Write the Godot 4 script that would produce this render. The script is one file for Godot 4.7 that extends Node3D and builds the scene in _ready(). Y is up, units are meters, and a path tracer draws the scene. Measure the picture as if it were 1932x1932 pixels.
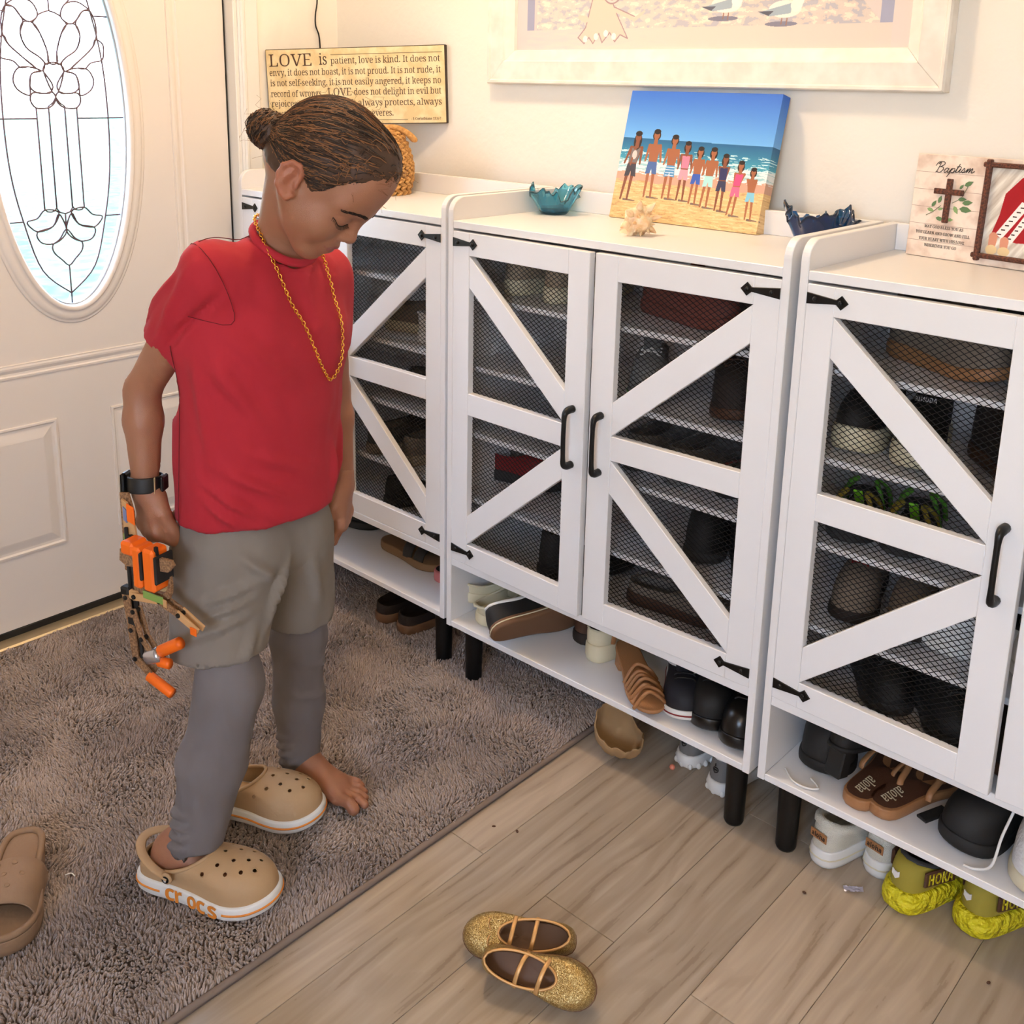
extends Node3D
# A family entryway: front door with a leaded oval light, shoe cabinets, a child looking down.
# World: y up, metres. Back wall faces +z at z = -0.41; the cabinets' fronts stand near z = 0; the front door is in the wall x = -1.275.

var taken := {}
var mats := {}
var texs := {}
var rng := RandomNumberGenerator.new()
var serif := SystemFont.new()
var sans := SystemFont.new()

# ------------------------------------------------------------------ mesh builder
class Bld:
	var v := PackedVector3Array()
	var n := PackedVector3Array()
	var uv := PackedVector2Array()
	var c := PackedColorArray()
	var ix := PackedInt32Array()
	var t := Transform3D()
	var use_c := false
	var cc := Color.WHITE

	func put(p: Vector3, q := Vector2.ZERO) -> int:
		v.append(t * p)
		n.append(Vector3.ZERO)
		uv.append(q)
		if use_c:
			c.append(cc)
		return v.size() - 1

	# corners anticlockwise as seen from outside
	func tri(a: Vector3, b: Vector3, d: Vector3) -> void:
		var i := put(a)
		put(b)
		put(d)
		ix.append_array([i, i + 2, i + 1])
		var m := (v[i + 1] - v[i]).cross(v[i + 2] - v[i]).normalized()
		n[i] = m
		n[i + 1] = m
		n[i + 2] = m

	func quad(a: Vector3, b: Vector3, d: Vector3, e: Vector3, r := Rect2(0, 0, 1, 1)) -> void:
		var i := put(a, Vector2(r.position.x, r.end.y))
		put(b, Vector2(r.end.x, r.end.y))
		put(d, Vector2(r.end.x, r.position.y))
		put(e, Vector2(r.position.x, r.position.y))
		ix.append_array([i, i + 2, i + 1, i, i + 3, i + 2])
		var m := (v[i + 2] - v[i]).cross(v[i + 3] - v[i + 1]).normalized()
		for k in 4:
			n[i + k] = m

	# turns a patch that was added from vertex v0 / index i0 on outwards and smooths it
	func smooth(v0: int, i0: int, orient := true) -> void:
		if orient:
			var mid := Vector3.ZERO
			for k in range(v0, v.size()):
				mid += v[k]
			mid /= maxf(1.0, float(v.size() - v0))
			var vol := 0.0
			for k in range(i0, ix.size(), 3):
				vol += (v[ix[k]] - mid).dot((v[ix[k + 1]] - mid).cross(v[ix[k + 2]] - mid))
			if vol > 0.0:
				for k in range(i0, ix.size(), 3):
					var h := ix[k + 1]
					ix[k + 1] = ix[k + 2]
					ix[k + 2] = h
		for k in range(v0, v.size()):
			n[k] = Vector3.ZERO
		for k in range(i0, ix.size(), 3):
			var a := ix[k]
			var b := ix[k + 1]
			var d := ix[k + 2]
			var m := (v[d] - v[a]).cross(v[b] - v[a])
			n[a] += m
			n[b] += m
			n[d] += m
		for k in range(v0, v.size()):
			n[k] = n[k].normalized() if n[k].length_squared() > 1e-30 else Vector3.UP

	# rows of equal length; smooth surface
	func grid(rows: Array, close_u := false, close_v := false, orient := true, caps := false) -> void:
		var v0 := v.size()
		var i0 := ix.size()
		var nr := rows.size()
		var nc: int = rows[0].size()
		for r in nr:
			for k in nc:
				put(rows[r][k], Vector2(float(k) / maxf(1, nc - 1), float(r) / maxf(1, nr - 1)))
		for r in (nr if close_v else nr - 1):
			var r2 := (r + 1) % nr
			for k in (nc if close_u else nc - 1):
				var k2 := (k + 1) % nc
				var a := v0 + r * nc + k
				var b := v0 + r * nc + k2
				var d := v0 + r2 * nc + k2
				var e := v0 + r2 * nc + k
				ix.append_array([a, b, d, a, d, e])
		if caps:
			for r: int in [0, nr - 1]:
				var mid := Vector3.ZERO
				for k in nc:
					mid += rows[r][k]
				var m := put(mid / nc)
				for k in nc:
					var a := v0 + r * nc + k
					var b := v0 + r * nc + (k + 1) % nc
					if r == 0:
						ix.append_array([m, b, a])
					else:
						ix.append_array([m, a, b])
		smooth(v0, i0, orient)

	func tube(path: PackedVector3Array, rad: float, sides := 6, closed := false, flat := 1.0, rads := PackedFloat32Array()) -> void:
		var rows := []
		var m := path.size()
		var side := Vector3.ZERO
		for k in m:
			var d := (path[(k + 1) % m] - path[(k - 1 + m) % m]) if closed else (path[mini(k + 1, m - 1)] - path[maxi(k - 1, 0)])
			d = d.normalized()
			if side == Vector3.ZERO:
				side = d.cross(Vector3.UP if absf(d.y) < 0.9 else Vector3.RIGHT).normalized()
			side = (side - d * side.dot(d)).normalized()
			var up := d.cross(side)
			var row := PackedVector3Array()
			var r := rads[k] if rads.size() else rad
			for s in sides:
				var a := TAU * s / sides
				row.append(path[k] + side * cos(a) * r + up * sin(a) * r * flat)
			rows.append(row)
		grid(rows, true, closed, true, not closed)

	# profile: (radius, height) pairs turned about +y
	func lathe(profile: PackedVector2Array, sides := 24) -> void:
		var rows := []
		for p in profile:
			var row := PackedVector3Array()
			for s in sides:
				var a := TAU * s / sides
				row.append(Vector3(cos(a) * p.x, p.y, sin(a) * p.x))
			rows.append(row)
		grid(rows, true, false, true)

	func ball(at: Vector3, r: Vector3, su := 14, sv := 9) -> void:
		var rows := []
		for k in sv + 1:
			var p := PI * k / sv - PI / 2
			var row := PackedVector3Array()
			for s in su:
				var a := TAU * s / su
				row.append(at + Vector3(cos(a) * cos(p) * r.x, sin(p) * r.y, sin(a) * cos(p) * r.z))
			rows.append(row)
		grid(rows, true, false, true)

	# chamfered box
	func box(at: Vector3, size: Vector3, ch := 0.0015) -> void:
		var h := size / 2
		var e := minf(ch, minf(h.x, minf(h.y, h.z)) * 0.8)
		if e <= 0.0:
			e = 0.00001
		for ax in 3:
			var u := (ax + 1) % 3
			var w := (ax + 2) % 3
			for s: float in [-1.0, 1.0]:
				var q := []
				for k: Vector2 in [Vector2(-1, -1), Vector2(1, -1), Vector2(1, 1), Vector2(-1, 1)]:
					var p := Vector3.ZERO
					p[ax] = s * h[ax]
					p[u] = k.x * (h[u] - e) * s
					p[w] = k.y * (h[w] - e)
					q.append(at + p)
				quad(q[0], q[1], q[2], q[3])
			for su: float in [-1.0, 1.0]:
				for sw: float in [-1.0, 1.0]:
					var a := Vector3.ZERO
					a[u] = su * h[u]
					a[w] = sw * (h[w] - e)
					var b := Vector3.ZERO
					b[u] = su * (h[u] - e)
					b[w] = sw * h[w]
					var lo := Vector3.ZERO
					lo[ax] = -(h[ax] - e)
					var hi := -lo
					if su * sw > 0:
						quad(at + a + lo, at + b + lo, at + b + hi, at + a + hi)
					else:
						quad(at + b + lo, at + a + lo, at + a + hi, at + b + hi)
		for sx: float in [-1.0, 1.0]:
			for sy: float in [-1.0, 1.0]:
				for sz: float in [-1.0, 1.0]:
					var a := at + Vector3(sx * h.x, sy * (h.y - e), sz * (h.z - e))
					var b := at + Vector3(sx * (h.x - e), sy * h.y, sz * (h.z - e))
					var d := at + Vector3(sx * (h.x - e), sy * (h.y - e), sz * h.z)
					if sx * sy * sz > 0:
						tri(a, b, d)
					else:
						tri(a, d, b)

	# outline (anticlockwise in xy) pushed along z from z0 to z1, front edge chamfered
	func prism(outline: PackedVector2Array, z0: float, z1: float, ch := 0.001) -> void:
		var o := outline
		if Geometry2D.is_polygon_clockwise(o):
			o = o.duplicate()
			o.reverse()
		var m := o.size()
		var inn := PackedVector2Array()
		for k in m:
			var d0 := (o[k] - o[(k - 1 + m) % m]).normalized()
			var d1 := (o[(k + 1) % m] - o[k]).normalized()
			var nn := (Vector2(-d0.y, d0.x) + Vector2(-d1.y, d1.x))
			nn = nn / maxf(0.35, nn.length_squared()) * 2.0
			inn.append(o[k] + nn * ch)
		var ids := Geometry2D.triangulate_polygon(o)
		for k in range(0, ids.size(), 3):
			var a := o[ids[k]]
			var b := o[ids[k + 1]]
			var d := o[ids[k + 2]]
			if (b - a).cross(d - a) < 0.0:
				var h := b
				b = d
				d = h
			tri(Vector3(a.x, a.y, z0), Vector3(d.x, d.y, z0), Vector3(b.x, b.y, z0))
		var idf := Geometry2D.triangulate_polygon(inn)
		if idf.is_empty():
			inn = o
			idf = ids
		for k in range(0, idf.size(), 3):
			var a := inn[idf[k]]
			var b := inn[idf[k + 1]]
			var d := inn[idf[k + 2]]
			if (b - a).cross(d - a) < 0.0:
				var h := b
				b = d
				d = h
			tri(Vector3(a.x, a.y, z1), Vector3(b.x, b.y, z1), Vector3(d.x, d.y, z1))
		for k in m:
			var a := o[k]
			var b := o[(k + 1) % m]
			var ia := inn[k]
			var ib := inn[(k + 1) % m]
			quad(Vector3(a.x, a.y, z0), Vector3(b.x, b.y, z0), Vector3(b.x, b.y, z1 - ch), Vector3(a.x, a.y, z1 - ch))
			quad(Vector3(a.x, a.y, z1 - ch), Vector3(b.x, b.y, z1 - ch), Vector3(ib.x, ib.y, z1), Vector3(ia.x, ia.y, z1))

	func mesh() -> ArrayMesh:
		var a := []
		a.resize(Mesh.ARRAY_MAX)
		a[Mesh.ARRAY_VERTEX] = v
		a[Mesh.ARRAY_NORMAL] = n
		a[Mesh.ARRAY_TEX_UV] = uv
		if use_c:
			a[Mesh.ARRAY_COLOR] = c
		a[Mesh.ARRAY_INDEX] = ix
		var m := ArrayMesh.new()
		m.add_surface_from_arrays(Mesh.PRIMITIVE_TRIANGLES, a)
		return m


func B(t := Transform3D()) -> Bld:
	var b := Bld.new()
	b.t = t
	return b


func numbered(s: String) -> String:
	if not taken.has(s):
		taken[s] = 0
		return s
	taken[s] += 1
	return "%s_%03d" % [s, taken[s]]


func tag(o: Node3D, label: String, category: String, group := "") -> Node3D:
	if label:
		o.set_meta("label", label)
	if category:
		o.set_meta("category", category)
	if group:
		o.set_meta("group", group)
	return o


func thing(called: String, label: String, category: String, at := Vector3.ZERO, turn := 0.0, group := "") -> Node3D:
	var o := Node3D.new()
	o.name = numbered(called)
	add_child(o)
	o.position = at
	o.rotation.y = turn
	tag(o, label, category, group)
	return o


func obj(called: String, b: Variant, m: Material, parent: Node3D = null, label := "") -> MeshInstance3D:
	var o := MeshInstance3D.new()
	o.mesh = b.mesh() if b is Bld else b
	o.material_override = m
	o.name = numbered(called) if parent == null else called
	if parent == null:
		add_child(o)
	else:
		parent.add_child(o, true)
	if label:
		o.set_meta("label", label)
	return o


func struct(called: String, b: Variant, m: Material) -> MeshInstance3D:
	var o := obj(called, b, m)
	o.set_meta("kind", "structure")
	return o


func stuff(o: Node3D) -> Node3D:
	o.set_meta("kind", "stuff")
	return o


func dup(root: Node3D, label: String) -> Node3D:
	var r: Node3D = root.duplicate()
	r.name = numbered(str(root.name).rstrip("0123456789").rstrip("_"))
	add_child(r)
	r.set_meta("label", label)
	return r


# ------------------------------------------------------------------ materials
func noise_tex(id: String, freq: float, octaves := 3, as_normal := false, strength := 4.0, kind := FastNoiseLite.TYPE_SIMPLEX_SMOOTH, size := 256, ramp: Gradient = null) -> NoiseTexture2D:
	if texs.has(id):
		return texs[id]
	var f := FastNoiseLite.new()
	f.seed = hash(id) % 10000
	f.noise_type = kind
	f.frequency = freq
	f.fractal_octaves = octaves
	var t := NoiseTexture2D.new()
	t.width = size
	t.height = size
	t.seamless = true
	t.noise = f
	t.as_normal_map = as_normal
	t.bump_strength = strength
	if ramp:
		t.color_ramp = ramp
	texs[id] = t
	return t


func ramp(cols: Array, offs: Array) -> Gradient:
	var g := Gradient.new()
	g.colors = PackedColorArray(cols)
	g.offsets = PackedFloat32Array(offs)
	return g


# plain material; relief: [texture, scale of the pattern per metre, height in cm]
func mat(id: String, color: Color, rough := 0.6, metal := 0.0, relief := [], sheen := 0.0) -> StandardMaterial3D:
	if mats.has(id):
		return mats[id]
	var m := StandardMaterial3D.new()
	m.resource_name = id
	m.albedo_color = color
	m.roughness = rough
	m.metallic = metal
	if relief.size():
		m.uv1_triplanar = true
		m.uv1_world_triplanar = false
		m.uv1_scale = Vector3.ONE * float(relief[1])
		m.heightmap_enabled = true
		m.heightmap_texture = relief[0]
		m.heightmap_scale = relief[2]
	if sheen > 0.0:
		m.rim_enabled = true
		m.rim = sheen
		m.rim_tint = 0.6
	mats[id] = m
	return m


# as mat(), with the colour coming from a mottled texture
func mottled(id: String, tex: Texture2D, scale: float, rough := 0.8, relief := [], sheen := 0.0) -> StandardMaterial3D:
	var m := mat(id, Color.WHITE, rough, 0.0, relief, sheen)
	m.albedo_texture = tex
	m.uv1_triplanar = true
	if relief.is_empty():
		m.uv1_scale = Vector3.ONE * scale
	return m


func picture(id: String, im: Image, rough := 0.5) -> StandardMaterial3D:
	var m := StandardMaterial3D.new()
	m.resource_name = id
	m.albedo_texture = ImageTexture.create_from_image(im)
	m.roughness = rough
	m.texture_repeat = false
	mats[id] = m
	return m


# one line of raised print: at = frame whose origin is the left end of the baseline; fitted to a width when one is given
func letters(words: String, size: float, m: Material, parent: Node3D, at: Transform3D, width := 0.0, bold := false, with_sans := false, called := "lettering") -> MeshInstance3D:
	var tm := TextMesh.new()
	var f := SystemFont.new()
	f.font_names = PackedStringArray(["Droid Sans" if with_sans else "Droid Serif"])
	f.font_weight = 700 if bold else 400
	tm.font = f
	tm.text = words
	tm.font_size = 48
	tm.pixel_size = size / 48.0
	tm.depth = 0.0005
	tm.curve_step = 1.5
	tm.horizontal_alignment = HORIZONTAL_ALIGNMENT_LEFT
	tm.vertical_alignment = VERTICAL_ALIGNMENT_TOP
	var box := tm.get_aabb()
	var sx := width / box.size.x if width > 0.0 else 1.0
	var asc := f.get_ascent(48) * size / 48.0
	var o := obj(called, tm, m, parent)
	o.transform = at * Transform3D(Basis.from_scale(V(sx, 1, 1)), V(-box.position.x * sx, asc, 0))
	return o


func V(x: float, y: float, z: float) -> Vector3:
	return Vector3(x, y, z)


func spline(pts: PackedVector3Array, steps: int, closed := false) -> PackedVector3Array:
	var out := PackedVector3Array()
	var m := pts.size()
	for k in (m if closed else m - 1):
		var p0 := pts[(k - 1 + m) % m] if closed else pts[maxi(k - 1, 0)]
		var p1 := pts[k]
		var p2 := pts[(k + 1) % m]
		var p3 := pts[(k + 2) % m] if closed else pts[mini(k + 2, m - 1)]
		for s in steps:
			out.append(p1.cubic_interpolate(p2, p0, p3, float(s) / steps))
	if not closed:
		out.append(pts[m - 1])
	return out


func spline2(pts: Array, steps: int, closed := false) -> PackedVector2Array:
	var q := PackedVector3Array()
	for p: Vector2 in pts:
		q.append(Vector3(p.x, p.y, 0))
	var out := PackedVector2Array()
	for p in spline(q, steps, closed):
		out.append(Vector2(p.x, p.y))
	return out


# ------------------------------------------------------------------ smooth bodies: distance fields meshed as surface nets
# a primitive is 20 numbers: kind (0 tapered capsule, 1 ellipsoid, 2 half-space), op (0 join, 1 cut away, 2 keep inside), blend, then its shape
func cap(a: Vector3, b: Vector3, ra: float, rb: float, k := 0.02, op := 0) -> PackedFloat32Array:
	return PackedFloat32Array([0, op, k, a.x, a.y, a.z, b.x - a.x, b.y - a.y, b.z - a.z, ra, rb, maxf((b - a).length_squared(), 1e-9), 0, 0, 0, 0, 0, 0, 0, 0])


func ell(c: Vector3, r: Vector3, basis := Basis(), k := 0.02, op := 0) -> PackedFloat32Array:
	return PackedFloat32Array([1, op, k, c.x, c.y, c.z, basis.x.x / r.x, basis.x.y / r.x, basis.x.z / r.x, basis.y.x / r.y, basis.y.y / r.y, basis.y.z / r.y, basis.z.x / r.z, basis.z.y / r.z, basis.z.z / r.z, minf(r.x, minf(r.y, r.z)), maxf(r.x, maxf(r.y, r.z)), 0, 0, 0])


# keeps the side that n points away from
func half(p: Vector3, n: Vector3, k := 0.002) -> PackedFloat32Array:
	n = n.normalized()
	return PackedFloat32Array([2, 2, k, n.x, n.y, n.z, n.dot(p), 0, 0, 0, 0, 0, 0, 0, 0, 0, 0, 0, 0, 0])


func field(g: PackedFloat32Array, x: float, y: float, z: float) -> float:
	var d := 1e3
	var o := 0
	var top := g.size()
	while o < top:
		var q: float
		var kind := g[o]
		if kind == 0.0:
			var px := x - g[o + 3]
			var py := y - g[o + 4]
			var pz := z - g[o + 5]
			var t := clampf((px * g[o + 6] + py * g[o + 7] + pz * g[o + 8]) / g[o + 11], 0.0, 1.0)
			px -= g[o + 6] * t
			py -= g[o + 7] * t
			pz -= g[o + 8] * t
			q = sqrt(px * px + py * py + pz * pz) - (g[o + 9] + (g[o + 10] - g[o + 9]) * t)
		elif kind == 1.0:
			var px := x - g[o + 3]
			var py := y - g[o + 4]
			var pz := z - g[o + 5]
			var ax := g[o + 6] * px + g[o + 7] * py + g[o + 8] * pz
			var ay := g[o + 9] * px + g[o + 10] * py + g[o + 11] * pz
			var az := g[o + 12] * px + g[o + 13] * py + g[o + 14] * pz
			var k0 := sqrt(ax * ax + ay * ay + az * az)
			# length of the gradient of k0
			var gx := ax * g[o + 6] + ay * g[o + 9] + az * g[o + 12]
			var gy := ax * g[o + 7] + ay * g[o + 10] + az * g[o + 13]
			var gz := ax * g[o + 8] + ay * g[o + 11] + az * g[o + 14]
			var k1 := sqrt(gx * gx + gy * gy + gz * gz)
			q = k0 * (k0 - 1.0) / k1 if k1 > 1e-6 else -g[o + 15]
		else:
			q = g[o + 3] * x + g[o + 4] * y + g[o + 5] * z - g[o + 6]
		var k := g[o + 2]
		var op := g[o + 1]
		if op == 0.0:
			var h := k - absf(d - q)
			d = minf(d, q) - (h * h * 0.25 / k if h > 0.0 else 0.0)
		elif op == 1.0:
			q = -q
			var h := k - absf(d - q)
			d = maxf(d, q) + (h * h * 0.25 / k if h > 0.0 else 0.0)
		else:
			var h := k - absf(d - q)
			d = maxf(d, q) + (h * h * 0.25 / k if h > 0.0 else 0.0)
		o += 20
	return d


func sdf_into(b: Bld, prims: Array, cell: float, lo := Vector3.INF, hi := -Vector3.INF) -> void:
	if lo == Vector3.INF:
		for p: PackedFloat32Array in prims:
			if p[1] != 0.0:
				continue
			if p[0] == 0.0:
				var r := maxf(p[9], p[10]) + cell * 2
				for e: Vector3 in [V(p[3], p[4], p[5]), V(p[3] + p[6], p[4] + p[7], p[5] + p[8])]:
					lo = lo.min(e - V(r, r, r))
					hi = hi.max(e + V(r, r, r))
			else:
				var r := p[16] + cell * 2
				lo = lo.min(V(p[3] - r, p[4] - r, p[5] - r))
				hi = hi.max(V(p[3] + r, p[4] + r, p[5] + r))
	var S := 4
	var bs := cell * S
	var nb := ((hi - lo) / bs).ceil()
	var nx := int(nb.x)
	var ny := int(nb.y)
	var nz := int(nb.z)
	var all := PackedFloat32Array()
	for p: PackedFloat32Array in prims:
		all.append_array(p)
	var cells := {}
	var edges := PackedInt32Array()
	var sx := nx * S + 2
	var sy := ny * S + 2
	var v0 := b.v.size()
	var i0 := b.ix.size()
	var val := PackedFloat32Array()
	val.resize(125)
	var reach := bs * 0.87
	var singles := []
	for p: PackedFloat32Array in prims:
		var q: PackedFloat32Array = p.duplicate()
		q[1] = 0.0
		singles.append(q)
	# blocks of 4 cells inside big blocks of 4 blocks, each with only the primitives that matter to it
	var todo := []
	var big := 4
	for z in ceili(float(nz) / big):
		for y in ceili(float(ny) / big):
			for x in ceili(float(nx) / big):
				var c := lo + V(x + 0.5, y + 0.5, z + 0.5) * bs * big
				var ids := pick(prims, singles, range(prims.size()), all, c, reach * big)
				if ids.size():
					todo.append([x, y, z, ids])
	for job: Array in todo:
		var part := PackedFloat32Array()
		for k: int in job[3]:
			part.append_array(prims[k])
		for sub in big * big * big:
			var bx: int = job[0] * big + sub % big
			var by: int = job[1] * big + (sub / big) % big
			var bz: int = job[2] * big + sub / (big * big)
			if bx >= nx or by >= ny or bz >= nz:
				continue
			if true:
				var c := lo + V(bx + 0.5, by + 0.5, bz + 0.5) * bs
				var ids := pick(prims, singles, job[3], part, c, reach)
				if ids.is_empty():
					continue
				var near := PackedFloat32Array()
				for k: int in ids:
					near.append_array(prims[k])
				var n := 0
				var any_in := false
				var any_out := false
				for k in 5:
					var z := lo.z + (bz * S + k) * cell
					for j in 5:
						var y := lo.y + (by * S + j) * cell
						for i in 5:
							var d := field(near, lo.x + (bx * S + i) * cell, y, z)
							val[n] = d
							n += 1
							if d < 0.0:
								any_in = true
							else:
								any_out = true
				if not (any_in and any_out):
					continue
				for k in 4:
					for j in 4:
						for i in 4:
							var at := i + 5 * j + 25 * k
							var s0 := val[at] < 0.0
							var gi := bx * S + i
							var gj := by * S + j
							var gk := bz * S + k
							var key := gi + sx * (gj + sy * gk)
							if s0 != (val[at + 1] < 0.0):
								edges.append_array([key, 0, int(s0)])
							if s0 != (val[at + 5] < 0.0):
								edges.append_array([key, 1, int(s0)])
							if s0 != (val[at + 25] < 0.0):
								edges.append_array([key, 2, int(s0)])
							# the cell's vertex: mean of the crossings on its twelve edges
							var sum := Vector3.ZERO
							var cnt := 0
							for e in 12:
								var e0: int = EDGE_A[e]
								var e1: int = EDGE_B[e]
								var o0 := at + (e0 & 1) + 5 * ((e0 >> 1) & 1) + 25 * (e0 >> 2)
								var o1 := at + (e1 & 1) + 5 * ((e1 >> 1) & 1) + 25 * (e1 >> 2)
								var d0 := val[o0]
								var d1 := val[o1]
								if (d0 < 0.0) != (d1 < 0.0):
									var f := d0 / (d0 - d1)
									var p0 := V(e0 & 1, (e0 >> 1) & 1, e0 >> 2)
									var p1 := V(e1 & 1, (e1 >> 1) & 1, e1 >> 2)
									sum += p0.lerp(p1, f)
									cnt += 1
							if cnt:
								cells[key] = b.put(lo + (V(gi, gj, gk) + sum / cnt) * cell)
	var dx := 1
	var dy := sx
	var dz := sx * sy
	for e in range(0, edges.size(), 3):
		var key := edges[e]
		var u: int
		var w: int
		match edges[e + 1]:
			0:
				u = dy
				w = dz
			1:
				u = dz
				w = dx
			_:
				u = dx
				w = dy
		var a: int = cells.get(key - u - w, -1)
		var bb: int = cells.get(key - w, -1)
		var cc: int = cells.get(key, -1)
		var dd: int = cells.get(key - u, -1)
		if a < 0 or bb < 0 or cc < 0 or dd < 0:
			continue
		if edges[e + 2] == 1:
			b.ix.append_array([a, cc, bb, a, dd, cc])
		else:
			b.ix.append_array([a, bb, cc, a, cc, dd])
	b.smooth(v0, i0, false)


# the primitives that can matter within reach of c; none if the surface cannot pass there
func pick(prims: Array, singles: Array, among: Array, whole: PackedFloat32Array, c: Vector3, reach: float) -> Array:
	var dc := field(whole, c.x, c.y, c.z)
	if absf(dc) > reach * 1.5 + 0.006:
		return []
	var ids := []
	for k: int in among:
		var p: PackedFloat32Array = prims[k]
		if p[0] == 2.0 or field(singles[k], c.x, c.y, c.z) < reach * (2.0 if p[1] == 0.0 else 1.2) + p[2] + (maxf(dc, 0.0) if p[1] == 0.0 else 0.0) + 0.003:
			ids.append(k)
	return ids


const EDGE_A := [0, 2, 4, 6, 0, 1, 4, 5, 0, 1, 2, 3]
const EDGE_B := [1, 3, 5, 7, 2, 3, 6, 7, 4, 5, 6, 7]


# cloth folds: ridges along segments [from, to, width, height] and a grain of noise, pushed along the normals
func folds(b: Bld, v0: int, i0: int, ridges: Array, noise: FastNoiseLite, amp: float, squeeze := Vector3.ONE) -> void:
	for k in range(v0, b.v.size()):
		var p := b.v[k]
		var h := noise.get_noise_3dv(p * squeeze) * amp
		for r: Array in ridges:
			var a: Vector3 = r[0]
			var d: Vector3 = (r[1] as Vector3) - a
			var t := clampf((p - a).dot(d) / d.length_squared(), 0.0, 1.0)
			var e := p - a - d * t
			e -= b.n[k] * e.dot(b.n[k]) * 0.92
			var q: float = e.length_squared() / (r[2] * r[2])
			if q < 5.0:
				h += r[3] * (1.0 - q * 0.8) * exp(-q * 1.1) * sin(PI * clampf(t * 0.9 + 0.05, 0.0, 1.0))
		b.v[k] = p + b.n[k] * h
	b.smooth(v0, i0, false)


func _ready() -> void:
	# ---- camera: a 26 mm phone lens, the lower part of an upright frame (lens axis above the middle)
	var cam := Camera3D.new()
	cam.name = "camera"
	add_child(cam)
	cam.transform = Transform3D(Basis.from_euler(Vector3(-0.2407, 0.7323, 0.0202), EULER_ORDER_YXZ), V(1.2012, 1.3849, 1.5709))
	cam.projection = Camera3D.PROJECTION_FRUSTUM
	cam.near = 0.05
	cam.far = 100.0
	cam.size = 0.05 * 1932.0 / 1985.8
	cam.frustum_offset = Vector2(0, -0.05 * 322.0 / 1985.8)
	cam.current = true
	# ---- sky and exposure
	var env := Environment.new()
	var sky_m := ProceduralSkyMaterial.new()
	sky_m.sky_top_color = Color(0.62, 0.76, 0.95)
	sky_m.sky_horizon_color = Color(0.9, 0.95, 1.0)
	sky_m.ground_bottom_color = Color(0.5, 0.52, 0.48)
	sky_m.ground_horizon_color = Color(0.78, 0.82, 0.82)
	sky_m.sky_energy_multiplier = 3.6
	sky_m.ground_energy_multiplier = 3.0
	sky_m.sky_curve = 0.2
	var sk := Sky.new()
	sk.sky_material = sky_m
	env.background_mode = Environment.BG_SKY
	env.sky = sk
	env.tonemap_mode = Environment.TONE_MAPPER_LINEAR
	env.tonemap_exposure = 1.08
	env.sdfgi_enabled = true
	env.ssao_enabled = true
	env.ssil_enabled = true
	var we := WorldEnvironment.new()
	we.name = "world_environment"
	we.environment = env
	add_child(we)
	# ---- daylight through the big window of the next room, behind the camera
	var day := AreaLight3D.new()
	day.name = "window_daylight"
	add_child(day)
	day.transform = Transform3D(Basis.from_euler(Vector3(0, 0, 0)), V(1.6, 1.5, 3.28))
	day.area_size = Vector2(1.2, 1.05)
	day.area_normalize_energy = true
	day.light_color = Color(0.86, 0.93, 1.0)
	day.light_energy = 1.2
	day.area_range = 12.0
	day.shadow_enabled = true
	serif.font_names = PackedStringArray(["Droid Serif"])
	sans.font_names = PackedStringArray(["Droid Sans"])
	build_room()
	build_floor()
	build_front_door()
	build_ceiling_lamps()
	build_cabinets()
	build_all_things()


# ------------------------------------------------------------------ the room
const WALL_X := -1.275
const WALL_Z := -0.41
const CEIL := 2.44
const FAR_X := 2.9
const FAR_Z := 3.3
const DOOR_Z := 0.3995
const DOOR_X := -1.31


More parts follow.
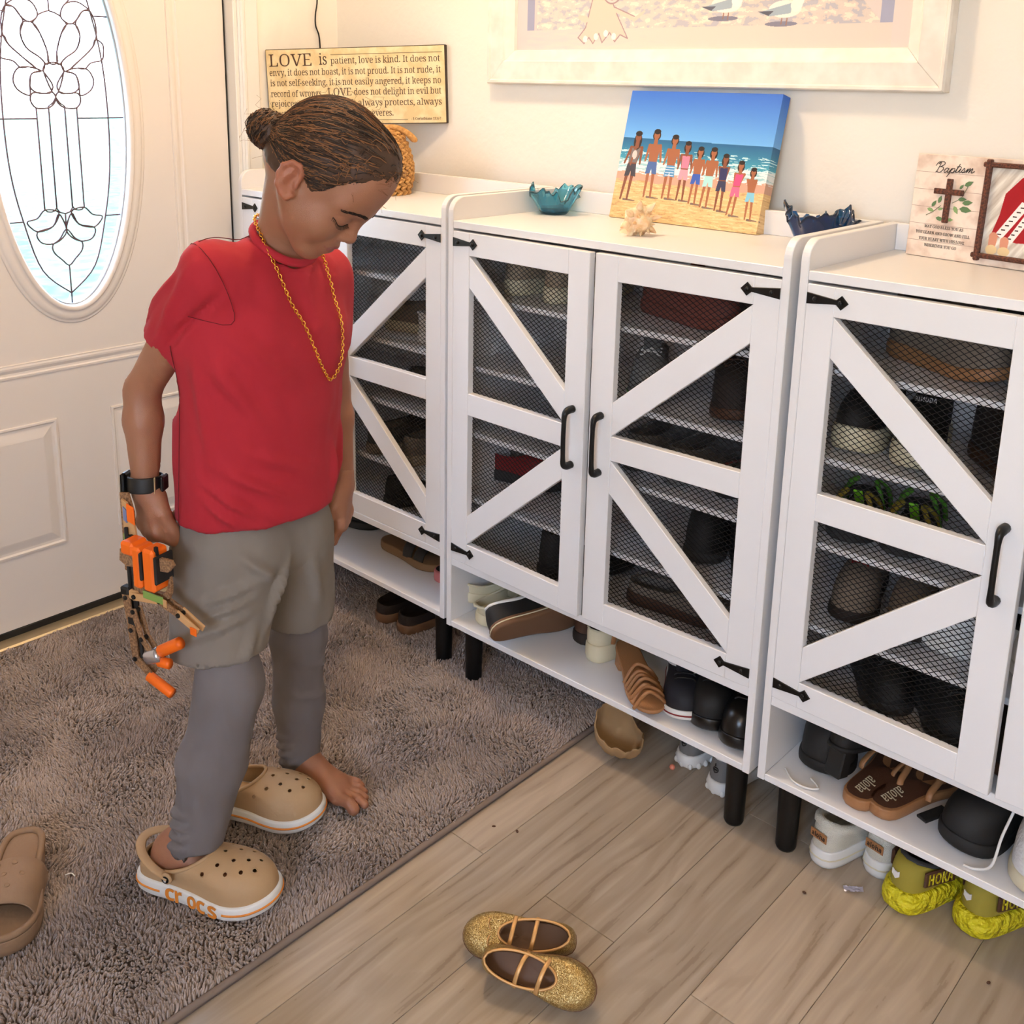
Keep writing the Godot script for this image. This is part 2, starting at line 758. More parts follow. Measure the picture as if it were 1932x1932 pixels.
func build_room() -> void:
	var plaster := noise_tex("plaster", 0.02, 4)
	var wall_m := mat("wall_paint", Color(0.93, 0.905, 0.865), 0.75, 0.0, [plaster, 6.0, 0.06])
	var rough_wall := mat("textured_wall_paint", Color(0.93, 0.905, 0.86), 0.75, 0.0, [noise_tex("knockdown", 0.012, 5, false, 4.0, FastNoiseLite.TYPE_PERLIN), 2.6, 0.5])
	var white := mat("trim_paint", Color(0.9, 0.89, 0.87), 0.4)
	var b := B()
	b.box(V((WALL_X + FAR_X) / 2, CEIL / 2, WALL_Z - 0.06), V(FAR_X - WALL_X + 0.24, CEIL + 0.2, 0.12), 0)
	struct("wall_back", b, wall_m)
	# left wall, with the doorway left open
	b = B()
	var z0 := -0.064
	var z1 := 0.863
	var door_h := 2.045
	b.box(V(WALL_X - 0.06, CEIL / 2, (WALL_Z + z0) / 2), V(0.12, CEIL, z0 - WALL_Z), 0)
	b.box(V(WALL_X - 0.06, CEIL / 2, (z1 + FAR_Z) / 2), V(0.12, CEIL, FAR_Z - z1), 0)
	b.box(V(WALL_X - 0.06, (door_h + CEIL) / 2, (z0 + z1) / 2), V(0.12, CEIL - door_h, z1 - z0), 0)
	struct("wall_left", b, rough_wall)
	b = B()
	b.box(V(FAR_X + 0.06, CEIL / 2, (WALL_Z + FAR_Z) / 2), V(0.12, CEIL + 0.2, FAR_Z - WALL_Z + 0.24), 0)
	struct("wall_right", b, wall_m)
	# wall behind the camera, with a wide window
	var wx0 := 0.95
	var wx1 := 2.25
	var wy0 := 0.92
	var wy1 := 2.08
	b = B()
	b.box(V((WALL_X + wx0) / 2, CEIL / 2, FAR_Z + 0.06), V(wx0 - WALL_X, CEIL, 0.12), 0)
	b.box(V((wx1 + FAR_X) / 2, CEIL / 2, FAR_Z + 0.06), V(FAR_X - wx1, CEIL, 0.12), 0)
	b.box(V((wx0 + wx1) / 2, wy0 / 2, FAR_Z + 0.06), V(wx1 - wx0, wy0, 0.12), 0)
	b.box(V((wx0 + wx1) / 2, (wy1 + CEIL) / 2, FAR_Z + 0.06), V(wx1 - wx0, CEIL - wy1, 0.12), 0)
	struct("wall_front", b, wall_m)
	b = B()
	for x: float in [wx0 + 0.025, wx1 - 0.025, (wx0 + wx1) / 2]:
		b.box(V(x, (wy0 + wy1) / 2, FAR_Z + 0.06), V(0.05, wy1 - wy0, 0.06), 0.003)
	for y: float in [wy0 + 0.025, wy1 - 0.025]:
		b.box(V((wx0 + wx1) / 2, y, FAR_Z + 0.06), V(wx1 - wx0, 0.05, 0.058), 0.003)
	var win := struct("window_1", b, white)
	b = B()
	b.box(V((wx0 + wx1) / 2, (wy0 + wy1) / 2, FAR_Z + 0.075), V(wx1 - wx0 - 0.06, wy1 - wy0 - 0.06, 0.004), 0)
	obj("pane", b, clear_glass(), win)
	b = B()
	b.box(V((WALL_X + FAR_X) / 2, CEIL + 0.05, (WALL_Z + FAR_Z) / 2), V(FAR_X - WALL_X + 0.24, 0.1, FAR_Z - WALL_Z + 0.24), 0)
	struct("ceiling", b, mat("ceiling_paint", Color(0.93, 0.915, 0.89), 0.9))
	# baseboards
	b = B()
	b.box(V((WALL_X + FAR_X) / 2, 0.045, WALL_Z + 0.006), V(FAR_X - WALL_X, 0.09, 0.012), 0.003)
	struct("baseboard_back", b, white)
	b = B()
	b.box(V(WALL_X + 0.006, 0.045, (WALL_Z - 0.134) / 2), V(0.012, 0.09, -0.134 - WALL_Z), 0.003)
	b.box(V(WALL_X + 0.006, 0.045, (0.933 + FAR_Z) / 2), V(0.012, 0.09, FAR_Z - 0.933), 0.003)
	struct("baseboard_left", b, white)
	# door casing and jamb
	b = B()
	for s: float in [-1.0, 1.0]:
		var edge := DOOR_Z + s * 0.472
		var outer := DOOR_Z + s * 0.534
		b.box(V(WALL_X + 0.006, 1.055, (edge + outer) / 2), V(0.016, 2.11, 0.062), 0.004)
		b.box(V(WALL_X + 0.014, 1.055, edge + s * 0.012), V(0.012, 2.11, 0.014), 0.004)
		b.box(V(WALL_X - 0.03, 1.03, DOOR_Z + s * 0.468), V(0.072, 2.06, 0.012), 0.002)
		b.box(V(DOOR_X - 0.055, 1.03, DOOR_Z + s * 0.4605), V(0.02, 2.05, 0.012), 0.002)
	b.box(V(WALL_X + 0.006, 2.08, DOOR_Z), V(0.016, 0.062, 1.068), 0.004)
	b.box(V(WALL_X - 0.03, 2.05, DOOR_Z), V(0.07, 0.012, 0.95), 0.002)
	struct("trim_1", b, white)
	b = B()
	for s: float in [-1.0, 1.0]:
		b.box(V(DOOR_X - 0.004, 1.03, DOOR_Z + s * 0.4585), V(0.012, 2.04, 0.004), 0.001)
	b.box(V(DOOR_X - 0.012, 0.0205, DOOR_Z), V(0.03, 0.017, 0.905), 0.001)
	struct("trim_2", b, mat("weatherstrip", Color(0.07, 0.065, 0.06), 0.7))
	b = B()
	b.box(V(DOOR_X - 0.03, 0.006, DOOR_Z), V(0.15, 0.012, 0.924), 0.004)
	struct("trim_3", b, mat("brass_threshold", Color(0.78, 0.71, 0.58), 0.4, 0.7))
	# porch and lawn beyond the door
	b = B()
	b.box(V(-2.4, -0.1, 0.4), V(2.0, 0.1, 4.0), 0.01)
	struct("porch_slab", b, mat("porch_concrete", Color(0.62, 0.6, 0.57), 0.9))
	b = B()
	b.box(V(-23.4, -0.2, 0.0), V(40.0, 0.1, 60.0), 0.01)
	struct("lawn", b, mottled("lawn", noise_tex("lawn_mottle", 0.03, 4, false, 4.0, FastNoiseLite.TYPE_SIMPLEX_SMOOTH, 256, ramp([Color(0.25, 0.4, 0.2), Color(0.45, 0.58, 0.36)], [0.2, 0.8])), 0.5, 0.95))


func clear_glass() -> StandardMaterial3D:
	if mats.has("clear_pane"):
		return mats["clear_pane"]
	var m := StandardMaterial3D.new()
	m.resource_name = "clear_pane"
	m.transparency = BaseMaterial3D.TRANSPARENCY_ALPHA
	m.albedo_color = Color(0.95, 0.98, 1.0, 0.06)
	m.roughness = 0.0
	m.metallic_specular = 0.5
	mats["clear_pane"] = m
	return m


func build_floor() -> void:
	var b := B()
	b.box(V((WALL_X + FAR_X) / 2, -0.056, (WALL_Z + FAR_Z) / 2), V(FAR_X - WALL_X + 0.2, 0.1, FAR_Z - WALL_Z + 0.2), 0)
	var fl := struct("floor", b, mat("floor_base", Color(0.3, 0.25, 0.21), 0.8))
	# vinyl planks along z; the grain is stretched along the plank
	var plank_mats := []
	for k in 4:
		plank_mats.append(plank_material(k))
	rng.seed = 11
	var row := 0
	var x := 0.064 - 0.15 * 9
	var meshes := {}
	while x < FAR_X:
		var joint: float = 0.356 if row % 2 == 0 else 0.356 + [0.61, 0.4, 0.78][row % 3]
		var z: float = joint - 2.44
		while z < FAR_Z:
			var za := maxf(z, WALL_Z)
			var zb := minf(z + 1.22, FAR_Z)
			if zb - za > 0.01:
				var key := "%0.3f" % (zb - za)
				if not meshes.has(key):
					var q := B()
					q.box(Vector3.ZERO, V(0.1492, 0.006, zb - za - 0.0008), 0.0007)
					meshes[key] = q.mesh()
				var o := obj("plank", meshes[key], plank_mats[rng.randi() % 4], fl)
				o.position = V(x + 0.075, -0.003, (za + zb) / 2)
			z += 1.22
		x += 0.15
		row += 1


func plank_material(k: int) -> StandardMaterial3D:
	var im := Image.create(256, 1024, false, Image.FORMAT_RGB8)
	var f := FastNoiseLite.new()
	f.seed = 40 + k
	f.frequency = 0.02
	f.fractal_octaves = 4
	var g := FastNoiseLite.new()
	g.seed = 80 + k
	g.frequency = 0.004
	g.fractal_octaves = 2
	var base := [Color(0.66, 0.595, 0.52), Color(0.625, 0.565, 0.495), Color(0.68, 0.612, 0.535), Color(0.645, 0.58, 0.51)][k] as Color
	for y in 1024:
		for x in 256:
			var warp := g.get_noise_2d(x * 2.0, y * 0.55) * 34.0
			var streak := f.get_noise_2d(x * 3.4 + warp, y * 0.12)
			var ring := sin((x * 0.11 + warp * 0.28 + streak * 2.0))
			var d := streak * 0.075 + (0.022 * ring if ring < -0.5 else 0.0) - (0.05 if streak < -0.42 else 0.0)
			im.set_pixel(x, y, Color(base.r + d, base.g + d * 1.02, base.b + d * 1.0))
	var m := StandardMaterial3D.new()
	m.resource_name = "vinyl_plank_%d" % k
	m.albedo_texture = ImageTexture.create_from_image(im)
	m.uv1_triplanar = true
	m.uv1_world_triplanar = true
	m.uv1_scale = V(2.2, 1.0, 0.75)
	m.uv1_offset = V(0.37 * k, 0, 0.29 * k)
	m.roughness = 0.42
	return m


func build_ceiling_lamps() -> void:
	# flush lamp over the entry; a second one added behind the camera as fill light
	ceiling_lamp(V(-0.3, CEIL, 0.22), "round frosted ceiling lamp over the entry rug", 0.92)
	ceiling_lamp(V(1.9, CEIL, 2.3), "round frosted ceiling lamp added behind the camera as fill light", 0.7)


func ceiling_lamp(at: Vector3, label: String, energy: float) -> void:
	var t := thing("ceiling_lamp", label, "lamp", at)
	var b := B()
	b.lathe(PackedVector2Array([Vector2(0.0, 0.0), Vector2(0.13, 0.0), Vector2(0.135, -0.01), Vector2(0.13, -0.022), Vector2(0.0, -0.022)]), 32)
	obj("base", b, mat("lamp_metal", Color(0.75, 0.73, 0.7), 0.35, 0.9), t)
	b = B()
	b.lathe(PackedVector2Array([Vector2(0.0, -0.022), Vector2(0.118, -0.022), Vector2(0.118, -0.035), Vector2(0.1, -0.055), Vector2(0.06, -0.07), Vector2(0.0, -0.075)]), 32)
	var m := StandardMaterial3D.new()
	m.albedo_color = Color(1, 0.96, 0.88)
	m.emission_enabled = true
	m.emission = Color(1.0, 0.87, 0.68)
	m.emission_energy_multiplier = 3.0
	obj("lamp_shade", b, m, t)
	var l := OmniLight3D.new()
	l.name = "lamp_light"
	t.add_child(l)
	l.position = V(0, -0.12, 0)
	l.light_color = Color(1.0, 0.87, 0.71)
	l.light_energy = energy
	l.light_size = 0.07
	l.omni_range = 8.0
	l.omni_attenuation = 2.0
	l.shadow_enabled = true


# ------------------------------------------------------------------ shoe cabinets
const CAB_TOP := 1.099


func build_cabinets() -> void:
	make_cabinet("white shoe cabinet beside the front door, behind the child", V(-0.8206, 0, -0.0185), -0.0166, 0.02, -0.001)
	make_cabinet("white shoe cabinet in the middle, canvas beach print on top", V(0, 0, 0), 0.0, 0.0405, 0.0256)
	make_cabinet("white shoe cabinet at the right, baptism plaque on top", V(0.8145, 0, -0.0045), -0.0017, 0.0392, 0.03)


func make_cabinet(label: String, at: Vector3, turn: float, open_l: float, open_r: float) -> void:
	var white := mat("white_melamine", Color(0.9, 0.89, 0.885), 0.38)
	var black := mat("black_iron", Color(0.035, 0.035, 0.038), 0.42, 0.3)
	var t := thing("shoe_cabinet", label, "cabinet", at, turn, "white farmhouse shoe cabinets")
	# side panels with a rounded top front corner
	for s: float in [-1.0, 1.0]:
		var o := PackedVector2Array([Vector2(0.352, 0.15), Vector2(0.352, 1.148)])
		for k in 9:
			var a := PI / 2 * k / 8.0
			o.append(Vector2(0.034 - 0.034 * sin(a), 1.148 - 0.034 + 0.034 * cos(a)))
		o.append(Vector2(0, 0.15))
		var b := B(Transform3D(Basis(V(0, 0, -1), V(0, 1, 0), V(s, 0, 0) if s > 0 else V(-s, 0, 0)), V(s * 0.393 - 0.007, 0, 0)))
		b.prism(o, 0.0, 0.014, 0.0012)
		obj("side_panel", b, white, t)
	var b := B()
	b.box(V(0, CAB_TOP - 0.008, -0.171), V(0.771, 0.016, 0.342), 0.0012)
	obj("top_board", b, white, t)
	b = B()
	b.box(V(0, (CAB_TOP + 1.148) / 2, -0.3445), V(0.771, 0.0486, 0.015), 0.001)
	obj("back_rail", b, white, t)
	b = B()
	b.box(V(0, 0.6245, -0.349), V(0.771, 0.918, 0.006), 0.0005)
	obj("back_panel", b, white, t)
	b = B()
	b.box(V(0, 0.157, -0.171), V(0.771, 0.014, 0.342), 0.0012)
	obj("bottom_board", b, white, t)
	b = B()
	b.box(V(0, 0.3142, -0.171), V(0.771, 0.0175, 0.342), 0.0012)
	obj("divider_board", b, white, t)
	for y: float in [0.938, 0.782, 0.628, 0.473]:
		b = B()
		b.box(V(0, y - 0.006, -0.185), V(0.771, 0.012, 0.31), 0.001)
		obj("shelf", b, white, t)
	for x: float in [-0.353, 0.353]:
		for z: float in [-0.045, -0.305]:
			b = B(Transform3D(Basis(), V(x, 0, z)))
			b.lathe(PackedVector2Array([Vector2(0, 0.15), Vector2(0.021, 0.15), Vector2(0.0215, 0.14), Vector2(0.0195, 0.006), Vector2(0.017, 0.0), Vector2(0, 0)]), 20)
			obj("leg", b, black, t)
	for s: float in [-1.0, 1.0]:
		cabinet_door(t, s, open_l if s < 0 else open_r, white, black)


# the door hung at x = s * 0.3855; built in its own frame: u from the hinge towards the middle
func cabinet_door(t: Node3D, s: float, angle: float, white: Material, black: Material) -> void:
	var c := 0.3855
	var w := 0.381
	var a := c - 0.3357
	var bq := c - 0.0572
	var yb := 0.3236
	var yt := 1.078
	var y3 := 0.3724
	var y2 := 0.6778
	var y1 := 0.727
	var y0 := 1.0291
	var th := 0.017
	var door := obj("door", door_frame(s, w, a, bq, yb, yt, y3, y2, y1, y0, th), white, t)
	door.position = V(s * c, 0, 0)
	door.rotation.y = s * angle
	# braces: one from the top hinge corner to the middle, one from the middle to the bottom hinge corner
	var d := 0.068
	for k in 2:
		var o := PackedVector2Array()
		if k == 0:
			o = PackedVector2Array([Vector2(a, y0), Vector2(a, y0 - d), Vector2(bq, y1), Vector2(bq, y1 + d)])
		else:
			o = PackedVector2Array([Vector2(bq, y2), Vector2(bq, y2 - d), Vector2(a, y3), Vector2(a, y3 + d)])
		for i in 4:
			o[i].x *= -s
		var b := B()
		b.prism(o, -0.014, -0.0008, 0.0012)
		obj("brace", b, white, door)
	# expanded-metal mesh, one joined piece of fine strands
	var m := B()
	var wire := mat("black_wire", Color(0.05, 0.05, 0.055), 0.45, 0.4)
	for win: Vector2 in [Vector2(y1, y0), Vector2(y3, y2)]:
		mesh_panel(m, -s, a - 0.004, bq + 0.004, win.x - 0.004, win.y + 0.004, -0.0155)
	stuff(obj("wire_mesh", m, wire, door))
	# strap hinges
	for y: float in [1.0545, 0.352]:
		var b := B()
		var o := PackedVector2Array([Vector2(0.0, 0.0095), Vector2(0.049, 0.0042), Vector2(0.0525, 0.0042), Vector2(0.061, 0.0118), Vector2(0.073, 0.0), Vector2(0.061, -0.0118), Vector2(0.0525, -0.0042), Vector2(0.049, -0.0042), Vector2(0.0, -0.0095)])
		for i in o.size():
			o[i] = Vector2(-s * (o[i].x + 0.001), o[i].y + y)
		b.prism(o, 0.0, 0.0026, 0.0006)
		var h := obj("hinge", b, black, door)
		for u: float in [0.016, 0.061]:
			b = B()
			b.ball(V(-s * u, y, 0.0026), V(0.0042, 0.0042, 0.003), 10, 6)
			obj("bolt", b, black, h)
	# bow handle
	var u := 0.353
	var pts := PackedVector3Array([V(0, 0.058, 0.001), V(0, 0.0575, 0.016), V(0, 0.05, 0.025), V(0, 0.025, 0.0265), V(0, 0, 0.027), V(0, -0.025, 0.0265), V(0, -0.05, 0.025), V(0, -0.0575, 0.016), V(0, -0.058, 0.001)])
	var path := spline(pts, 4)
	var rads := PackedFloat32Array()
	for k in path.size():
		var q := absf(float(k) / (path.size() - 1) - 0.5) * 2.0
		rads.append(lerpf(0.0048, 0.0078, clampf((q - 0.35) / 0.4, 0, 1)))
	var hb := B(Transform3D(Basis(), V(-s * u, 0.706, 0)))
	hb.tube(path, 0.006, 10, false, 1.0, rads)
	obj("handle", hb, black, door)


func door_frame(s: float, w: float, a: float, bq: float, yb: float, yt: float, y3: float, y2: float, y1: float, y0: float, th: float) -> Bld:
	var b := B()
	var f := func(u0: float, u1: float, ya: float, yc: float) -> void:
		b.box(V(-s * (u0 + u1) / 2, (ya + yc) / 2, -th / 2), V(u1 - u0, yc - ya, th), 0.0011)
	f.call(0.0, a, yb, yt)
	f.call(bq, w, yb, yt)
	f.call(a, bq, y0, yt)
	f.call(a, bq, y2, y1)
	f.call(a, bq, yb, y3)
	return b


func mesh_panel(b: Bld, s: float, u0: float, u1: float, y0: float, y1: float, z: float) -> void:
	var step := 0.0098
	var slope := 0.66
	var r := 0.00055
	var wdt := u1 - u0
	for dir: float in [1.0, -1.0]:
		var k := -wdt * slope
		while k < y1 - y0:
			# line y = y0 + k + slope * (u - u0), clipped to the panel
			var ua := 0.0
			var ub := wdt
			if k < 0:
				ua = -k / slope
			if k + slope * wdt > y1 - y0:
				ub = (y1 - y0 - k) / slope
			if ub - ua > 0.002:
				var pa := V(ua, k + slope * ua, 0)
				var pb := V(ub, k + slope * ub, 0)
				if dir < 0:
					pa.x = wdt - pa.x
					pb.x = wdt - pb.x
				pa = V(s * (u0 + pa.x), y0 + pa.y, z + dir * 0.0004)
				pb = V(s * (u0 + pb.x), y0 + pb.y, z + dir * 0.0004)
				var d := (pb - pa).normalized()
				var n := V(-d.y, d.x, 0) * r
				var f := V(0, 0, r * 0.9)
				b.quad(pa - n + f, pb - n + f, pb + n + f, pa + n + f)
				b.quad(pa + n - f, pb + n - f, pb - n - f, pa - n - f)
				b.quad(pa + n + f, pb + n + f, pb + n - f, pa + n - f)
				b.quad(pa - n - f, pb - n - f, pb - n + f, pa - n + f)
			k += step


# ------------------------------------------------------------------ the front door; local x runs to the right as seen from inside, z into the room
func build_front_door() -> void:
	var white := mat("door_paint", Color(0.9, 0.865, 0.83), 0.42)
	var b := B()
	var cy := 1.2815
	var ra := 0.178
	var rb := 0.462
	var hw := 0.457
	var y0 := 0.03
	var y1 := 2.04
	# slab: front and back faces are rings between the oval hole and the edges
	var angs := []
	for k in 96:
		angs.append(TAU * k / 96.0)
	for p: Vector2 in [Vector2(hw, y1 - cy), Vector2(-hw, y1 - cy), Vector2(-hw, y0 - cy), Vector2(hw, y0 - cy)]:
		angs.append(fposmod(p.angle(), TAU))
	angs.sort()
	var inner := PackedVector3Array()
	var outer := PackedVector3Array()
	for a: float in angs:
		var d := Vector2(cos(a), sin(a))
		var r := 1.0 / sqrt(pow(d.x / ra, 2) + pow(d.y / rb, 2))
		inner.append(V(d.x * r, cy + d.y * r, 0))
		var sx := hw / maxf(absf(d.x), 1e-6)
		var sy := ((y1 - cy) if d.y > 0 else (cy - y0)) / maxf(absf(d.y), 1e-6)
		var q := minf(sx, sy)
		outer.append(V(d.x * q, cy + d.y * q, 0))
	var back := V(0, 0, -0.044)
	var m := angs.size()
	for k in m:
		var k2 := (k + 1) % m
		b.quad(inner[k], outer[k], outer[k2], inner[k2])
		b.quad(inner[k2] + back, outer[k2] + back, outer[k] + back, inner[k] + back)
		b.quad(outer[k], outer[k] + back, outer[k2] + back, outer[k2])
		b.quad(inner[k2], inner[k2] + back, inner[k] + back, inner[k])
	var door := struct("door_1", b, white)
	door.transform = Transform3D(Basis(V(0, 0, -1), V(0, 1, 0), V(1, 0, 0)), V(DOOR_X, 0, DOOR_Z))
	# moulded oval frame round the glass
	var prof := [Vector2(-0.001, -0.02), Vector2(-0.001, 0.007), Vector2(0.003, 0.012), Vector2(0.009, 0.0135), Vector2(0.013, 0.011), Vector2(0.0145, 0.008), Vector2(0.022, 0.0085), Vector2(0.03, 0.0075), Vector2(0.036, 0.0045), Vector2(0.0375, 0.002), Vector2(0.041, 0.0035), Vector2(0.044, 0.0015), Vector2(0.0445, -0.002)]
	var rows := []
	for p: Vector2 in prof:
		var row := PackedVector3Array()
		for k in 120:
			row.append(oval_point(TAU * k / 120.0, 0.1685, 0.452, cy, p.x, p.y))
		rows.append(row)
	b = B()
	b.grid(rows, true, false, false)
	obj("oval_frame", b, white, door)
	# brushed metal rim that holds the glass
	b = B()
	var path := PackedVector3Array()
	for k in 120:
		path.append(oval_point(TAU * k / 120.0, 0.1685, 0.452, cy, -0.002, -0.006))
	b.tube(path, 0.003, 6, true)
	obj("glass_rim", b, mat("rim_metal", Color(0.72, 0.74, 0.76), 0.35, 0.8), door)
	leaded_glass(door, cy)
	# embossed frame round the oval and the two panels below
	var bead := [Vector2(0.0, -0.001), Vector2(0.001, 0.003), Vector2(0.006, 0.0035), Vector2(0.009, 0.001), Vector2(0.014, -0.0005 + 0.001), Vector2(0.022, 0.004), Vector2(0.027, 0.0045), Vector2(0.031, 0.003), Vector2(0.034, 0.0035), Vector2(0.036, -0.001)]
	obj("moulding", rect_moulding(-0.325, 0.325, 0.671, 1.93, bead), white, door)
	var pan := [Vector2(0.0, -0.001), Vector2(0.0015, 0.004), Vector2(0.006, 0.0045), Vector2(0.01, 0.001), Vector2(0.016, 0.0006), Vector2(0.019, 0.0012), Vector2(0.036, 0.006), Vector2(0.04, 0.0068)]
	for s: float in [-1.0, 1.0]:
		var u0 := 0.07 if s > 0 else -0.36
		var u1 := 0.36 if s > 0 else -0.07
		var pb := rect_moulding(u0, u1, 0.219, 0.552, pan)
		pb.quad(V(u0 + 0.04, 0.259, 0.0068), V(u1 - 0.04, 0.259, 0.0068), V(u1 - 0.04, 0.512, 0.0068), V(u0 + 0.04, 0.512, 0.0068))
		obj("panel", pb, white, door)


func oval_point(a: float, ra: float, rb: float, cy: float, off: float, h: float) -> Vector3:
	var p := Vector2(cos(a) * ra, sin(a) * rb)
	var n := Vector2(cos(a) / ra, sin(a) / rb).normalized()
	p += n * off
	return V(p.x, cy + p.y, h)


# a mitred moulding along a rectangle; profile: (distance inwards, height)
func rect_moulding(u0: float, u1: float, v0: float, v1: float, prof: Array) -> Bld:
	var b := B()
	for k in prof.size() - 1:
		var a: Vector2 = prof[k]
		var d: Vector2 = prof[k + 1]
		var ca := [V(u0 + a.x, v0 + a.x, a.y), V(u1 - a.x, v0 + a.x, a.y), V(u1 - a.x, v1 - a.x, a.y), V(u0 + a.x, v1 - a.x, a.y)]
		var cd := [V(u0 + d.x, v0 + d.x, d.y), V(u1 - d.x, v0 + d.x, d.y), V(u1 - d.x, v1 - d.x, d.y), V(u0 + d.x, v1 - d.x, d.y)]
		for s in 4:
			b.quad(ca[s], ca[(s + 1) % 4], cd[(s + 1) % 4], cd[s])
	return b


# bevelled pieces between lead lines; outlines are given for the right half and mirrored
func leaded_glass(door: Node3D, cy: float) -> void:
	var came := mat("lead_came", Color(0.42, 0.35, 0.38), 0.4, 0.6)
	var glass := StandardMaterial3D.new()
	glass.resource_name = "bevelled_glass"
	glass.transparency = BaseMaterial3D.TRANSPARENCY_ALPHA
	glass.albedo_color = Color(0.88, 0.96, 1.0, 0.05)
	glass.roughness = 0.02
	var sky_tinted := glass.duplicate() as StandardMaterial3D
	sky_tinted.resource_name = "sky_tinted_bevelled_glass"
	sky_tinted.albedo_color = Color(0.55, 0.8, 0.88, 0.2)  # pale cyan of the sky outside, put into the colour of these panes
	var zf := -0.014
	var oval2 := spline2([Vector2(0, 0.858), Vector2(0.066, 0.921), Vector2(0.102, 1.042), Vector2(0.1217, 1.155), Vector2(0.127, 1.2815), Vector2(0.1217, 1.408), Vector2(0.102, 1.521), Vector2(0.066, 1.642), Vector2(0, 1.705)], 5)
	# border panes between the outer oval and the inner line, cut at the cross bars
	var cuts := [0.83, 1.042, 1.2815, 1.521, 1.733]
	for s: float in [-1.0, 1.0]:
		for k in 4:
			var o := PackedVector2Array()
			for p in oval2:
				if p.y >= cuts[k] - 0.002 and p.y <= cuts[k + 1] + 0.002:
					o.append(Vector2(s * p.x, p.y))
			for q in 13:
				var y: float = lerpf(maxf(cuts[k + 1] if k < 3 else 1.7325, 0.8305), maxf(cuts[k], 0.8305), q / 12.0)
				var f := 1.0 - pow((y - cy) / 0.452, 2)
				o.append(Vector2(s * maxf(0.1675 * sqrt(maxf(f, 0.0)), 0.002), y))
			var b := B()
			b.prism(o, zf - 0.006, zf - 0.002, 0.003)
			obj("pane", b, sky_tinted if (s > 0 or k == 0) else glass, door)
		# the four big panes of the inner field
		for k in 2:
			var o := PackedVector2Array()
			for p in oval2:
				if (p.y <= 1.2815) == (k == 0):
					o.append(Vector2(s * p.x, p.y))
			o.append(Vector2(s * 0.001, 1.2815))
			var b := B()
			b.prism(o, zf - 0.007, zf - 0.003, 0.003)
			obj("pane", b, glass, door)
		var line := PackedVector3Array()
		for p in oval2:
			line.append(V(s * p.x, p.y, zf))
		came_line(door, line, came)
		for y: float in [1.042, 1.521]:
			came_line(door, PackedVector3Array([V(s * 0.102, y, zf), V(s * 0.1425, y, zf)]), came)
		came_line(door, PackedVector3Array([V(s * 0.049, 1.2815, zf), V(s * 0.166, 1.2815, zf)]), came)
	came_line(door, PackedVector3Array([V(0, 0.831, zf), V(0, 0.9284, zf)]), came)
	came_line(door, PackedVector3Array([V(0, 1.0166, zf), V(0, 1.055, zf)]), came)
	# flower and column pieces
	var half := [
		[Vector2(0.0195, 1.306), Vector2(0.0195, 1.071), Vector2(0.025, 1.063), Vector2(0.034, 1.0605), Vector2(0.043, 1.062), Vector2(0.049, 1.068), Vector2(0.049, 1.306)],
		[Vector2(0.0157, 1.058), Vector2(0.0325, 1.0262), Vector2(0.0665, 1.0158), Vector2(0.085, 1.0261), Vector2(0.093, 1.0416), Vector2(0.069, 1.0477), Vector2(0.048, 1.0669)],
		[Vector2(0.0, 1.0166), Vector2(0.0127, 0.9945), Vector2(0.0377, 0.9837), Vector2(0.0645, 0.9896), Vector2(0.0717, 1.0145), Vector2(0.0325, 1.0262), Vector2(0.0157, 1.055)],
		[Vector2(0.0292, 1.3906), Vector2(0.0582, 1.3991), Vector2(0.0834, 1.3957), Vector2(0.0965, 1.3721), Vector2(0.0882, 1.3479), Vector2(0.0615, 1.3346), Vector2(0.059, 1.3556), Vector2(0.0528, 1.3833)],
		[Vector2(0.0241, 1.3886), Vector2(0.0052, 1.359), Vector2(0.0119, 1.3414), Vector2(0.0242, 1.3395), Vector2(0.0452, 1.3416), Vector2(0.059, 1.3556), Vector2(0.0528, 1.3833), Vector2(0.0292, 1.3906)],
		[Vector2(0.0, 1.3315), Vector2(0.0057, 1.3158), Vector2(0.0214, 1.3059), Vector2(0.0486, 1.3058), Vector2(0.0606, 1.3238), Vector2(0.0535, 1.3405), Vector2(0.0242, 1.3395), Vector2(0.0085, 1.343)],
		[Vector2(0.0103, 1.4097), Vector2(0.0118, 1.4368), Vector2(0.0252, 1.4758), Vector2(0.0393, 1.4976), Vector2(0.0621, 1.4988), Vector2(0.0706, 1.4739), Vector2(0.0596, 1.4423), Vector2(0.031, 1.4219), Vector2(0.0175, 1.4079)],
		[Vector2(0.0305, 1.3907), Vector2(0.0728, 1.4231), Vector2(0.1051, 1.4558), Vector2(0.1125, 1.4955), Vector2(0.1004, 1.5319), Vector2(0.0814, 1.5308), Vector2(0.0674, 1.5126), Vector2(0.0621, 1.4988), Vector2(0.0706, 1.4739), Vector2(0.0596, 1.4423), Vector2(0.031, 1.4219), Vector2(0.02, 1.407)],
		[Vector2(0.0498, 1.5), Vector2(0.0302, 1.5105), Vector2(0.0282, 1.5257), Vector2(0.0412, 1.5455), Vector2(0.0705, 1.5513), Vector2(0.0985, 1.5337), Vector2(0.0814, 1.5308), Vector2(0.0674, 1.5126)],
		[Vector2(0.0771, 1.3976), Vector2(0.0932, 1.4118), Vector2(0.1208, 1.4186), Vector2(0.127, 1.436), Vector2(0.1262, 1.4566), Vector2(0.1082, 1.4669), Vector2(0.1, 1.449), Vector2(0.0728, 1.4231), Vector2(0.045, 1.4), Vector2(0.0582, 1.3991)]]
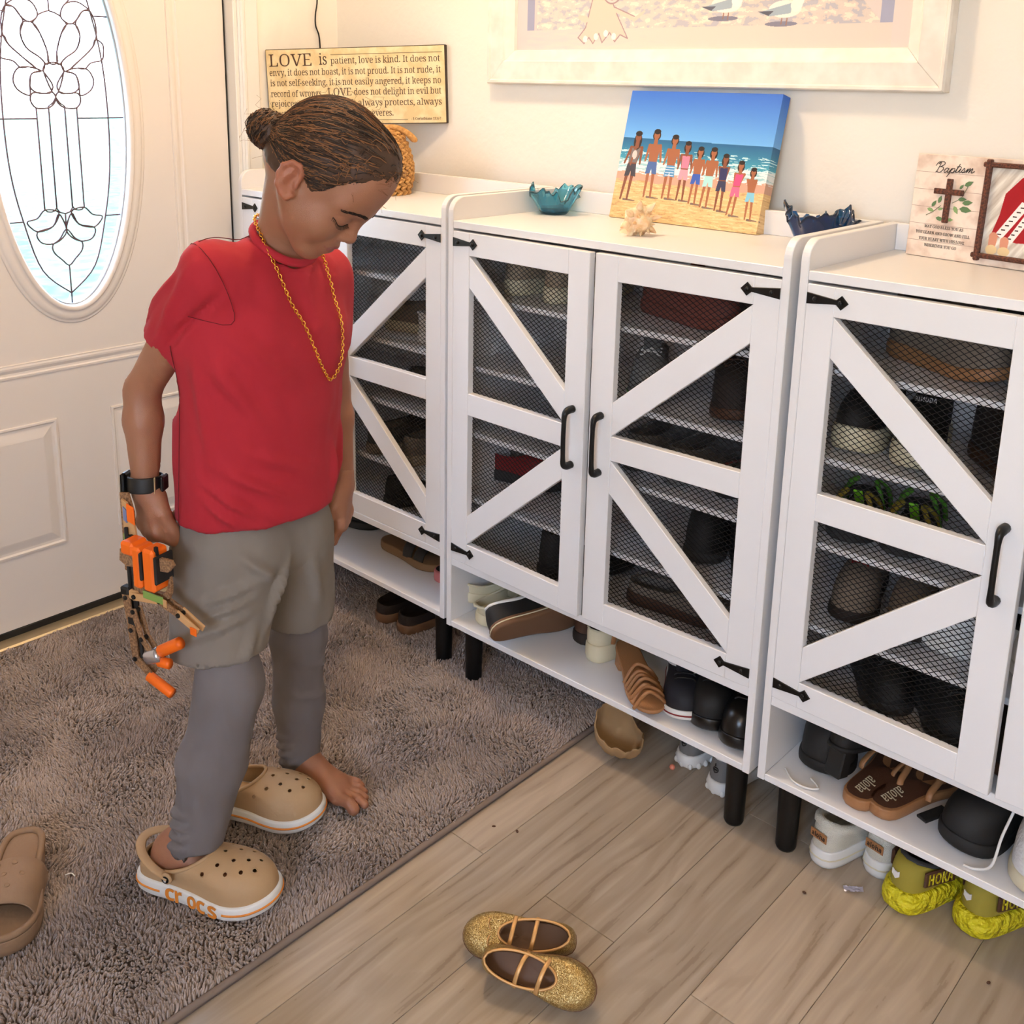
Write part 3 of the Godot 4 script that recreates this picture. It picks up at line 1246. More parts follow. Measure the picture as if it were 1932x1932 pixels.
	for s: float in [-1.0, 1.0]:
		for k in half.size():
			var pts := []
			for p: Vector2 in half[k]:
				pts.append(Vector2(p.x * s, p.y))
			glass_piece(door, pts, glass if k != 7 or s < 0 else sky_tinted, came, k == 0)
	glass_piece(door, [Vector2(-0.0195, 1.31), Vector2(-0.0195, 1.068), Vector2(-0.012, 1.058), Vector2(0, 1.0546), Vector2(0.012, 1.058), Vector2(0.0195, 1.068), Vector2(0.0195, 1.31), Vector2(0.008, 1.318), Vector2(0, 1.3315), Vector2(-0.008, 1.318)], glass, came, true)
	glass_piece(door, [Vector2(0, 1.3355), Vector2(0.0241, 1.3886), Vector2(0.0173, 1.406), Vector2(0, 1.4113), Vector2(-0.0173, 1.406), Vector2(-0.0241, 1.3886)], glass, came, false)
	glass_piece(door, [Vector2(0, 1.0166), Vector2(0.019, 0.9933), Vector2(0.037, 0.9805), Vector2(0.0345, 0.9615), Vector2(0.017, 0.9429), Vector2(0, 0.9276), Vector2(-0.017, 0.9429), Vector2(-0.0345, 0.9615), Vector2(-0.037, 0.9805), Vector2(-0.019, 0.9933)], glass, came, false)
	glass_piece(door, [Vector2(0.0103, 1.4097), Vector2(0.0118, 1.4368), Vector2(0.0252, 1.4758), Vector2(0.0393, 1.4976), Vector2(0.03, 1.5105), Vector2(0.0247, 1.5178), Vector2(0, 1.5268), Vector2(-0.0247, 1.5178), Vector2(-0.03, 1.5105), Vector2(-0.0393, 1.4976), Vector2(-0.0252, 1.4758), Vector2(-0.0118, 1.4368), Vector2(-0.0103, 1.4097)], glass, came, false)
	came_line(door, PackedVector3Array([V(0, 1.5268, zf), V(0, 1.705, zf)]), came)
	for s: float in [-1.0, 1.0]:
		came_line(door, spline(PackedVector3Array([V(s * 0.041, 1.5455, zf), V(s * 0.06, 1.57, zf), V(s * 0.055, 1.6, zf), V(0, 1.64, zf)]), 5), came)


func came_line(door: Node3D, line: PackedVector3Array, m: Material) -> void:
	var b := B()
	b.tube(line, 0.0021, 6)
	obj("came", b, m, door)


func glass_piece(door: Node3D, pts: Array, glass: Material, came: Material, straight: bool) -> void:
	var o := PackedVector2Array(pts) if straight else spline2(pts, 4, true)
	var b := B()
	b.prism(o, -0.0165, -0.0125, 0.0025)
	var pane := obj("pane", b, glass, door)
	var line := PackedVector3Array()
	for p in o:
		line.append(V(p.x, p.y, -0.014))
	b = B()
	b.tube(line, 0.0021, 6, true)
	obj("came", b, came, pane)


# ------------------------------------------------------------------ painting helpers for prints and posters
func im_ellipse(im: Image, cx: float, cy: float, rx: float, ry: float, col: Color) -> void:
	for y in range(maxi(0, int(cy - ry)), mini(im.get_height(), int(cy + ry) + 1)):
		var q := 1.0 - pow((y + 0.5 - cy) / ry, 2)
		if q > 0.0:
			var w := rx * sqrt(q)
			im.fill_rect(Rect2i(int(round(cx - w)), y, maxi(1, int(round(2 * w))), 1), col)


func im_limb(im: Image, a: Vector2, b: Vector2, ra: float, rb: float, col: Color) -> void:
	var m := int(a.distance_to(b)) + 1
	for k in m + 1:
		var f := float(k) / m
		var p := a.lerp(b, f)
		im_ellipse(im, p.x, p.y, lerpf(ra, rb, f), lerpf(ra, rb, f), col)


func im_poly(im: Image, pts: Array, col: Color) -> void:
	var y0 := 1e9
	var y1 := -1e9
	for p: Vector2 in pts:
		y0 = minf(y0, p.y)
		y1 = maxf(y1, p.y)
	for y in range(maxi(0, int(y0)), mini(im.get_height(), int(y1) + 1)):
		var xs := []
		for k in pts.size():
			var a: Vector2 = pts[k]
			var b: Vector2 = pts[(k + 1) % pts.size()]
			var yy := y + 0.5
			if (a.y <= yy) != (b.y <= yy):
				xs.append(a.x + (b.x - a.x) * (yy - a.y) / (b.y - a.y))
		xs.sort()
		for k in range(0, xs.size() - 1, 2):
			var xa := int(round(xs[k]))
			im.fill_rect(Rect2i(xa, y, maxi(1, int(round(xs[k + 1])) - xa), 1), col)


# ------------------------------------------------------------------ the verse board across the corner
func build_verse_sign() -> void:
	var t := thing("verse_sign", "cream wooden board printed with a LOVE is patient verse, hung across the corner", "sign")
	var ex := V(0.449, 0.019, -0.238).normalized()
	var ez := V(0.468, 0.0, 0.884)
	ez = (ez - ex * ez.dot(ex)).normalized()
	var ey := ez.cross(ex)
	var w := 0.508
	var h := 0.199
	t.transform = Transform3D(Basis(ex, ey, ez), V(-1.268, 1.459, -0.157) - ey * h)
	var b := B()
	b.box(V(w / 2, h / 2, -0.009), V(w, h, 0.018), 0.0015)
	obj("board", b, mat("dark_board_edge", Color(0.2, 0.15, 0.11), 0.6), t)
	b = B()
	b.box(V(w / 2, h / 2, 0.0004), V(w - 0.004, h - 0.004, 0.0012), 0.0003)
	var face := obj("printed_face", b, mottled("aged_cream_paper", noise_tex("cream_mottle", 0.015, 4, false, 4.0, FastNoiseLite.TYPE_SIMPLEX_SMOOTH, 256, ramp([Color(0.86, 0.76, 0.56), Color(0.93, 0.85, 0.68)], [0.25, 0.75])), 5.0, 0.55), t)
	var ink := mat("brown_ink", Color(0.3, 0.2, 0.14), 0.6)
	var at := func(x: float, y: float) -> Transform3D: return Transform3D(Basis(), V(x, h - y, 0.0012))
	letters("LOVE", 0.044, ink, face, at.call(0.010, 0.045), 0.124)
	letters("is", 0.04, ink, face, at.call(0.156, 0.043), 0.022)
	letters("patient, love is kind. It does not", 0.0235, ink, face, at.call(0.189, 0.0415), 0.305)
	letters("envy, it does not boast, it is not proud. It is not rude, it", 0.0235, ink, face, at.call(0.010, 0.0695), 0.485)
	letters("is not self-seeking, it is not easily angered, it keeps no", 0.0235, ink, face, at.call(0.010, 0.0965), 0.485)
	letters("record of wrongs.", 0.0235, ink, face, at.call(0.010, 0.125), 0.152)
	letters("LOVE", 0.0275, ink, face, at.call(0.176, 0.124), 0.068)
	letters("does not delight in evil but", 0.0235, ink, face, at.call(0.252, 0.123), 0.243)
	letters("rejoices with the truth. It always protects, always", 0.0235, ink, face, at.call(0.010, 0.151), 0.485)
	letters("trusts, always hopes, always perseveres.", 0.0235, ink, face, at.call(0.010, 0.178), 0.35)
	letters("- 1 Corinthians 13:4-7", 0.0095, ink, face, at.call(0.41, 0.1895), 0.082, true)
	b = B()
	b.box(V(0.345, h - 0.018, 0.0011), V(0.31, 0.0011, 0.0006), 0)
	b.box(V(0.24, h - 0.188, 0.0011), V(0.32, 0.0011, 0.0006), 0)
	obj("rule", b, ink, face)
	# thin black cord down the corner
	b = B()
	b.tube(spline(PackedVector3Array([V(-1.268, 1.42, -0.343), V(-1.268, 1.476, -0.342), V(-1.267, 1.505, -0.338), V(-1.266, 1.53, -0.327), V(-1.267, 1.56, -0.328), V(-1.267, 1.6, -0.335), V(-1.268, 1.68, -0.331), V(-1.268, 1.8, -0.336), V(-1.268, 2.0, -0.333), V(-1.268, 2.44, -0.335)]), 5), 0.0022, 6)
	tag(obj("cord", b, mat("black_cord", Color(0.04, 0.035, 0.035), 0.5)), "thin wavy black cord running down the corner wall above the verse board", "cord")


# ------------------------------------------------------------------ woven basket behind the child's head
func build_basket() -> void:
	var t := thing("woven_basket", "small round basket woven from pale water hyacinth, beside the child's forehead", "basket", V(-0.9, CAB_TOP, -0.243))
	var straw := mottled("hyacinth", noise_tex("straw_mottle", 0.05, 3, false, 4.0, FastNoiseLite.TYPE_SIMPLEX_SMOOTH, 128, ramp([Color(0.62, 0.43, 0.22), Color(0.85, 0.66, 0.4)], [0.2, 0.8])), 14.0, 0.75)
	var rr := [0.074, 0.079, 0.082, 0.083, 0.082, 0.079, 0.074, 0.068, 0.06]
	var b := B()
	var prof := PackedVector2Array([Vector2(0, 0.002)])
	for k in 9:
		prof.append(Vector2(rr[k] - 0.009, 0.004 + k * 0.0165))
	prof.append(Vector2(0.03, 0.158))
	prof.append(Vector2(0.0, 0.162))
	b.lathe(prof, 28)
	obj("inner_wall", b, straw, t)
	for k in 9:
		b = B()
		var cnt := 22
		for s in cnt:
			for side: float in [-1.0, 1.0]:
				var a := TAU * (s + (0.25 if side > 0 else 0.0) + 0.5 * (k % 2)) / cnt
				var q := Transform3D(Basis(V(-sin(a), 0, cos(a)), V(0, 1, 0), V(-cos(a), 0, -sin(a))), V(cos(a) * rr[k], 0.0085 + k * 0.0165 + side * 0.0038, sin(a) * rr[k]))
				b.t = q * Transform3D(Basis.from_euler(V(0, 0, side * 0.45)), Vector3.ZERO)
				b.ball(Vector3.ZERO, V(0.0135, 0.0052, 0.0065), 8, 5)
		obj("braid", b, straw, t)
	# folded braided cover
	b = B()
	for k in 4:
		var r: float = [0.05, 0.036, 0.022, 0.008][k]
		for s in (16 - k * 3):
			var a := TAU * (s + 0.5 * (k % 2)) / (16 - k * 3)
			b.t = Transform3D(Basis(V(-sin(a), 0.2, cos(a)).normalized(), V(0, 1, 0), V(-cos(a), 0, -sin(a))), V(cos(a) * r, 0.154 + k * 0.0042, sin(a) * r))
			b.ball(Vector3.ZERO, V(0.0125, 0.006, 0.0075), 8, 5)
	obj("cover", b, straw, t)
	b = B()
	var p := spline(PackedVector3Array([V(0.01, 0.168, -0.01), V(0.035, 0.168, -0.026), V(0.055, 0.155, -0.045), V(0.066, 0.14, -0.056)]), 5)
	for k in p.size():
		b.t = Transform3D(Basis(V(0.74, -0.35, -0.6).normalized(), V(0.3, 0.9, -0.25).normalized(), V(0.6, 0, 0.75)), p[k])
		b.ball(Vector3.ZERO, V(0.011, 0.008, 0.009), 8, 5)
	obj("tassel", b, straw, t)


# ------------------------------------------------------------------ big seaside picture in a whitewashed frame
func build_painting() -> void:
	var t := thing("seaside_painting", "large pale seaside painting in a whitewashed wooden frame on the back wall", "painting", V(-0.092, 1.383, WALL_Z))
	var wood := mottled("whitewashed_wood", noise_tex("whitewash", 0.02, 4, false, 4.0, FastNoiseLite.TYPE_SIMPLEX_SMOOTH, 256, ramp([Color(0.88, 0.85, 0.81), Color(0.935, 0.91, 0.875)], [0.2, 0.8])), 2.5, 0.55)
	var hw := 0.564
	var hh := 0.39
	var cy := 0.39
	# cross-section from the outer edge inwards: (inset, height above the wall)
	var prof := [Vector2(0, 0.001), Vector2(0, 0.026), Vector2(0.003, 0.031), Vector2(0.008, 0.031), Vector2(0.011, 0.027), Vector2(0.052, 0.0285), Vector2(0.056, 0.024), Vector2(0.078, 0.0155), Vector2(0.08, 0.006)]
	for s in 4:
		var b := B()
		for k in prof.size() - 1:
			var a: Vector2 = prof[k]
			var d: Vector2 = prof[k + 1]
			var e := 0.00035
			var ca := [V(-hw + a.x, cy - hh + a.x, a.y), V(hw - a.x, cy - hh + a.x, a.y), V(hw - a.x, cy + hh - a.x, a.y), V(-hw + a.x, cy + hh - a.x, a.y)]
			var cd := [V(-hw + d.x, cy - hh + d.x, d.y), V(hw - d.x, cy - hh + d.x, d.y), V(hw - d.x, cy + hh - d.x, d.y), V(-hw + d.x, cy + hh - d.x, d.y)]
			var run: Vector3 = (ca[(s + 1) % 4] - ca[s]).normalized() * e
			b.quad(ca[s] + run, ca[(s + 1) % 4] - run, cd[(s + 1) % 4] - run, cd[s] + run)
		obj("frame_rail", b, wood, t)
	var b := B()
	b.quad(V(-hw + 0.078, cy - hh + 0.078, 0.0075), V(hw - 0.078, cy - hh + 0.078, 0.0075), V(hw - 0.078, cy + hh - 0.078, 0.0075), V(-hw + 0.078, cy + hh - 0.078, 0.0075))
	obj("painted_panel", b, picture("seaside_picture", paint_seaside(), 0.45), t)
	b = B()
	b.box(V(0, cy, 0.003), V(2 * hw - 0.02, 2 * hh - 0.02, 0.005), 0)
	obj("backing", b, wood, t)


func paint_seaside() -> Image:
	var w := 1200
	var h := 750
	var im := Image.create(w, h, false, Image.FORMAT_RGB8)
	var f := FastNoiseLite.new()
	f.seed = 5
	f.frequency = 0.03
	f.fractal_octaves = 4
	var sand := Color(0.83, 0.78, 0.75)
	for y in range(0, h, 2):
		for x in range(0, w, 2):
			var d := f.get_noise_2d(x * 0.7, y * 1.6)
			var c := sand
			if y < 230:
				c = Color(0.72, 0.84, 0.92)
			elif y < 330:
				c = Color(0.6, 0.76, 0.84)
			elif d < -0.18:
				c = Color(0.72, 0.71, 0.75)
			elif d > 0.3:
				c = Color(0.9, 0.86, 0.8)
			c = c.lightened(0.05) if d > 0.0 else c
			im.fill_rect(Rect2i(x, y, 2, 2), c)
	# painted ledge along the foot and posts at the sides
	for y in range(h - 56, h):
		for x in range(0, w, 3):
			var d := f.get_noise_2d(x * 0.3, y * 2.0 + 900)
			im.fill_rect(Rect2i(x, y, 3, 1), Color(0.87, 0.81, 0.775).lerp(Color(0.8, 0.75, 0.78), clampf(0.5 - x / 900.0 + d * 0.4, 0.0, 1.0)))
	im.fill_rect(Rect2i(0, 0, 42, h), Color(0.84, 0.78, 0.78))
	im.fill_rect(Rect2i(42, 0, 28, h - 56), Color(0.6, 0.61, 0.72))
	im.fill_rect(Rect2i(70, 0, 10, h - 56), Color(0.86, 0.76, 0.75))
	im.fill_rect(Rect2i(1124, 0, 30, h - 56), Color(0.63, 0.64, 0.74))
	im.fill_rect(Rect2i(1154, 0, 46, h), Color(0.86, 0.81, 0.79))
	im_poly(im, [Vector2(1010, h - 175), Vector2(1124, h - 62), Vector2(1124, h - 175)], Color(0.85, 0.8, 0.79))
	im_limb(im, Vector2(160, h - 135), Vector2(235, h - 168), 3, 4, Color(0.88, 0.84, 0.82))
	# conch on the ledge
	var line := Color(0.63, 0.53, 0.56)
	var skin := Color(0.88, 0.78, 0.72)
	var body := [Vector2(286, h - 140), Vector2(262, h - 60), Vector2(236, h - 34), Vector2(258, h - 18), Vector2(275, h - 34), Vector2(290, h - 18), Vector2(310, h - 44), Vector2(322, h - 20), Vector2(348, h - 46), Vector2(366, h - 22), Vector2(384, h - 40), Vector2(410, h - 30), Vector2(372, h - 90), Vector2(350, h - 130)]
	im_poly(im, body, skin)
	for k in body.size():
		im_limb(im, body[k], body[(k + 1) % body.size()], 1.6, 1.6, line)
	for p: Vector2 in [Vector2(262, h - 30), Vector2(300, h - 36), Vector2(334, h - 44), Vector2(362, h - 36)]:
		im_ellipse(im, p.x, p.y, 8, 9, Color(0.95, 0.92, 0.9))
	im_limb(im, Vector2(365, h - 105), Vector2(430, h - 78), 7, 5, skin)
	im_limb(im, Vector2(430, h - 78), Vector2(462, h - 98), 5, 3, skin)
	im_limb(im, Vector2(360, h - 112), Vector2(430, h - 86), 1.5, 1.5, line)
	im_limb(im, Vector2(240, h - 88), Vector2(262, h - 82), 6, 9, skin)
	im_ellipse(im, 312, h - 148, 32, 16, Color(0.76, 0.68, 0.66))
	for r: float in [27.0, 18.0, 9.0]:
		im_ellipse(im, 352, h - 150, r * 1.2, r * 1.15, line)
		im_ellipse(im, 352, h - 150, r * 1.2 - 4, r * 1.15 - 4, Color(0.84, 0.79, 0.78))
	im_ellipse(im, 396, h - 160, 16, 24, Color(0.7, 0.63, 0.68))
	# gulls with their shadows
	for g: Vector2 in [Vector2(715, h - 108), Vector2(880, h - 92)]:
		im_ellipse(im, g.x - 8, g.y + 34, 44, 6, Color(0.5, 0.5, 0.58))
		im_limb(im, g + Vector2(-6, 18), g + Vector2(-8, 34), 1.6, 1.6, Color(0.6, 0.45, 0.4))
		im_limb(im, g + Vector2(8, 18), g + Vector2(6, 36), 1.6, 1.6, Color(0.6, 0.45, 0.4))
		im_ellipse(im, g.x, g.y, 44, 20, Color(0.93, 0.91, 0.88))
		im_poly(im, [g + Vector2(-72, 6), g + Vector2(20, -14), g + Vector2(16, 10), g + Vector2(-40, 16)], Color(0.62, 0.68, 0.74))
		im_poly(im, [g + Vector2(-74, 4), g + Vector2(-30, 4), g + Vector2(-44, 15)], Color(0.35, 0.36, 0.42))
		im_limb(im, g + Vector2(30, -8), g + Vector2(48, -44), 15, 11, Color(0.94, 0.92, 0.9))
		im_ellipse(im, g.x + 50, g.y - 48, 14, 12, Color(0.94, 0.92, 0.9))
		im_limb(im, g + Vector2(60, -46), g + Vector2(80, -42), 4, 2, Color(0.85, 0.65, 0.3))
	return im


# ------------------------------------------------------------------ canvas print of a family on a beach
func build_canvas() -> void:
	var t := thing("canvas_print", "square blue canvas print of a family on the beach, leaning on the wall", "canvas print")
	var w := 0.372
	var h := 0.281
	var dp := 0.03
	var foot := V(-0.211, CAB_TOP + 0.0015, -0.315)
	var ex := V(0.376, 0, 0.008).normalized()
	var lean := 0.235
	var back := V(0, 1, 0).cross(ex) * -1.0
	var ey := (V(0, 1, 0) * cos(lean) + back * sin(lean))
	if ey.z > 0:
		ey = (V(0, 1, 0) * cos(lean) - back * sin(lean))
	var ez := ex.cross(ey)
	t.transform = Transform3D(Basis(ex, ey, ez), foot)
	var im := paint_beach()
	var face := picture("beach_photo_print", im, 0.55)
	var b := B()
	# the print wraps round the stretcher: front, then the four sides with the border colours
	b.quad(V(0, 0, 0), V(w, 0, 0), V(w, h, 0), V(0, h, 0))
	var e := 0.015
	b.quad(V(w, 0, 0), V(w, 0, -dp), V(w, h, -dp), V(w, h, 0), Rect2(1 - e, 0, e, 1))
	b.quad(V(0, 0, -dp), V(0, 0, 0), V(0, h, 0), V(0, h, -dp), Rect2(0, 0, e, 1))
	b.quad(V(0, h, 0), V(w, h, 0), V(w, h, -dp), V(0, h, -dp), Rect2(0, 0, 1, e))
	b.quad(V(0, 0, -dp), V(w, 0, -dp), V(w, 0, 0), V(0, 0, 0), Rect2(0, 1 - e, 1, e))
	obj("printed_canvas", b, face, t)
	b = B()
	b.box(V(w / 2, h / 2, -dp + 0.004), V(w - 0.006, h - 0.006, 0.006), 0)
	obj("stretcher", b, mat("stretcher_wood", Color(0.72, 0.58, 0.4), 0.7), t)


func paint_beach() -> Image:
	var w := 768
	var h := 576
	var im := Image.create(w, h, false, Image.FORMAT_RGB8)
	var f := FastNoiseLite.new()
	f.seed = 9
	f.frequency = 0.02
	f.fractal_octaves = 4
	for y in range(0, h, 2):
		for x in range(0, w, 2):
			var u := float(x) / w
			var v := float(y) / h - 0.009 * u
			var d := f.get_noise_2d(x * 0.6, y * 4.0)
			var c: Color
			if v < 0.366:
				c = Color(0.2, 0.42, 0.8).lerp(Color(0.42, 0.68, 0.92), v / 0.366)
			elif v < 0.54 + d * 0.03:
				var q := (v - 0.366) / 0.17
				c = Color(0.1, 0.36, 0.55).lerp(Color(0.25, 0.6, 0.7), q)
				if q > 0.45 and d > 0.22:
					c = Color(0.75, 0.88, 0.9)
			elif v < 0.63 + d * 0.04:
				c = Color(0.88, 0.9, 0.9) if d > -0.15 else Color(0.6, 0.78, 0.8)
			elif v < 0.7 + d * 0.03:
				c = Color(0.8, 0.62, 0.53)
			else:
				c = Color(0.87, 0.72, 0.5) if d < 0.2 else Color(0.92, 0.79, 0.58)
				if d < -0.35:
					c = Color(0.77, 0.61, 0.42)
			im.fill_rect(Rect2i(x, y, 2, 2), c)
	# head u, head v, feet u, feet v, top colour (alpha 0: bare chest), bottoms colour, hair length
	var people := [
		[0.109, 0.354, 0.08, 0.848, Color(0.45, 0.42, 0.42), Color(0.25, 0.24, 0.28), 2.4],
		[0.238, 0.331, 0.244, 0.813, Color(0, 0, 0, 0), Color(0.28, 0.4, 0.62), 0.6],
		[0.371, 0.363, 0.372, 0.811, Color(0, 0, 0, 0), Color(0.3, 0.55, 0.75), 0.6],
		[0.466, 0.403, 0.471, 0.813, Color(0.88, 0.5, 0.6), Color(0.88, 0.6, 0.66), 1.2],
		[0.557, 0.436, 0.556, 0.829, Color(0, 0, 0, 0), Color(0.2, 0.35, 0.7), 1.2],
		[0.644, 0.436, 0.635, 0.846, Color(0, 0, 0, 0), Color(0.66, 0.86, 0.86), 1.2],
		[0.727, 0.476, 0.732, 0.86, Color(0.15, 0.17, 0.35), Color(0.2, 0.2, 0.32), 1.6],
		[0.832, 0.516, 0.812, 0.883, Color(0.92, 0.3, 0.5), Color(0.92, 0.4, 0.55), 1.3],
		[0.914, 0.557, 0.929, 0.901, Color(0, 0, 0, 0), Color(0.5, 0.75, 0.85), 1.0]]
	for k in people.size():
		var p: Array = people[k]
		var top := Vector2(p[0] * w, p[1] * h)
		var ft := Vector2(p[2] * w, p[3] * h)
		var H := ft.y - top.y
		var r := H * 0.062 + 2.0
		var skin := Color(0.62, 0.38, 0.25) if k % 3 else Color(0.5, 0.29, 0.19)
		var hair := Color(0.13, 0.08, 0.06)
		var sh := top + Vector2(0, H * 0.16)
		var hip := top.lerp(ft, 0.47)
		im_limb(im, ft + Vector2(0, 2), ft + Vector2(H * 0.22, 4), 5, 2, Color(0.48, 0.4, 0.36))
		for s: float in [-1.0, 1.0]:
			im_limb(im, hip + Vector2(s * H * 0.045, 0), ft + Vector2(s * H * 0.065, 0), H * 0.036, H * 0.017, skin)
			im_limb(im, sh + Vector2(s * H * 0.105, H * 0.02), hip + Vector2(s * H * (0.15 if k < 6 else 0.05), H * -0.04), H * 0.026, H * 0.017, skin)
		im_poly(im, [sh + Vector2(-H * 0.115, 0), sh + Vector2(H * 0.115, 0), hip + Vector2(H * 0.075, 0), hip + Vector2(-H * 0.075, 0)], skin)
		var shirt: Color = p[4]
		if shirt.a > 0.5:
			im_poly(im, [sh + Vector2(-H * 0.085, H * 0.03), sh + Vector2(H * 0.085, H * 0.03), hip + Vector2(H * 0.075, -H * 0.05), hip + Vector2(-H * 0.075, -H * 0.05)], shirt)
		im_poly(im, [hip + Vector2(-H * 0.085, -H * 0.03), hip + Vector2(H * 0.085, -H * 0.03), hip + Vector2(H * 0.11, H * 0.17), hip + Vector2(H * 0.02, H * 0.16), hip + Vector2(0, H * 0.08), hip + Vector2(-H * 0.02, H * 0.16), hip + Vector2(-H * 0.11, H * 0.17)], p[5])
		if k == 2:
			for q in 4:
				im.fill_rect(Rect2i(int(hip.x - H * 0.09), int(hip.y + q * H * 0.045), int(H * 0.18), 3), Color(0.9, 0.93, 0.95))
		im_ellipse(im, top.x, top.y + r * (p[6] as float) * 0.5, r * 1.12, r * (0.9 + (p[6] as float) * 0.42), hair)
		im_limb(im, top + Vector2(0, r), sh, r * 0.5, r * 0.55, skin)
		im_ellipse(im, top.x, top.y + r * 0.25, r * 0.8, r * 1.0, skin)
		im_ellipse(im, top.x, top.y - r * 0.6, r * 0.95, r * 0.6, hair)
	# the baby carried by the first
	im_ellipse(im, 0.103 * w, 0.5 * h, 13, 20, Color(0.9, 0.78, 0.76))
	im_ellipse(im, 0.1 * w, 0.445 * h, 9, 10, Color(0.5, 0.3, 0.2))
	im_limb(im, Vector2(0.09 * w, 0.53 * h), Vector2(0.085 * w, 0.58 * h), 5, 4, Color(0.55, 0.33, 0.22))
	return im


# ------------------------------------------------------------------ conch shell
func build_shell() -> void:
	var t := thing("conch_shell", "cream spiky conch shell lying in front of the canvas print", "shell", V(0.008, CAB_TOP, -0.122), -0.55)
	var m := mottled("shell_cream", noise_tex("shell_mottle", 0.03, 4, false, 4.0, FastNoiseLite.TYPE_SIMPLEX_SMOOTH, 128, ramp([Color(0.85, 0.66, 0.46), Color(0.95, 0.86, 0.72)], [0.2, 0.7])), 12.0, 0.4)
	m.subsurf_scatter_enabled = true
	m.subsurf_scatter_strength = 0.15
	# spire to +x, siphon to -x
	var turn := Transform3D(Basis.from_euler(V(0.5, 0, -PI / 2 - 0.28)), V(-0.006, 0.03, 0))
	var b := B(turn)
	var rows := []
	var prof := [Vector2(0.002, -0.05), Vector2(0.006, -0.044), Vector2(0.013, -0.03), Vector2(0.022, -0.014), Vector2(0.029, -0.001), Vector2(0.0305, 0.006), Vector2(0.026, 0.011), Vector2(0.02, 0.0135), Vector2(0.0205, 0.018), Vector2(0.0165, 0.022), Vector2(0.012, 0.024), Vector2(0.012, 0.0275), Vector2(0.008, 0.031), Vector2(0.005, 0.033), Vector2(0.001, 0.038)]
	for p: Vector2 in prof:
		var row := PackedVector3Array()
		for s in 28:
			var a := TAU * s / 28.0
			var flare := 1.0 + 0.5 * pow(maxf(0.0, cos(a - 0.6)), 3.0) * clampf((0.012 - p.y) / 0.03, 0, 1) * clampf((p.y + 0.05) / 0.02, 0, 1)
			var rid := 1.0 + 0.04 * sin(a * 9.0)
			row.append(V(cos(a) * p.x * flare * rid, p.y, sin(a) * p.x * flare * rid))
		rows.append(row)
	b.grid(rows, true, false, true)
	obj("body_whorl", b, m, t)
	for k in 8:
		var a := TAU * k / 8.0 + 0.3
		var bb := B(turn)
		var out := V(cos(a), 0.35, sin(a))
		var base := V(cos(a) * 0.026, 0.005, sin(a) * 0.026)
		bb.tube(PackedVector3Array([base - out * 0.004, base + out * 0.006, base + out * 0.014, base + out * 0.02]), 0.008, 8, false, 1.0, PackedFloat32Array([0.0085, 0.007, 0.004, 0.0008]))
		for q in 1:
			var a2 := a + 0.3
			var o2 := V(cos(a2), 0.4, sin(a2))
			var b2 := V(cos(a2) * 0.0175, 0.0185, sin(a2) * 0.0175)
			bb.tube(PackedVector3Array([b2 - o2 * 0.002, b2 + o2 * 0.004, b2 + o2 * 0.009]), 0.004, 6, false, 1.0, PackedFloat32Array([0.0045, 0.0035, 0.0006]))
		obj("spike", bb, m, t)
	b = B(turn)
	b.grid(lip_rows(), false, false, false)
	obj("lip", b, mat("shell_lip", Color(0.93, 0.76, 0.62), 0.3), t)


func lip_rows() -> Array:
	var rows := []
	for k in 12:
		var f := k / 11.0
		var y := lerpf(-0.044, 0.01, f)
		var row := PackedVector3Array()
		for s in 6:
			var q := s / 5.0
			var a := 0.6 + lerpf(-0.15, 0.35, q)
			var r := lerpf(0.014, 0.046, q) * (0.35 + 0.65 * sin(PI * (0.12 + 0.8 * f)))
			row.append(V(cos(a) * r, y + 0.004 * sin(f * 20.0) * q, sin(a) * r))
		rows.append(row)
	return rows


# ------------------------------------------------------------------ ruffled glass bowls
func glass_bowl(label: String, at: Vector3, r_foot: float, r_rim: float, h: float, waves: int, seed_: int, turn: float, foot_c: Color, wall_c: Color) -> void:
	var t := thing("glass_bowl", label, "bowl", at, turn, "")
	var f := FastNoiseLite.new()
	f.seed = seed_
	f.frequency = 1.0
	var n := 72
	var rows := []
	# outer wall up, then inner wall down
	var stops := []
	for k in 11:
		stops.append([k / 10.0, 0.0])
	for k in 11:
		stops.append([1.0 - k / 10.0, 0.0035])
	for st: Array in stops:
		var q: float = st[0]
		var inset: float = st[1]
		var row := PackedVector3Array()
		for s in n:
			var a := TAU * s / n
			var ruf := (0.6 * sin(a * waves) + 0.55 * f.get_noise_2d(cos(a) * 2.2, sin(a) * 2.2) + 0.5 * sin(a * (waves * 2 + 1) + 1.0)) * pow(q, 1.4)
			var r := lerpf(r_foot, r_rim, pow(q, 0.85)) * (1.0 + 0.26 * ruf) - inset
			var y := h * q * (1.0 + 0.42 * (0.5 * sin(a * waves + 1.2) + f.get_noise_2d(cos(a) * 3.0 + 7.0, sin(a) * 3.0)) * pow(q, 2.0)) + inset * (1.6 if q < 0.05 else 0.3)
			row.append(V(cos(a) * r, y, sin(a) * r))
		rows.append(row)
	var b := B()
	b.grid(rows, true, false, true, true)
	obj("wall", b, art_glass("bowl_wall_%d" % seed_, wall_c), t)
	b = B()
	b.lathe(PackedVector2Array([Vector2(0, 0.0), Vector2(r_foot * 0.95, 0.0), Vector2(r_foot * 1.06, 0.004), Vector2(r_foot * 1.1, 0.012), Vector2(r_foot * 1.02, 0.016), Vector2(0, 0.014)]), 36)
	obj("foot", b, art_glass("bowl_foot_%d" % seed_, foot_c), t)


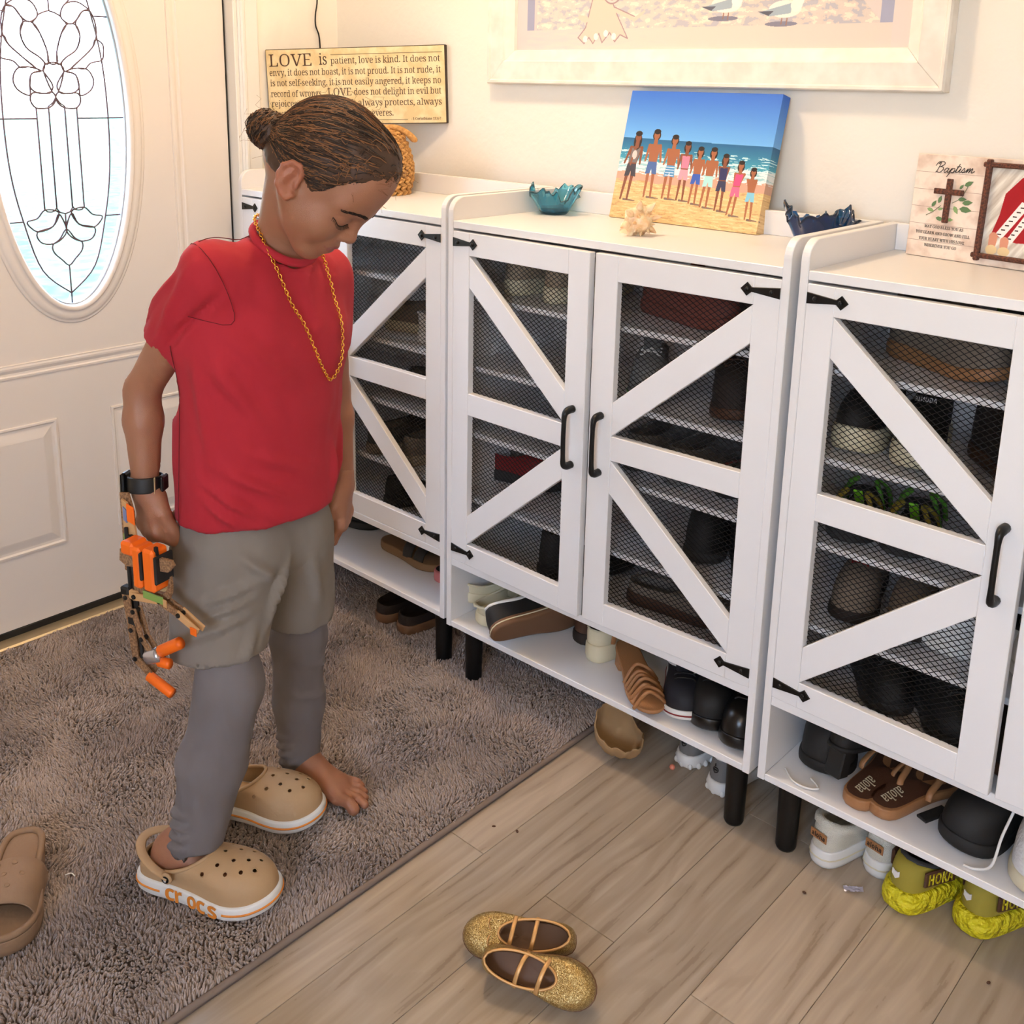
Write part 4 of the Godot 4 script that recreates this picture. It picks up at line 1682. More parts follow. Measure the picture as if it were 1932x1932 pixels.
func art_glass(id: String, c: Color) -> StandardMaterial3D:
	var m := StandardMaterial3D.new()
	m.resource_name = id
	m.albedo_color = Color(c.r, c.g, c.b, 0.06)
	m.roughness = 0.04
	m.refraction_enabled = true
	m.refraction_scale = 0.05
	m.transparency = BaseMaterial3D.TRANSPARENCY_ALPHA
	mats[id] = m
	return m


# ------------------------------------------------------------------ baptism plaque with a photo frame
func build_plaque() -> void:
	var t := thing("baptism_plaque", "pale plank-printed baptism plaque with a cross and a brown twig photo frame", "plaque")
	var ex := V(0.988, 0, 0.154).normalized()
	var lean := 0.05
	var back := V(0.154, 0, -0.988).normalized()
	var ey := V(0, cos(lean), 0) + back * sin(lean)
	var ez := ex.cross(ey)
	t.transform = Transform3D(Basis(ex, ey, ez), V(0.466, CAB_TOP + 0.001, -0.302))
	var w := 0.34
	var h := 0.179
	var board_m := mottled("pale_plank_print", noise_tex("plank_print", 0.02, 4, false, 4.0, FastNoiseLite.TYPE_SIMPLEX_SMOOTH, 256, ramp([Color(0.8, 0.7, 0.63), Color(0.91, 0.84, 0.78)], [0.2, 0.65])), 4.0, 0.6)
	var b := B()
	b.box(V(w / 2, h / 2, -0.0045), V(w, h, 0.009), 0.001)
	var board := obj("board", b, board_m, t)
	var ink := mat("dark_ink", Color(0.16, 0.13, 0.12), 0.6)
	var faint := mat("plank_line", Color(0.68, 0.58, 0.52), 0.7)
	b = B()
	for k in 5:
		b.box(V(w / 2, 0.028 + k * 0.03, 0.0001), V(w - 0.001, 0.0008, 0.0004), 0)
	obj("print_line", b, faint, board)
	# script title drawn with a pen-like stroke
	b = B()
	var strokes := [
		[Vector2(0.2, 2.6), Vector2(0.7, 3.0), Vector2(0.55, 1.8), Vector2(0.25, 0.4), Vector2(0.0, 0.1)],
		[Vector2(-0.4, 2.0), Vector2(0.1, 3.1), Vector2(1.4, 3.2), Vector2(1.7, 2.5), Vector2(1.0, 1.8), Vector2(0.6, 1.7), Vector2(1.5, 1.6), Vector2(1.7, 0.8), Vector2(1.0, 0.0), Vector2(0.3, 0.3)],
		[Vector2(3.1, 1.2), Vector2(2.5, 1.3), Vector2(2.1, 0.5), Vector2(2.4, 0.0), Vector2(2.9, 0.5), Vector2(3.15, 1.25), Vector2(2.95, 0.3), Vector2(3.2, 0.0), Vector2(3.6, 0.5)],
		[Vector2(3.5, 0.4), Vector2(3.95, 1.3), Vector2(3.7, 0.2), Vector2(3.2, -1.3)],
		[Vector2(3.85, 0.8), Vector2(4.4, 1.3), Vector2(4.7, 0.9), Vector2(4.4, 0.1), Vector2(3.85, 0.1), Vector2(4.5, 0.0), Vector2(5.0, 0.5)],
		[Vector2(5.0, 0.5), Vector2(5.6, 2.6), Vector2(5.2, 1.0), Vector2(5.1, 0.1), Vector2(5.5, 0.1), Vector2(5.9, 0.6)],
		[Vector2(5.0, 1.7), Vector2(5.9, 1.9)],
		[Vector2(5.8, 0.5), Vector2(6.15, 1.25), Vector2(5.95, 0.2), Vector2(6.2, 0.0), Vector2(6.55, 0.5)],
		[Vector2(6.5, 0.4), Vector2(7.0, 1.4), Vector2(7.2, 0.5), Vector2(6.9, 0.0), Vector2(6.6, 0.15), Vector2(7.3, 0.1), Vector2(7.6, 0.6)],
		[Vector2(7.6, 0.5), Vector2(7.95, 1.25), Vector2(7.7, 0.0), Vector2(8.3, 1.2), Vector2(8.5, 1.1), Vector2(8.3, 0.0), Vector2(8.9, 1.2), Vector2(9.1, 1.1), Vector2(8.95, 0.2), Vector2(9.2, 0.0), Vector2(9.7, 0.5)]]
	for s: Array in strokes:
		var p := PackedVector3Array()
		for q in spline2(s, 5):
			p.append(V(0.0365 + q.x * 0.0072 + q.y * 0.0012, 0.148 + q.y * 0.0058 + q.x * 0.0004, 0.0006))
		b.tube(p, 0.00062, 4)
	b.ball(V(0.0365 + 6.4 * 0.0072, 0.148 + 1.95 * 0.0058, 0.0006), V(0.0009, 0.0009, 0.0004), 6, 4)
	obj("lettering", b, ink, board, "script word Baptism")
	var at := func(x: float, y: float) -> Transform3D: return Transform3D(Basis(), V(x, y, 0.0004))
	letters("MAY GOD BLESS YOU AS", 0.0072, ink, board, at.call(0.03, 0.0515), 0.072)
	letters("YOU LEARN AND GROW AND FILL", 0.0072, ink, board, at.call(0.015, 0.0405), 0.1)
	letters("YOUR HEART WITH HIS LOVE", 0.0072, ink, board, at.call(0.022, 0.0295), 0.085)
	letters("WHEREVER YOU GO", 0.0072, ink, board, at.call(0.034, 0.0185), 0.06)
	# wooden cross and leaves
	var brown := mottled("brown_grain", noise_tex("brown_grain", 0.05, 3, false, 4.0, FastNoiseLite.TYPE_SIMPLEX_SMOOTH, 128, ramp([Color(0.2, 0.09, 0.05), Color(0.42, 0.22, 0.14)], [0.25, 0.75])), 30.0, 0.55)
	b = B()
	b.box(V(0.0675, 0.101, 0.003), V(0.0105, 0.076, 0.005), 0.001)
	b.box(V(0.068, 0.1165, 0.0036), V(0.054, 0.0098, 0.005), 0.001)
	obj("cross", b, brown, t)
	for lf: Array in [[0.1, 0.133, 0.5, 1.0], [0.088, 0.127, 0.9, 0.6], [0.092, 0.106, 0.1, 0.9], [0.102, 0.101, 0.15, 1.1], [0.1, 0.089, -0.1, 1.3], [0.083, 0.087, -1.0, 0.9], [0.052, 0.102, 1.3, 0.8], [0.042, 0.094, 1.0, 0.8], [0.037, 0.083, -0.3, 0.8], [0.055, 0.086, 0.3, 0.6], [0.056, 0.069, -0.2, 0.9], [0.075, 0.069, 0.1, 0.7]]:
		var lb := B(Transform3D(Basis.from_euler(V(0, 0, lf[2])) * Basis.from_scale(V(lf[3], lf[3], 1.0)), V(lf[0], lf[1], 0.0003)))
		lb.prism(PackedVector2Array([Vector2(-0.008, 0), Vector2(-0.004, -0.0036), Vector2(0.002, -0.0038), Vector2(0.009, 0), Vector2(0.002, 0.0038), Vector2(-0.004, 0.0036)]), 0, 0.0008, 0.0003)
		obj("leaf", lb, mat("leaf_print_%d" % (int(lf[0] * 1000) % 2), [Color(0.34, 0.46, 0.3), Color(0.5, 0.62, 0.4)][int(lf[0] * 1000) % 2], 0.6), t)
	b = B()
	b.tube(PackedVector3Array([V(0.03, 0.073, 0.0005), V(0.042, 0.08, 0.0005), V(0.055, 0.092, 0.0005)]), 0.0006, 4)
	b.tube(PackedVector3Array([V(0.075, 0.098, 0.0005), V(0.09, 0.107, 0.0005), V(0.1, 0.13, 0.0005)]), 0.0006, 4)
	obj("stem", b, mat("stem_print", Color(0.4, 0.42, 0.3), 0.6), t)
	# twig frame with a photo
	var fx0 := 0.131
	var fx1 := 0.33
	var fy0 := 0.013
	var fy1 := 0.171
	for bar: Array in [[V((fx0 + fx1) / 2, fy0 + 0.003, 0.004), V(fx1 - fx0 + 0.014, 0.0085, 0.009)], [V((fx0 + fx1) / 2, fy1 - 0.003, 0.004), V(fx1 - fx0 + 0.014, 0.0085, 0.009)], [V(fx0 + 0.003, (fy0 + fy1) / 2, 0.005), V(0.0095, fy1 - fy0 + 0.012, 0.009)], [V(fx1 - 0.003, (fy0 + fy1) / 2, 0.005), V(0.0095, fy1 - fy0 + 0.012, 0.009)]]:
		b = B()
		b.box(bar[0], bar[1], 0.0018)
		obj("frame_bar", b, brown, t)
	b = B()
	b.quad(V(fx0 + 0.006, fy0 + 0.006, 0.0012), V(fx1 - 0.006, fy0 + 0.006, 0.0012), V(fx1 - 0.006, fy1 - 0.006, 0.0012), V(fx0 + 0.006, fy1 - 0.006, 0.0012))
	obj("photo", b, picture("baptism_photo", paint_baby(), 0.25), t)


func paint_baby() -> Image:
	var im := Image.create(384, 300, false, Image.FORMAT_RGB8)
	var f := FastNoiseLite.new()
	f.seed = 3
	f.frequency = 0.01
	for y in range(0, 300, 2):
		for x in range(0, 384, 2):
			var d := f.get_noise_2d(x * 2.0 + y * 1.4, y * 0.35)
			im.fill_rect(Rect2i(x, y, 2, 2), Color(0.72, 0.67, 0.62).lerp(Color(0.9, 0.88, 0.84), clampf(d * 1.6 + 0.5, 0, 1)))
	var red := Color(0.62, 0.1, 0.14)
	im_poly(im, [Vector2(60, 88), Vector2(110, 30), Vector2(170, 20), Vector2(240, 40), Vector2(270, 130), Vector2(250, 240), Vector2(120, 250), Vector2(30, 230), Vector2(50, 160)], red)
	im_ellipse(im, 160, 48, 42, 46, Color(0.78, 0.52, 0.42))
	im_ellipse(im, 160, 20, 46, 24, red)
	im_ellipse(im, 145, 45, 4, 3, Color(0.15, 0.1, 0.08))
	im_ellipse(im, 175, 45, 4, 3, Color(0.15, 0.1, 0.08))
	im_ellipse(im, 160, 68, 9, 4, Color(0.6, 0.25, 0.25))
	im_poly(im, [Vector2(120, 110), Vector2(150, 120), Vector2(70, 240), Vector2(44, 228)], Color(0.93, 0.9, 0.88))
	im_poly(im, [Vector2(150, 130), Vector2(176, 136), Vector2(106, 252), Vector2(84, 246)], Color(0.93, 0.9, 0.88))
	for k in 7:
		im.fill_rect(Rect2i(118 - k * 11, 128 + k * 16, 14, 4), Color(0.2, 0.12, 0.12))
		im.fill_rect(Rect2i(150 - k * 10, 146 + k * 15, 12, 4), Color(0.2, 0.12, 0.12))
	im_limb(im, Vector2(40, 236), Vector2(38, 268), 15, 13, Color(0.8, 0.55, 0.45))
	im_limb(im, Vector2(80, 248), Vector2(80, 274), 15, 13, Color(0.8, 0.55, 0.45))
	im_ellipse(im, 38, 282, 20, 17, Color(0.86, 0.76, 0.58))
	im_ellipse(im, 82, 284, 21, 16, Color(0.86, 0.76, 0.58))
	return im


func build_decor() -> void:
	build_verse_sign()
	build_basket()
	build_painting()
	build_canvas()
	build_shell()
	glass_bowl("ruffled blue glass bowl with a clear rim, left of the canvas print", V(-0.329, CAB_TOP, -0.265), 0.029, 0.058, 0.05, 4, 21, 0.4, Color(0.06, 0.45, 0.7), Color(0.45, 0.8, 0.9))
	glass_bowl("ruffled glass bowl in blue and lime green, right of the canvas print", V(0.31, CAB_TOP, -0.268), 0.032, 0.064, 0.058, 3, 34, 1.3, Color(0.6, 0.85, 0.2), Color(0.08, 0.36, 0.6))
	build_plaque()


# ------------------------------------------------------------------ shoes: a foot-shaped sole, an upper drawn from its rim to the collar, lining, laces
# own axes: toe towards +x, up y, origin under the middle of the sole
func foot_loop(L: float, W: float, n: int, side: float) -> PackedVector2Array:
	var q := [Vector2(0, 0), Vector2(0.015, 0.36), Vector2(0.07, 0.58), Vector2(0.18, 0.68), Vector2(0.32, 0.7), Vector2(0.48, 0.78), Vector2(0.62, 0.92), Vector2(0.74, 0.98), Vector2(0.86, 0.86), Vector2(0.94, 0.6), Vector2(0.985, 0.3), Vector2(1.0, -0.05), Vector2(0.985, -0.38), Vector2(0.94, -0.68), Vector2(0.86, -0.92), Vector2(0.74, -1.0), Vector2(0.62, -0.92), Vector2(0.48, -0.74), Vector2(0.32, -0.66), Vector2(0.18, -0.64), Vector2(0.07, -0.56), Vector2(0.015, -0.34)]
	for k in q.size():
		q[k] = Vector2((q[k].x - 0.5) * L, q[k].y * W / 2 * side)
	var fine := spline2(q, 8, true)
	# resample evenly
	var out := PackedVector2Array()
	var total := 0.0
	for k in fine.size():
		total += fine[k].distance_to(fine[(k + 1) % fine.size()])
	var want := 0.0
	var run := 0.0
	for k in fine.size():
		var d := fine[k].distance_to(fine[(k + 1) % fine.size()])
		while want <= run + d and out.size() < n:
			out.append(fine[k].lerp(fine[(k + 1) % fine.size()], (want - run) / d))
			want += total / n
		run += d
	return out


func sole_rows(loop: PackedVector2Array, L: float, y0: Callable, y1: Callable, flare: float, steps: Array) -> Array:
	var rows := []
	for s: Vector2 in steps:
		var row := PackedVector3Array()
		for p in loop:
			var t := p.x / L + 0.5
			var n := Vector2(p.x * 0.35, p.y).normalized()
			var q := p + n * s.x * flare
			row.append(V(q.x, lerpf(y0.call(t), y1.call(t), s.y), q.y))
		rows.append(row)
	return rows


const SHOE := {"L": 0.25, "W": 0.092, "side": 1.0, "heel": 0.028, "toe": 0.022, "spring": 0.012, "cx": -0.05, "ca": 0.062, "cb": 0.03, "hf": 0.088, "hh": 0.075, "dip": 0.012, "toe_h": 0.045, "side_h": 0.04, "n": 48, "m": 9,
	"sole": "", "upper": "", "lining": "", "trim": "", "laces": 0, "lace_m": "", "tongue": "", "flare": 0.004, "t2": 0.45, "u2": 0.004, "band": "", "trim_r": 0.003}


func shoe_y(c: Dictionary, which: String) -> Callable:
	if which == "bottom":
		return func(t: float) -> float: return c.spring * pow(clampf((t - 0.68) / 0.32, 0, 1), 2.0)
	return func(t: float) -> float: return lerpf(c.heel, c.toe, smoothstep(0.2, 0.7, t)) + c.spring * pow(clampf((t - 0.68) / 0.32, 0, 1), 2.0)


func upper_rows(c: Dictionary, inset: float, y_off := 0.0) -> Array:
	var loop := foot_loop(c.L, c.W, c.n, c.side)
	var top := shoe_y(c, "top")
	var rows := []
	for k in c.m + 1:
		rows.append(PackedVector3Array())
	for p in loop:
		var a := atan2(p.y / (c.W * 0.5), (p.x - c.cx) / (c.L * 0.5))
		var n := V(p.x - c.cx, 0, p.y * 2.2).normalized()
		var B0 := V(p.x, top.call(p.x / c.L + 0.5) - 0.004 + y_off, p.y) - n * inset
		var front := maxf(0.0, cos(a))
		var K := V(c.cx + (c.ca - inset) * cos(a), lerpf(c.hh, c.hf, 0.5 + 0.5 * cos(a)) - c.dip * pow(sin(a), 2.0), (c.cb - inset) * sin(a))
		K.y -= inset * 0.9
		var hs: float = lerpf(c.side_h, c.toe_h, front) if a == a else c.side_h
		var P1: Vector3 = B0 + V(0, hs - inset * 1.6, 0) + n * 0.002
		var P2: Vector3 = K + V(B0.x - K.x, 0, B0.z - K.z) * c.t2 * lerpf(0.3, 1.0, front) + V(0, c.u2 * front - 0.006 * front, 0)
		for k in c.m + 1:
			rows[k].append(B0.bezier_interpolate(P1, P2, K, float(k) / c.m))
	return rows


# parts of a shoe under t; returns the upper's rows for further trimming
func shoe_parts(t: Node3D, cfg: Dictionary) -> Array:
	var c := SHOE.duplicate()
	c.merge(cfg, true)
	var loop := foot_loop(c.L, c.W, c.n, c.side)
	var b := B()
	b.grid(sole_rows(loop, c.L, shoe_y(c, "bottom"), shoe_y(c, "top"), c.flare, [Vector2(-1.6, 0), Vector2(0.2, 0.03), Vector2(1.0, 0.22), Vector2(1.1, 0.6), Vector2(0.8, 0.93), Vector2(0.1, 1.0)]), true, false, true, true)
	obj("sole", b, mats[c.sole], t)
	if c.band:
		b = B()
		var path := PackedVector3Array()
		for r: PackedVector3Array in sole_rows(loop, c.L, shoe_y(c, "bottom"), shoe_y(c, "top"), c.flare, [Vector2(1.12, 0.55)]):
			path = r
		b.tube(path, 0.0016, 5, true)
		obj("stripe", b, mats[c.band], t)
	var rows := upper_rows(c, 0.0)
	b = B()
	b.grid(rows, true, false, true)
	obj("upper", b, mats[c.upper], t)
	b = B()
	b.grid(upper_rows(c, 0.0035, 0.001), true, false, true)
	obj("lining", b, mats[c.lining], t)
	b = B()
	var ins := PackedVector3Array()
	var top := shoe_y(c, "top")
	for p in loop:
		ins.append(V(p.x * 0.96, top.call(p.x / c.L + 0.5) + 0.002, p.y * 0.93))
	b.grid([ins, ins_shrunk(ins, 0.5), ins_shrunk(ins, 0.02)], true, false, false)
	obj("insole", b, mats[c.lining], t)
	if c.trim:
		b = B()
		b.tube(rows[c.m], c.trim_r, 7, true)
		obj("collar_trim", b, mats[c.trim], t)
	if c.tongue:
		b = B()
		var tr := []
		for k in 7:
			var q := k / 6.0
			var row := PackedVector3Array()
			for s in 7:
				var z := (s / 6.0 - 0.5) * 2.0
				row.append(V(c.cx + c.ca + lerpf(0.05, -0.006, q) + 0.004 * z * z, c.hf + lerpf(-0.016, 0.02, q) - 0.006 * z * z, z * lerpf(0.012, 0.019, q)))
			tr.append(row)
		b.grid(tr, false, false, false)
		var back := []
		for row: PackedVector3Array in tr:
			var r2 := PackedVector3Array()
			for p in row:
				r2.append(p + V(-0.003, -0.003, 0))
			back.append(r2)
		b.grid(back, false, false, false)
		obj("tongue", b, mats[c.tongue], t)
	for k in int(c.laces):
		var q := 0.12 + 0.5 * k / maxf(1.0, c.laces)
		var ridge := PackedVector3Array()
		for s in 9:
			var z := (s / 8.0 - 0.5) * 0.042
			ridge.append(on_upper(rows, c.cx + c.ca + q * (c.L * 0.5 - c.cx - c.ca) + (0.003 if k % 2 else 0.0) * z, z) + V(0, 0.0018, 0))
		b = B()
		b.tube(ridge, 0.002, 5, false)
		obj("lace", b, mats[c.lace_m], t)
	return rows


func ins_shrunk(row: PackedVector3Array, f: float) -> PackedVector3Array:
	var out := PackedVector3Array()
	for p in row:
		out.append(V(p.x * f, p.y, p.z * f))
	return out


# highest point of the upper near (x, z)
func on_upper(rows: Array, x: float, z: float) -> Vector3:
	var best := V(x, 0.03, z)
	var bd := 1e9
	for row: PackedVector3Array in rows:
		for p in row:
			var d := Vector2(p.x - x, p.z - z).length_squared() - p.y * 0.0004
			if d < bd:
				bd = d
				best = p
	return V(x, best.y, z)


func shoe_mats() -> void:
	var leather := noise_tex("leather", 0.09, 3, false, 4.0, FastNoiseLite.TYPE_CELLULAR)
	var knit := noise_tex("knit", 0.25, 2)
	mat("s_black", Color(0.05, 0.048, 0.05), 0.6, 0.0, [knit, 30.0, 0.05])
	mat("s_black_gloss", Color(0.035, 0.035, 0.037), 0.28)
	mat("s_charcoal", Color(0.2, 0.2, 0.205), 0.8, 0.0, [knit, 30.0, 0.05])
	mat("s_grey", Color(0.46, 0.45, 0.44), 0.8, 0.0, [knit, 30.0, 0.05])
	mat("s_white", Color(0.87, 0.86, 0.84), 0.5)
	mat("s_white_knit", Color(0.85, 0.84, 0.83), 0.8, 0.0, [noise_tex("quilt", 0.03, 2, false, 4.0, FastNoiseLite.TYPE_CELLULAR), 14.0, 0.25])
	mat("s_cream", Color(0.83, 0.79, 0.67), 0.55)
	mat("s_fleece", Color(0.88, 0.86, 0.8), 0.95, 0.0, [noise_tex("fleece", 0.12, 4), 18.0, 0.3], 0.4)
	mat("s_beige", Color(0.68, 0.6, 0.5), 0.75, 0.0, [knit, 30.0, 0.05])
	mat("s_taupe", Color(0.5, 0.44, 0.38), 0.8, 0.0, [knit, 30.0, 0.05])
	mat("s_tan", Color(0.62, 0.43, 0.27), 0.5, 0.0, [leather, 20.0, 0.04])
	mat("s_brown", Color(0.3, 0.18, 0.11), 0.6, 0.0, [leather, 20.0, 0.05])
	mat("s_dark_brown", Color(0.14, 0.095, 0.075), 0.75, 0.0, [leather, 20.0, 0.05])
	mat("s_cork", Color(0.5, 0.38, 0.26), 0.85, 0.0, [leather, 40.0, 0.08])
	mat("s_gum", Color(0.42, 0.29, 0.19), 0.6)
	mat("s_rust", Color(0.45, 0.22, 0.17), 0.7, 0.0, [leather, 20.0, 0.05])
	mat("s_pink", Color(0.72, 0.42, 0.42), 0.7)
	mat("s_red", Color(0.5, 0.06, 0.08), 0.6)
	mat("s_green", Color(0.35, 0.62, 0.16), 0.6)
	mat("s_blue", Color(0.1, 0.28, 0.5), 0.6)
	mat("s_navy", Color(0.05, 0.06, 0.1), 0.6, 0.0, [knit, 30.0, 0.05])
	mat("s_yellow", Color(0.86, 0.8, 0.09), 0.6, 0.0, [noise_tex("foam_wrinkle", 0.03, 4), 7.0, 1.2])
	mat("s_olive", Color(0.62, 0.56, 0.2), 0.8, 0.0, [knit, 30.0, 0.05])
	mat("s_clog", Color(0.7, 0.57, 0.42), 0.65, 0.0, [noise_tex("clog_dirt", 0.03, 4), 9.0, 0.05])
	mat("s_slide", Color(0.55, 0.44, 0.34), 0.65, 0.0, [noise_tex("clog_dirt", 0.03, 4), 9.0, 0.05])
	mat("s_orange", Color(0.86, 0.52, 0.18), 0.6)
	mat("s_inner", Color(0.46, 0.43, 0.4), 0.9)


func place_shoe(t: Node3D, at: Vector3, dir: float, roll := 0.0, pitch := 0.0) -> void:
	# dir: degrees from +x towards -z; roll about the length, pitch raises the toe
	t.transform = Transform3D(Basis(V(0, 1, 0), deg_to_rad(dir)) * Basis(V(0, 0, 1), deg_to_rad(pitch)) * Basis(V(1, 0, 0), deg_to_rad(roll)), at)


# an ordinary sneaker seen as the photograph shows it
func sneaker(label: String, at: Vector3, dir: float, cfg: Dictionary, called := "sneaker", category := "shoe", group := "") -> Array:
	var t := thing(called, label, category, Vector3.ZERO, 0.0, group)
	var rows := shoe_parts(t, cfg)
	place_shoe(t, at, dir, cfg.get("roll", 0.0), cfg.get("pitch", 0.0))
	return [t, rows]


# sole, footbed and straps; straps: [x, half width of the foot there, height, band width]
func strap_band(x0: float, x1: float, zw: float, h: float, base_y: float, thick := 0.003, skew := 0.0) -> Bld:
	var b := B()
	var outer := []
	for lay in 2:
		var rows := []
		for k in 5:
			var x := lerpf(x0, x1, k / 4.0)
			var row := PackedVector3Array()
			for s in 17:
				var a := PI * s / 16.0
				var r := 1.0 if lay == 0 else 1.0 - thick / zw
				row.append(V(x + skew * cos(a), base_y + (h - (thick if lay else 0.0)) * pow(sin(a), 0.7) * (1.0 - 0.06 * pow(k / 2.0 - 1.0, 2.0)), cos(a) * zw * r))
			rows.append(row)
		outer.append(rows)
	# closed tube of outer, edge, inner, edge
	var ring := []
	for k in 5:
		ring.append(outer[0][k])
	for k in 5:
		ring.append(outer[1][4 - k])
	b.grid(ring, false, true, true)
	return b


func flat_sole(t: Node3D, L: float, W: float, side: float, h0: float, h1: float, sole_m: String, bed_m: String, rim := 0.0) -> void:
	var loop := foot_loop(L, W, 48, side)
	var y0 := func(q: float) -> float: return 0.004 * pow(clampf((q - 0.7) / 0.3, 0, 1), 2.0)
	var y1 := func(q: float) -> float: return lerpf(h0, h1, smoothstep(0.25, 0.7, q)) + 0.004 * pow(clampf((q - 0.7) / 0.3, 0, 1), 2.0)
	var b := B()
	b.grid(sole_rows(loop, L, y0, y1, 0.003, [Vector2(-1.2, 0), Vector2(0.4, 0.06), Vector2(1.0, 0.35), Vector2(0.9, 0.85), Vector2(0.0, 1.0)]), true, false, true, true)
	obj("sole", b, mats[sole_m], t)
	var ins := PackedVector3Array()
	var edge := PackedVector3Array()
	for p in loop:
		ins.append(V(p.x * 0.97, y1.call(p.x / L + 0.5) + 0.0012, p.y * 0.94))
		edge.append(V(p.x * 0.985, y1.call(p.x / L + 0.5) + rim * 0.5, p.y * 0.96))
	b = B()
	b.grid([ins, ins_shrunk(ins, 0.5), ins_shrunk(ins, 0.02)], true, false, false)
	obj("footbed", b, mats[bed_m], t)
	if rim > 0.0:
		b = B()
		b.tube(edge, rim, 7, true)
		obj("rim", b, mats[sole_m], t)


func sandal(label: String, at: Vector3, dir: float, L: float, side: float, sole_m: String, bed_m: String, strap_m: String, bands: Array, cfg := {}) -> Node3D:
	var t := thing(cfg.get("called", "sandal"), label, "sandal", Vector3.ZERO, 0.0, cfg.get("group", ""))
	var W: float = cfg.get("W", L * 0.37)
	flat_sole(t, L, W, side, cfg.get("h0", 0.03), cfg.get("h1", 0.022), sole_m, bed_m, cfg.get("rim", 0.0))
	for q: Array in bands:
		obj("strap", strap_band(q[0] * L, q[1] * L, q[2] * W, q[3], cfg.get("h1", 0.022) - 0.004, 0.003, q[4] if q.size() > 4 else 0.0), mats[strap_m], t)
	place_shoe(t, at, dir, cfg.get("roll", 0.0), cfg.get("pitch", 0.0))
	return t


func flip_flop(label: String, at: Vector3, dir: float, side: float, L: float, sole_m: String, bed_m: String, thong_m: String, words: String, cfg := {}) -> Node3D:
	var t := thing("flip_flop", label, "sandal")
	flat_sole(t, L, L * 0.36, side, 0.022, 0.017, sole_m, bed_m)
	for s: float in [-1.0, 1.0]:
		var b := B()
		b.tube(spline(PackedVector3Array([V(L * 0.24, 0.018, side * -0.008), V(L * 0.2, 0.035, side * -0.006), V(L * 0.06, 0.042, s * L * 0.12), V(-L * 0.1, 0.03, s * L * 0.145), V(-L * 0.13, 0.016, s * L * 0.15)]), 5), 0.006, 8, false, 0.55)
		obj("thong", b, mats[thong_m], t)
	if words:
		letters(words, 0.03, mats["s_cream"], t, Transform3D(Basis(V(-1, 0, 0), V(0, 0, 1), V(0, 1, 0)), V(-L * 0.2, 0.0235, -0.011)) * Transform3D(Basis(V(1, 0, 0), V(0.35, 1, 0), V(0, 0, 1)), Vector3.ZERO), 0.05)
	place_shoe(t, at, dir, cfg.get("roll", 0.0), cfg.get("pitch", 0.0))
	return t


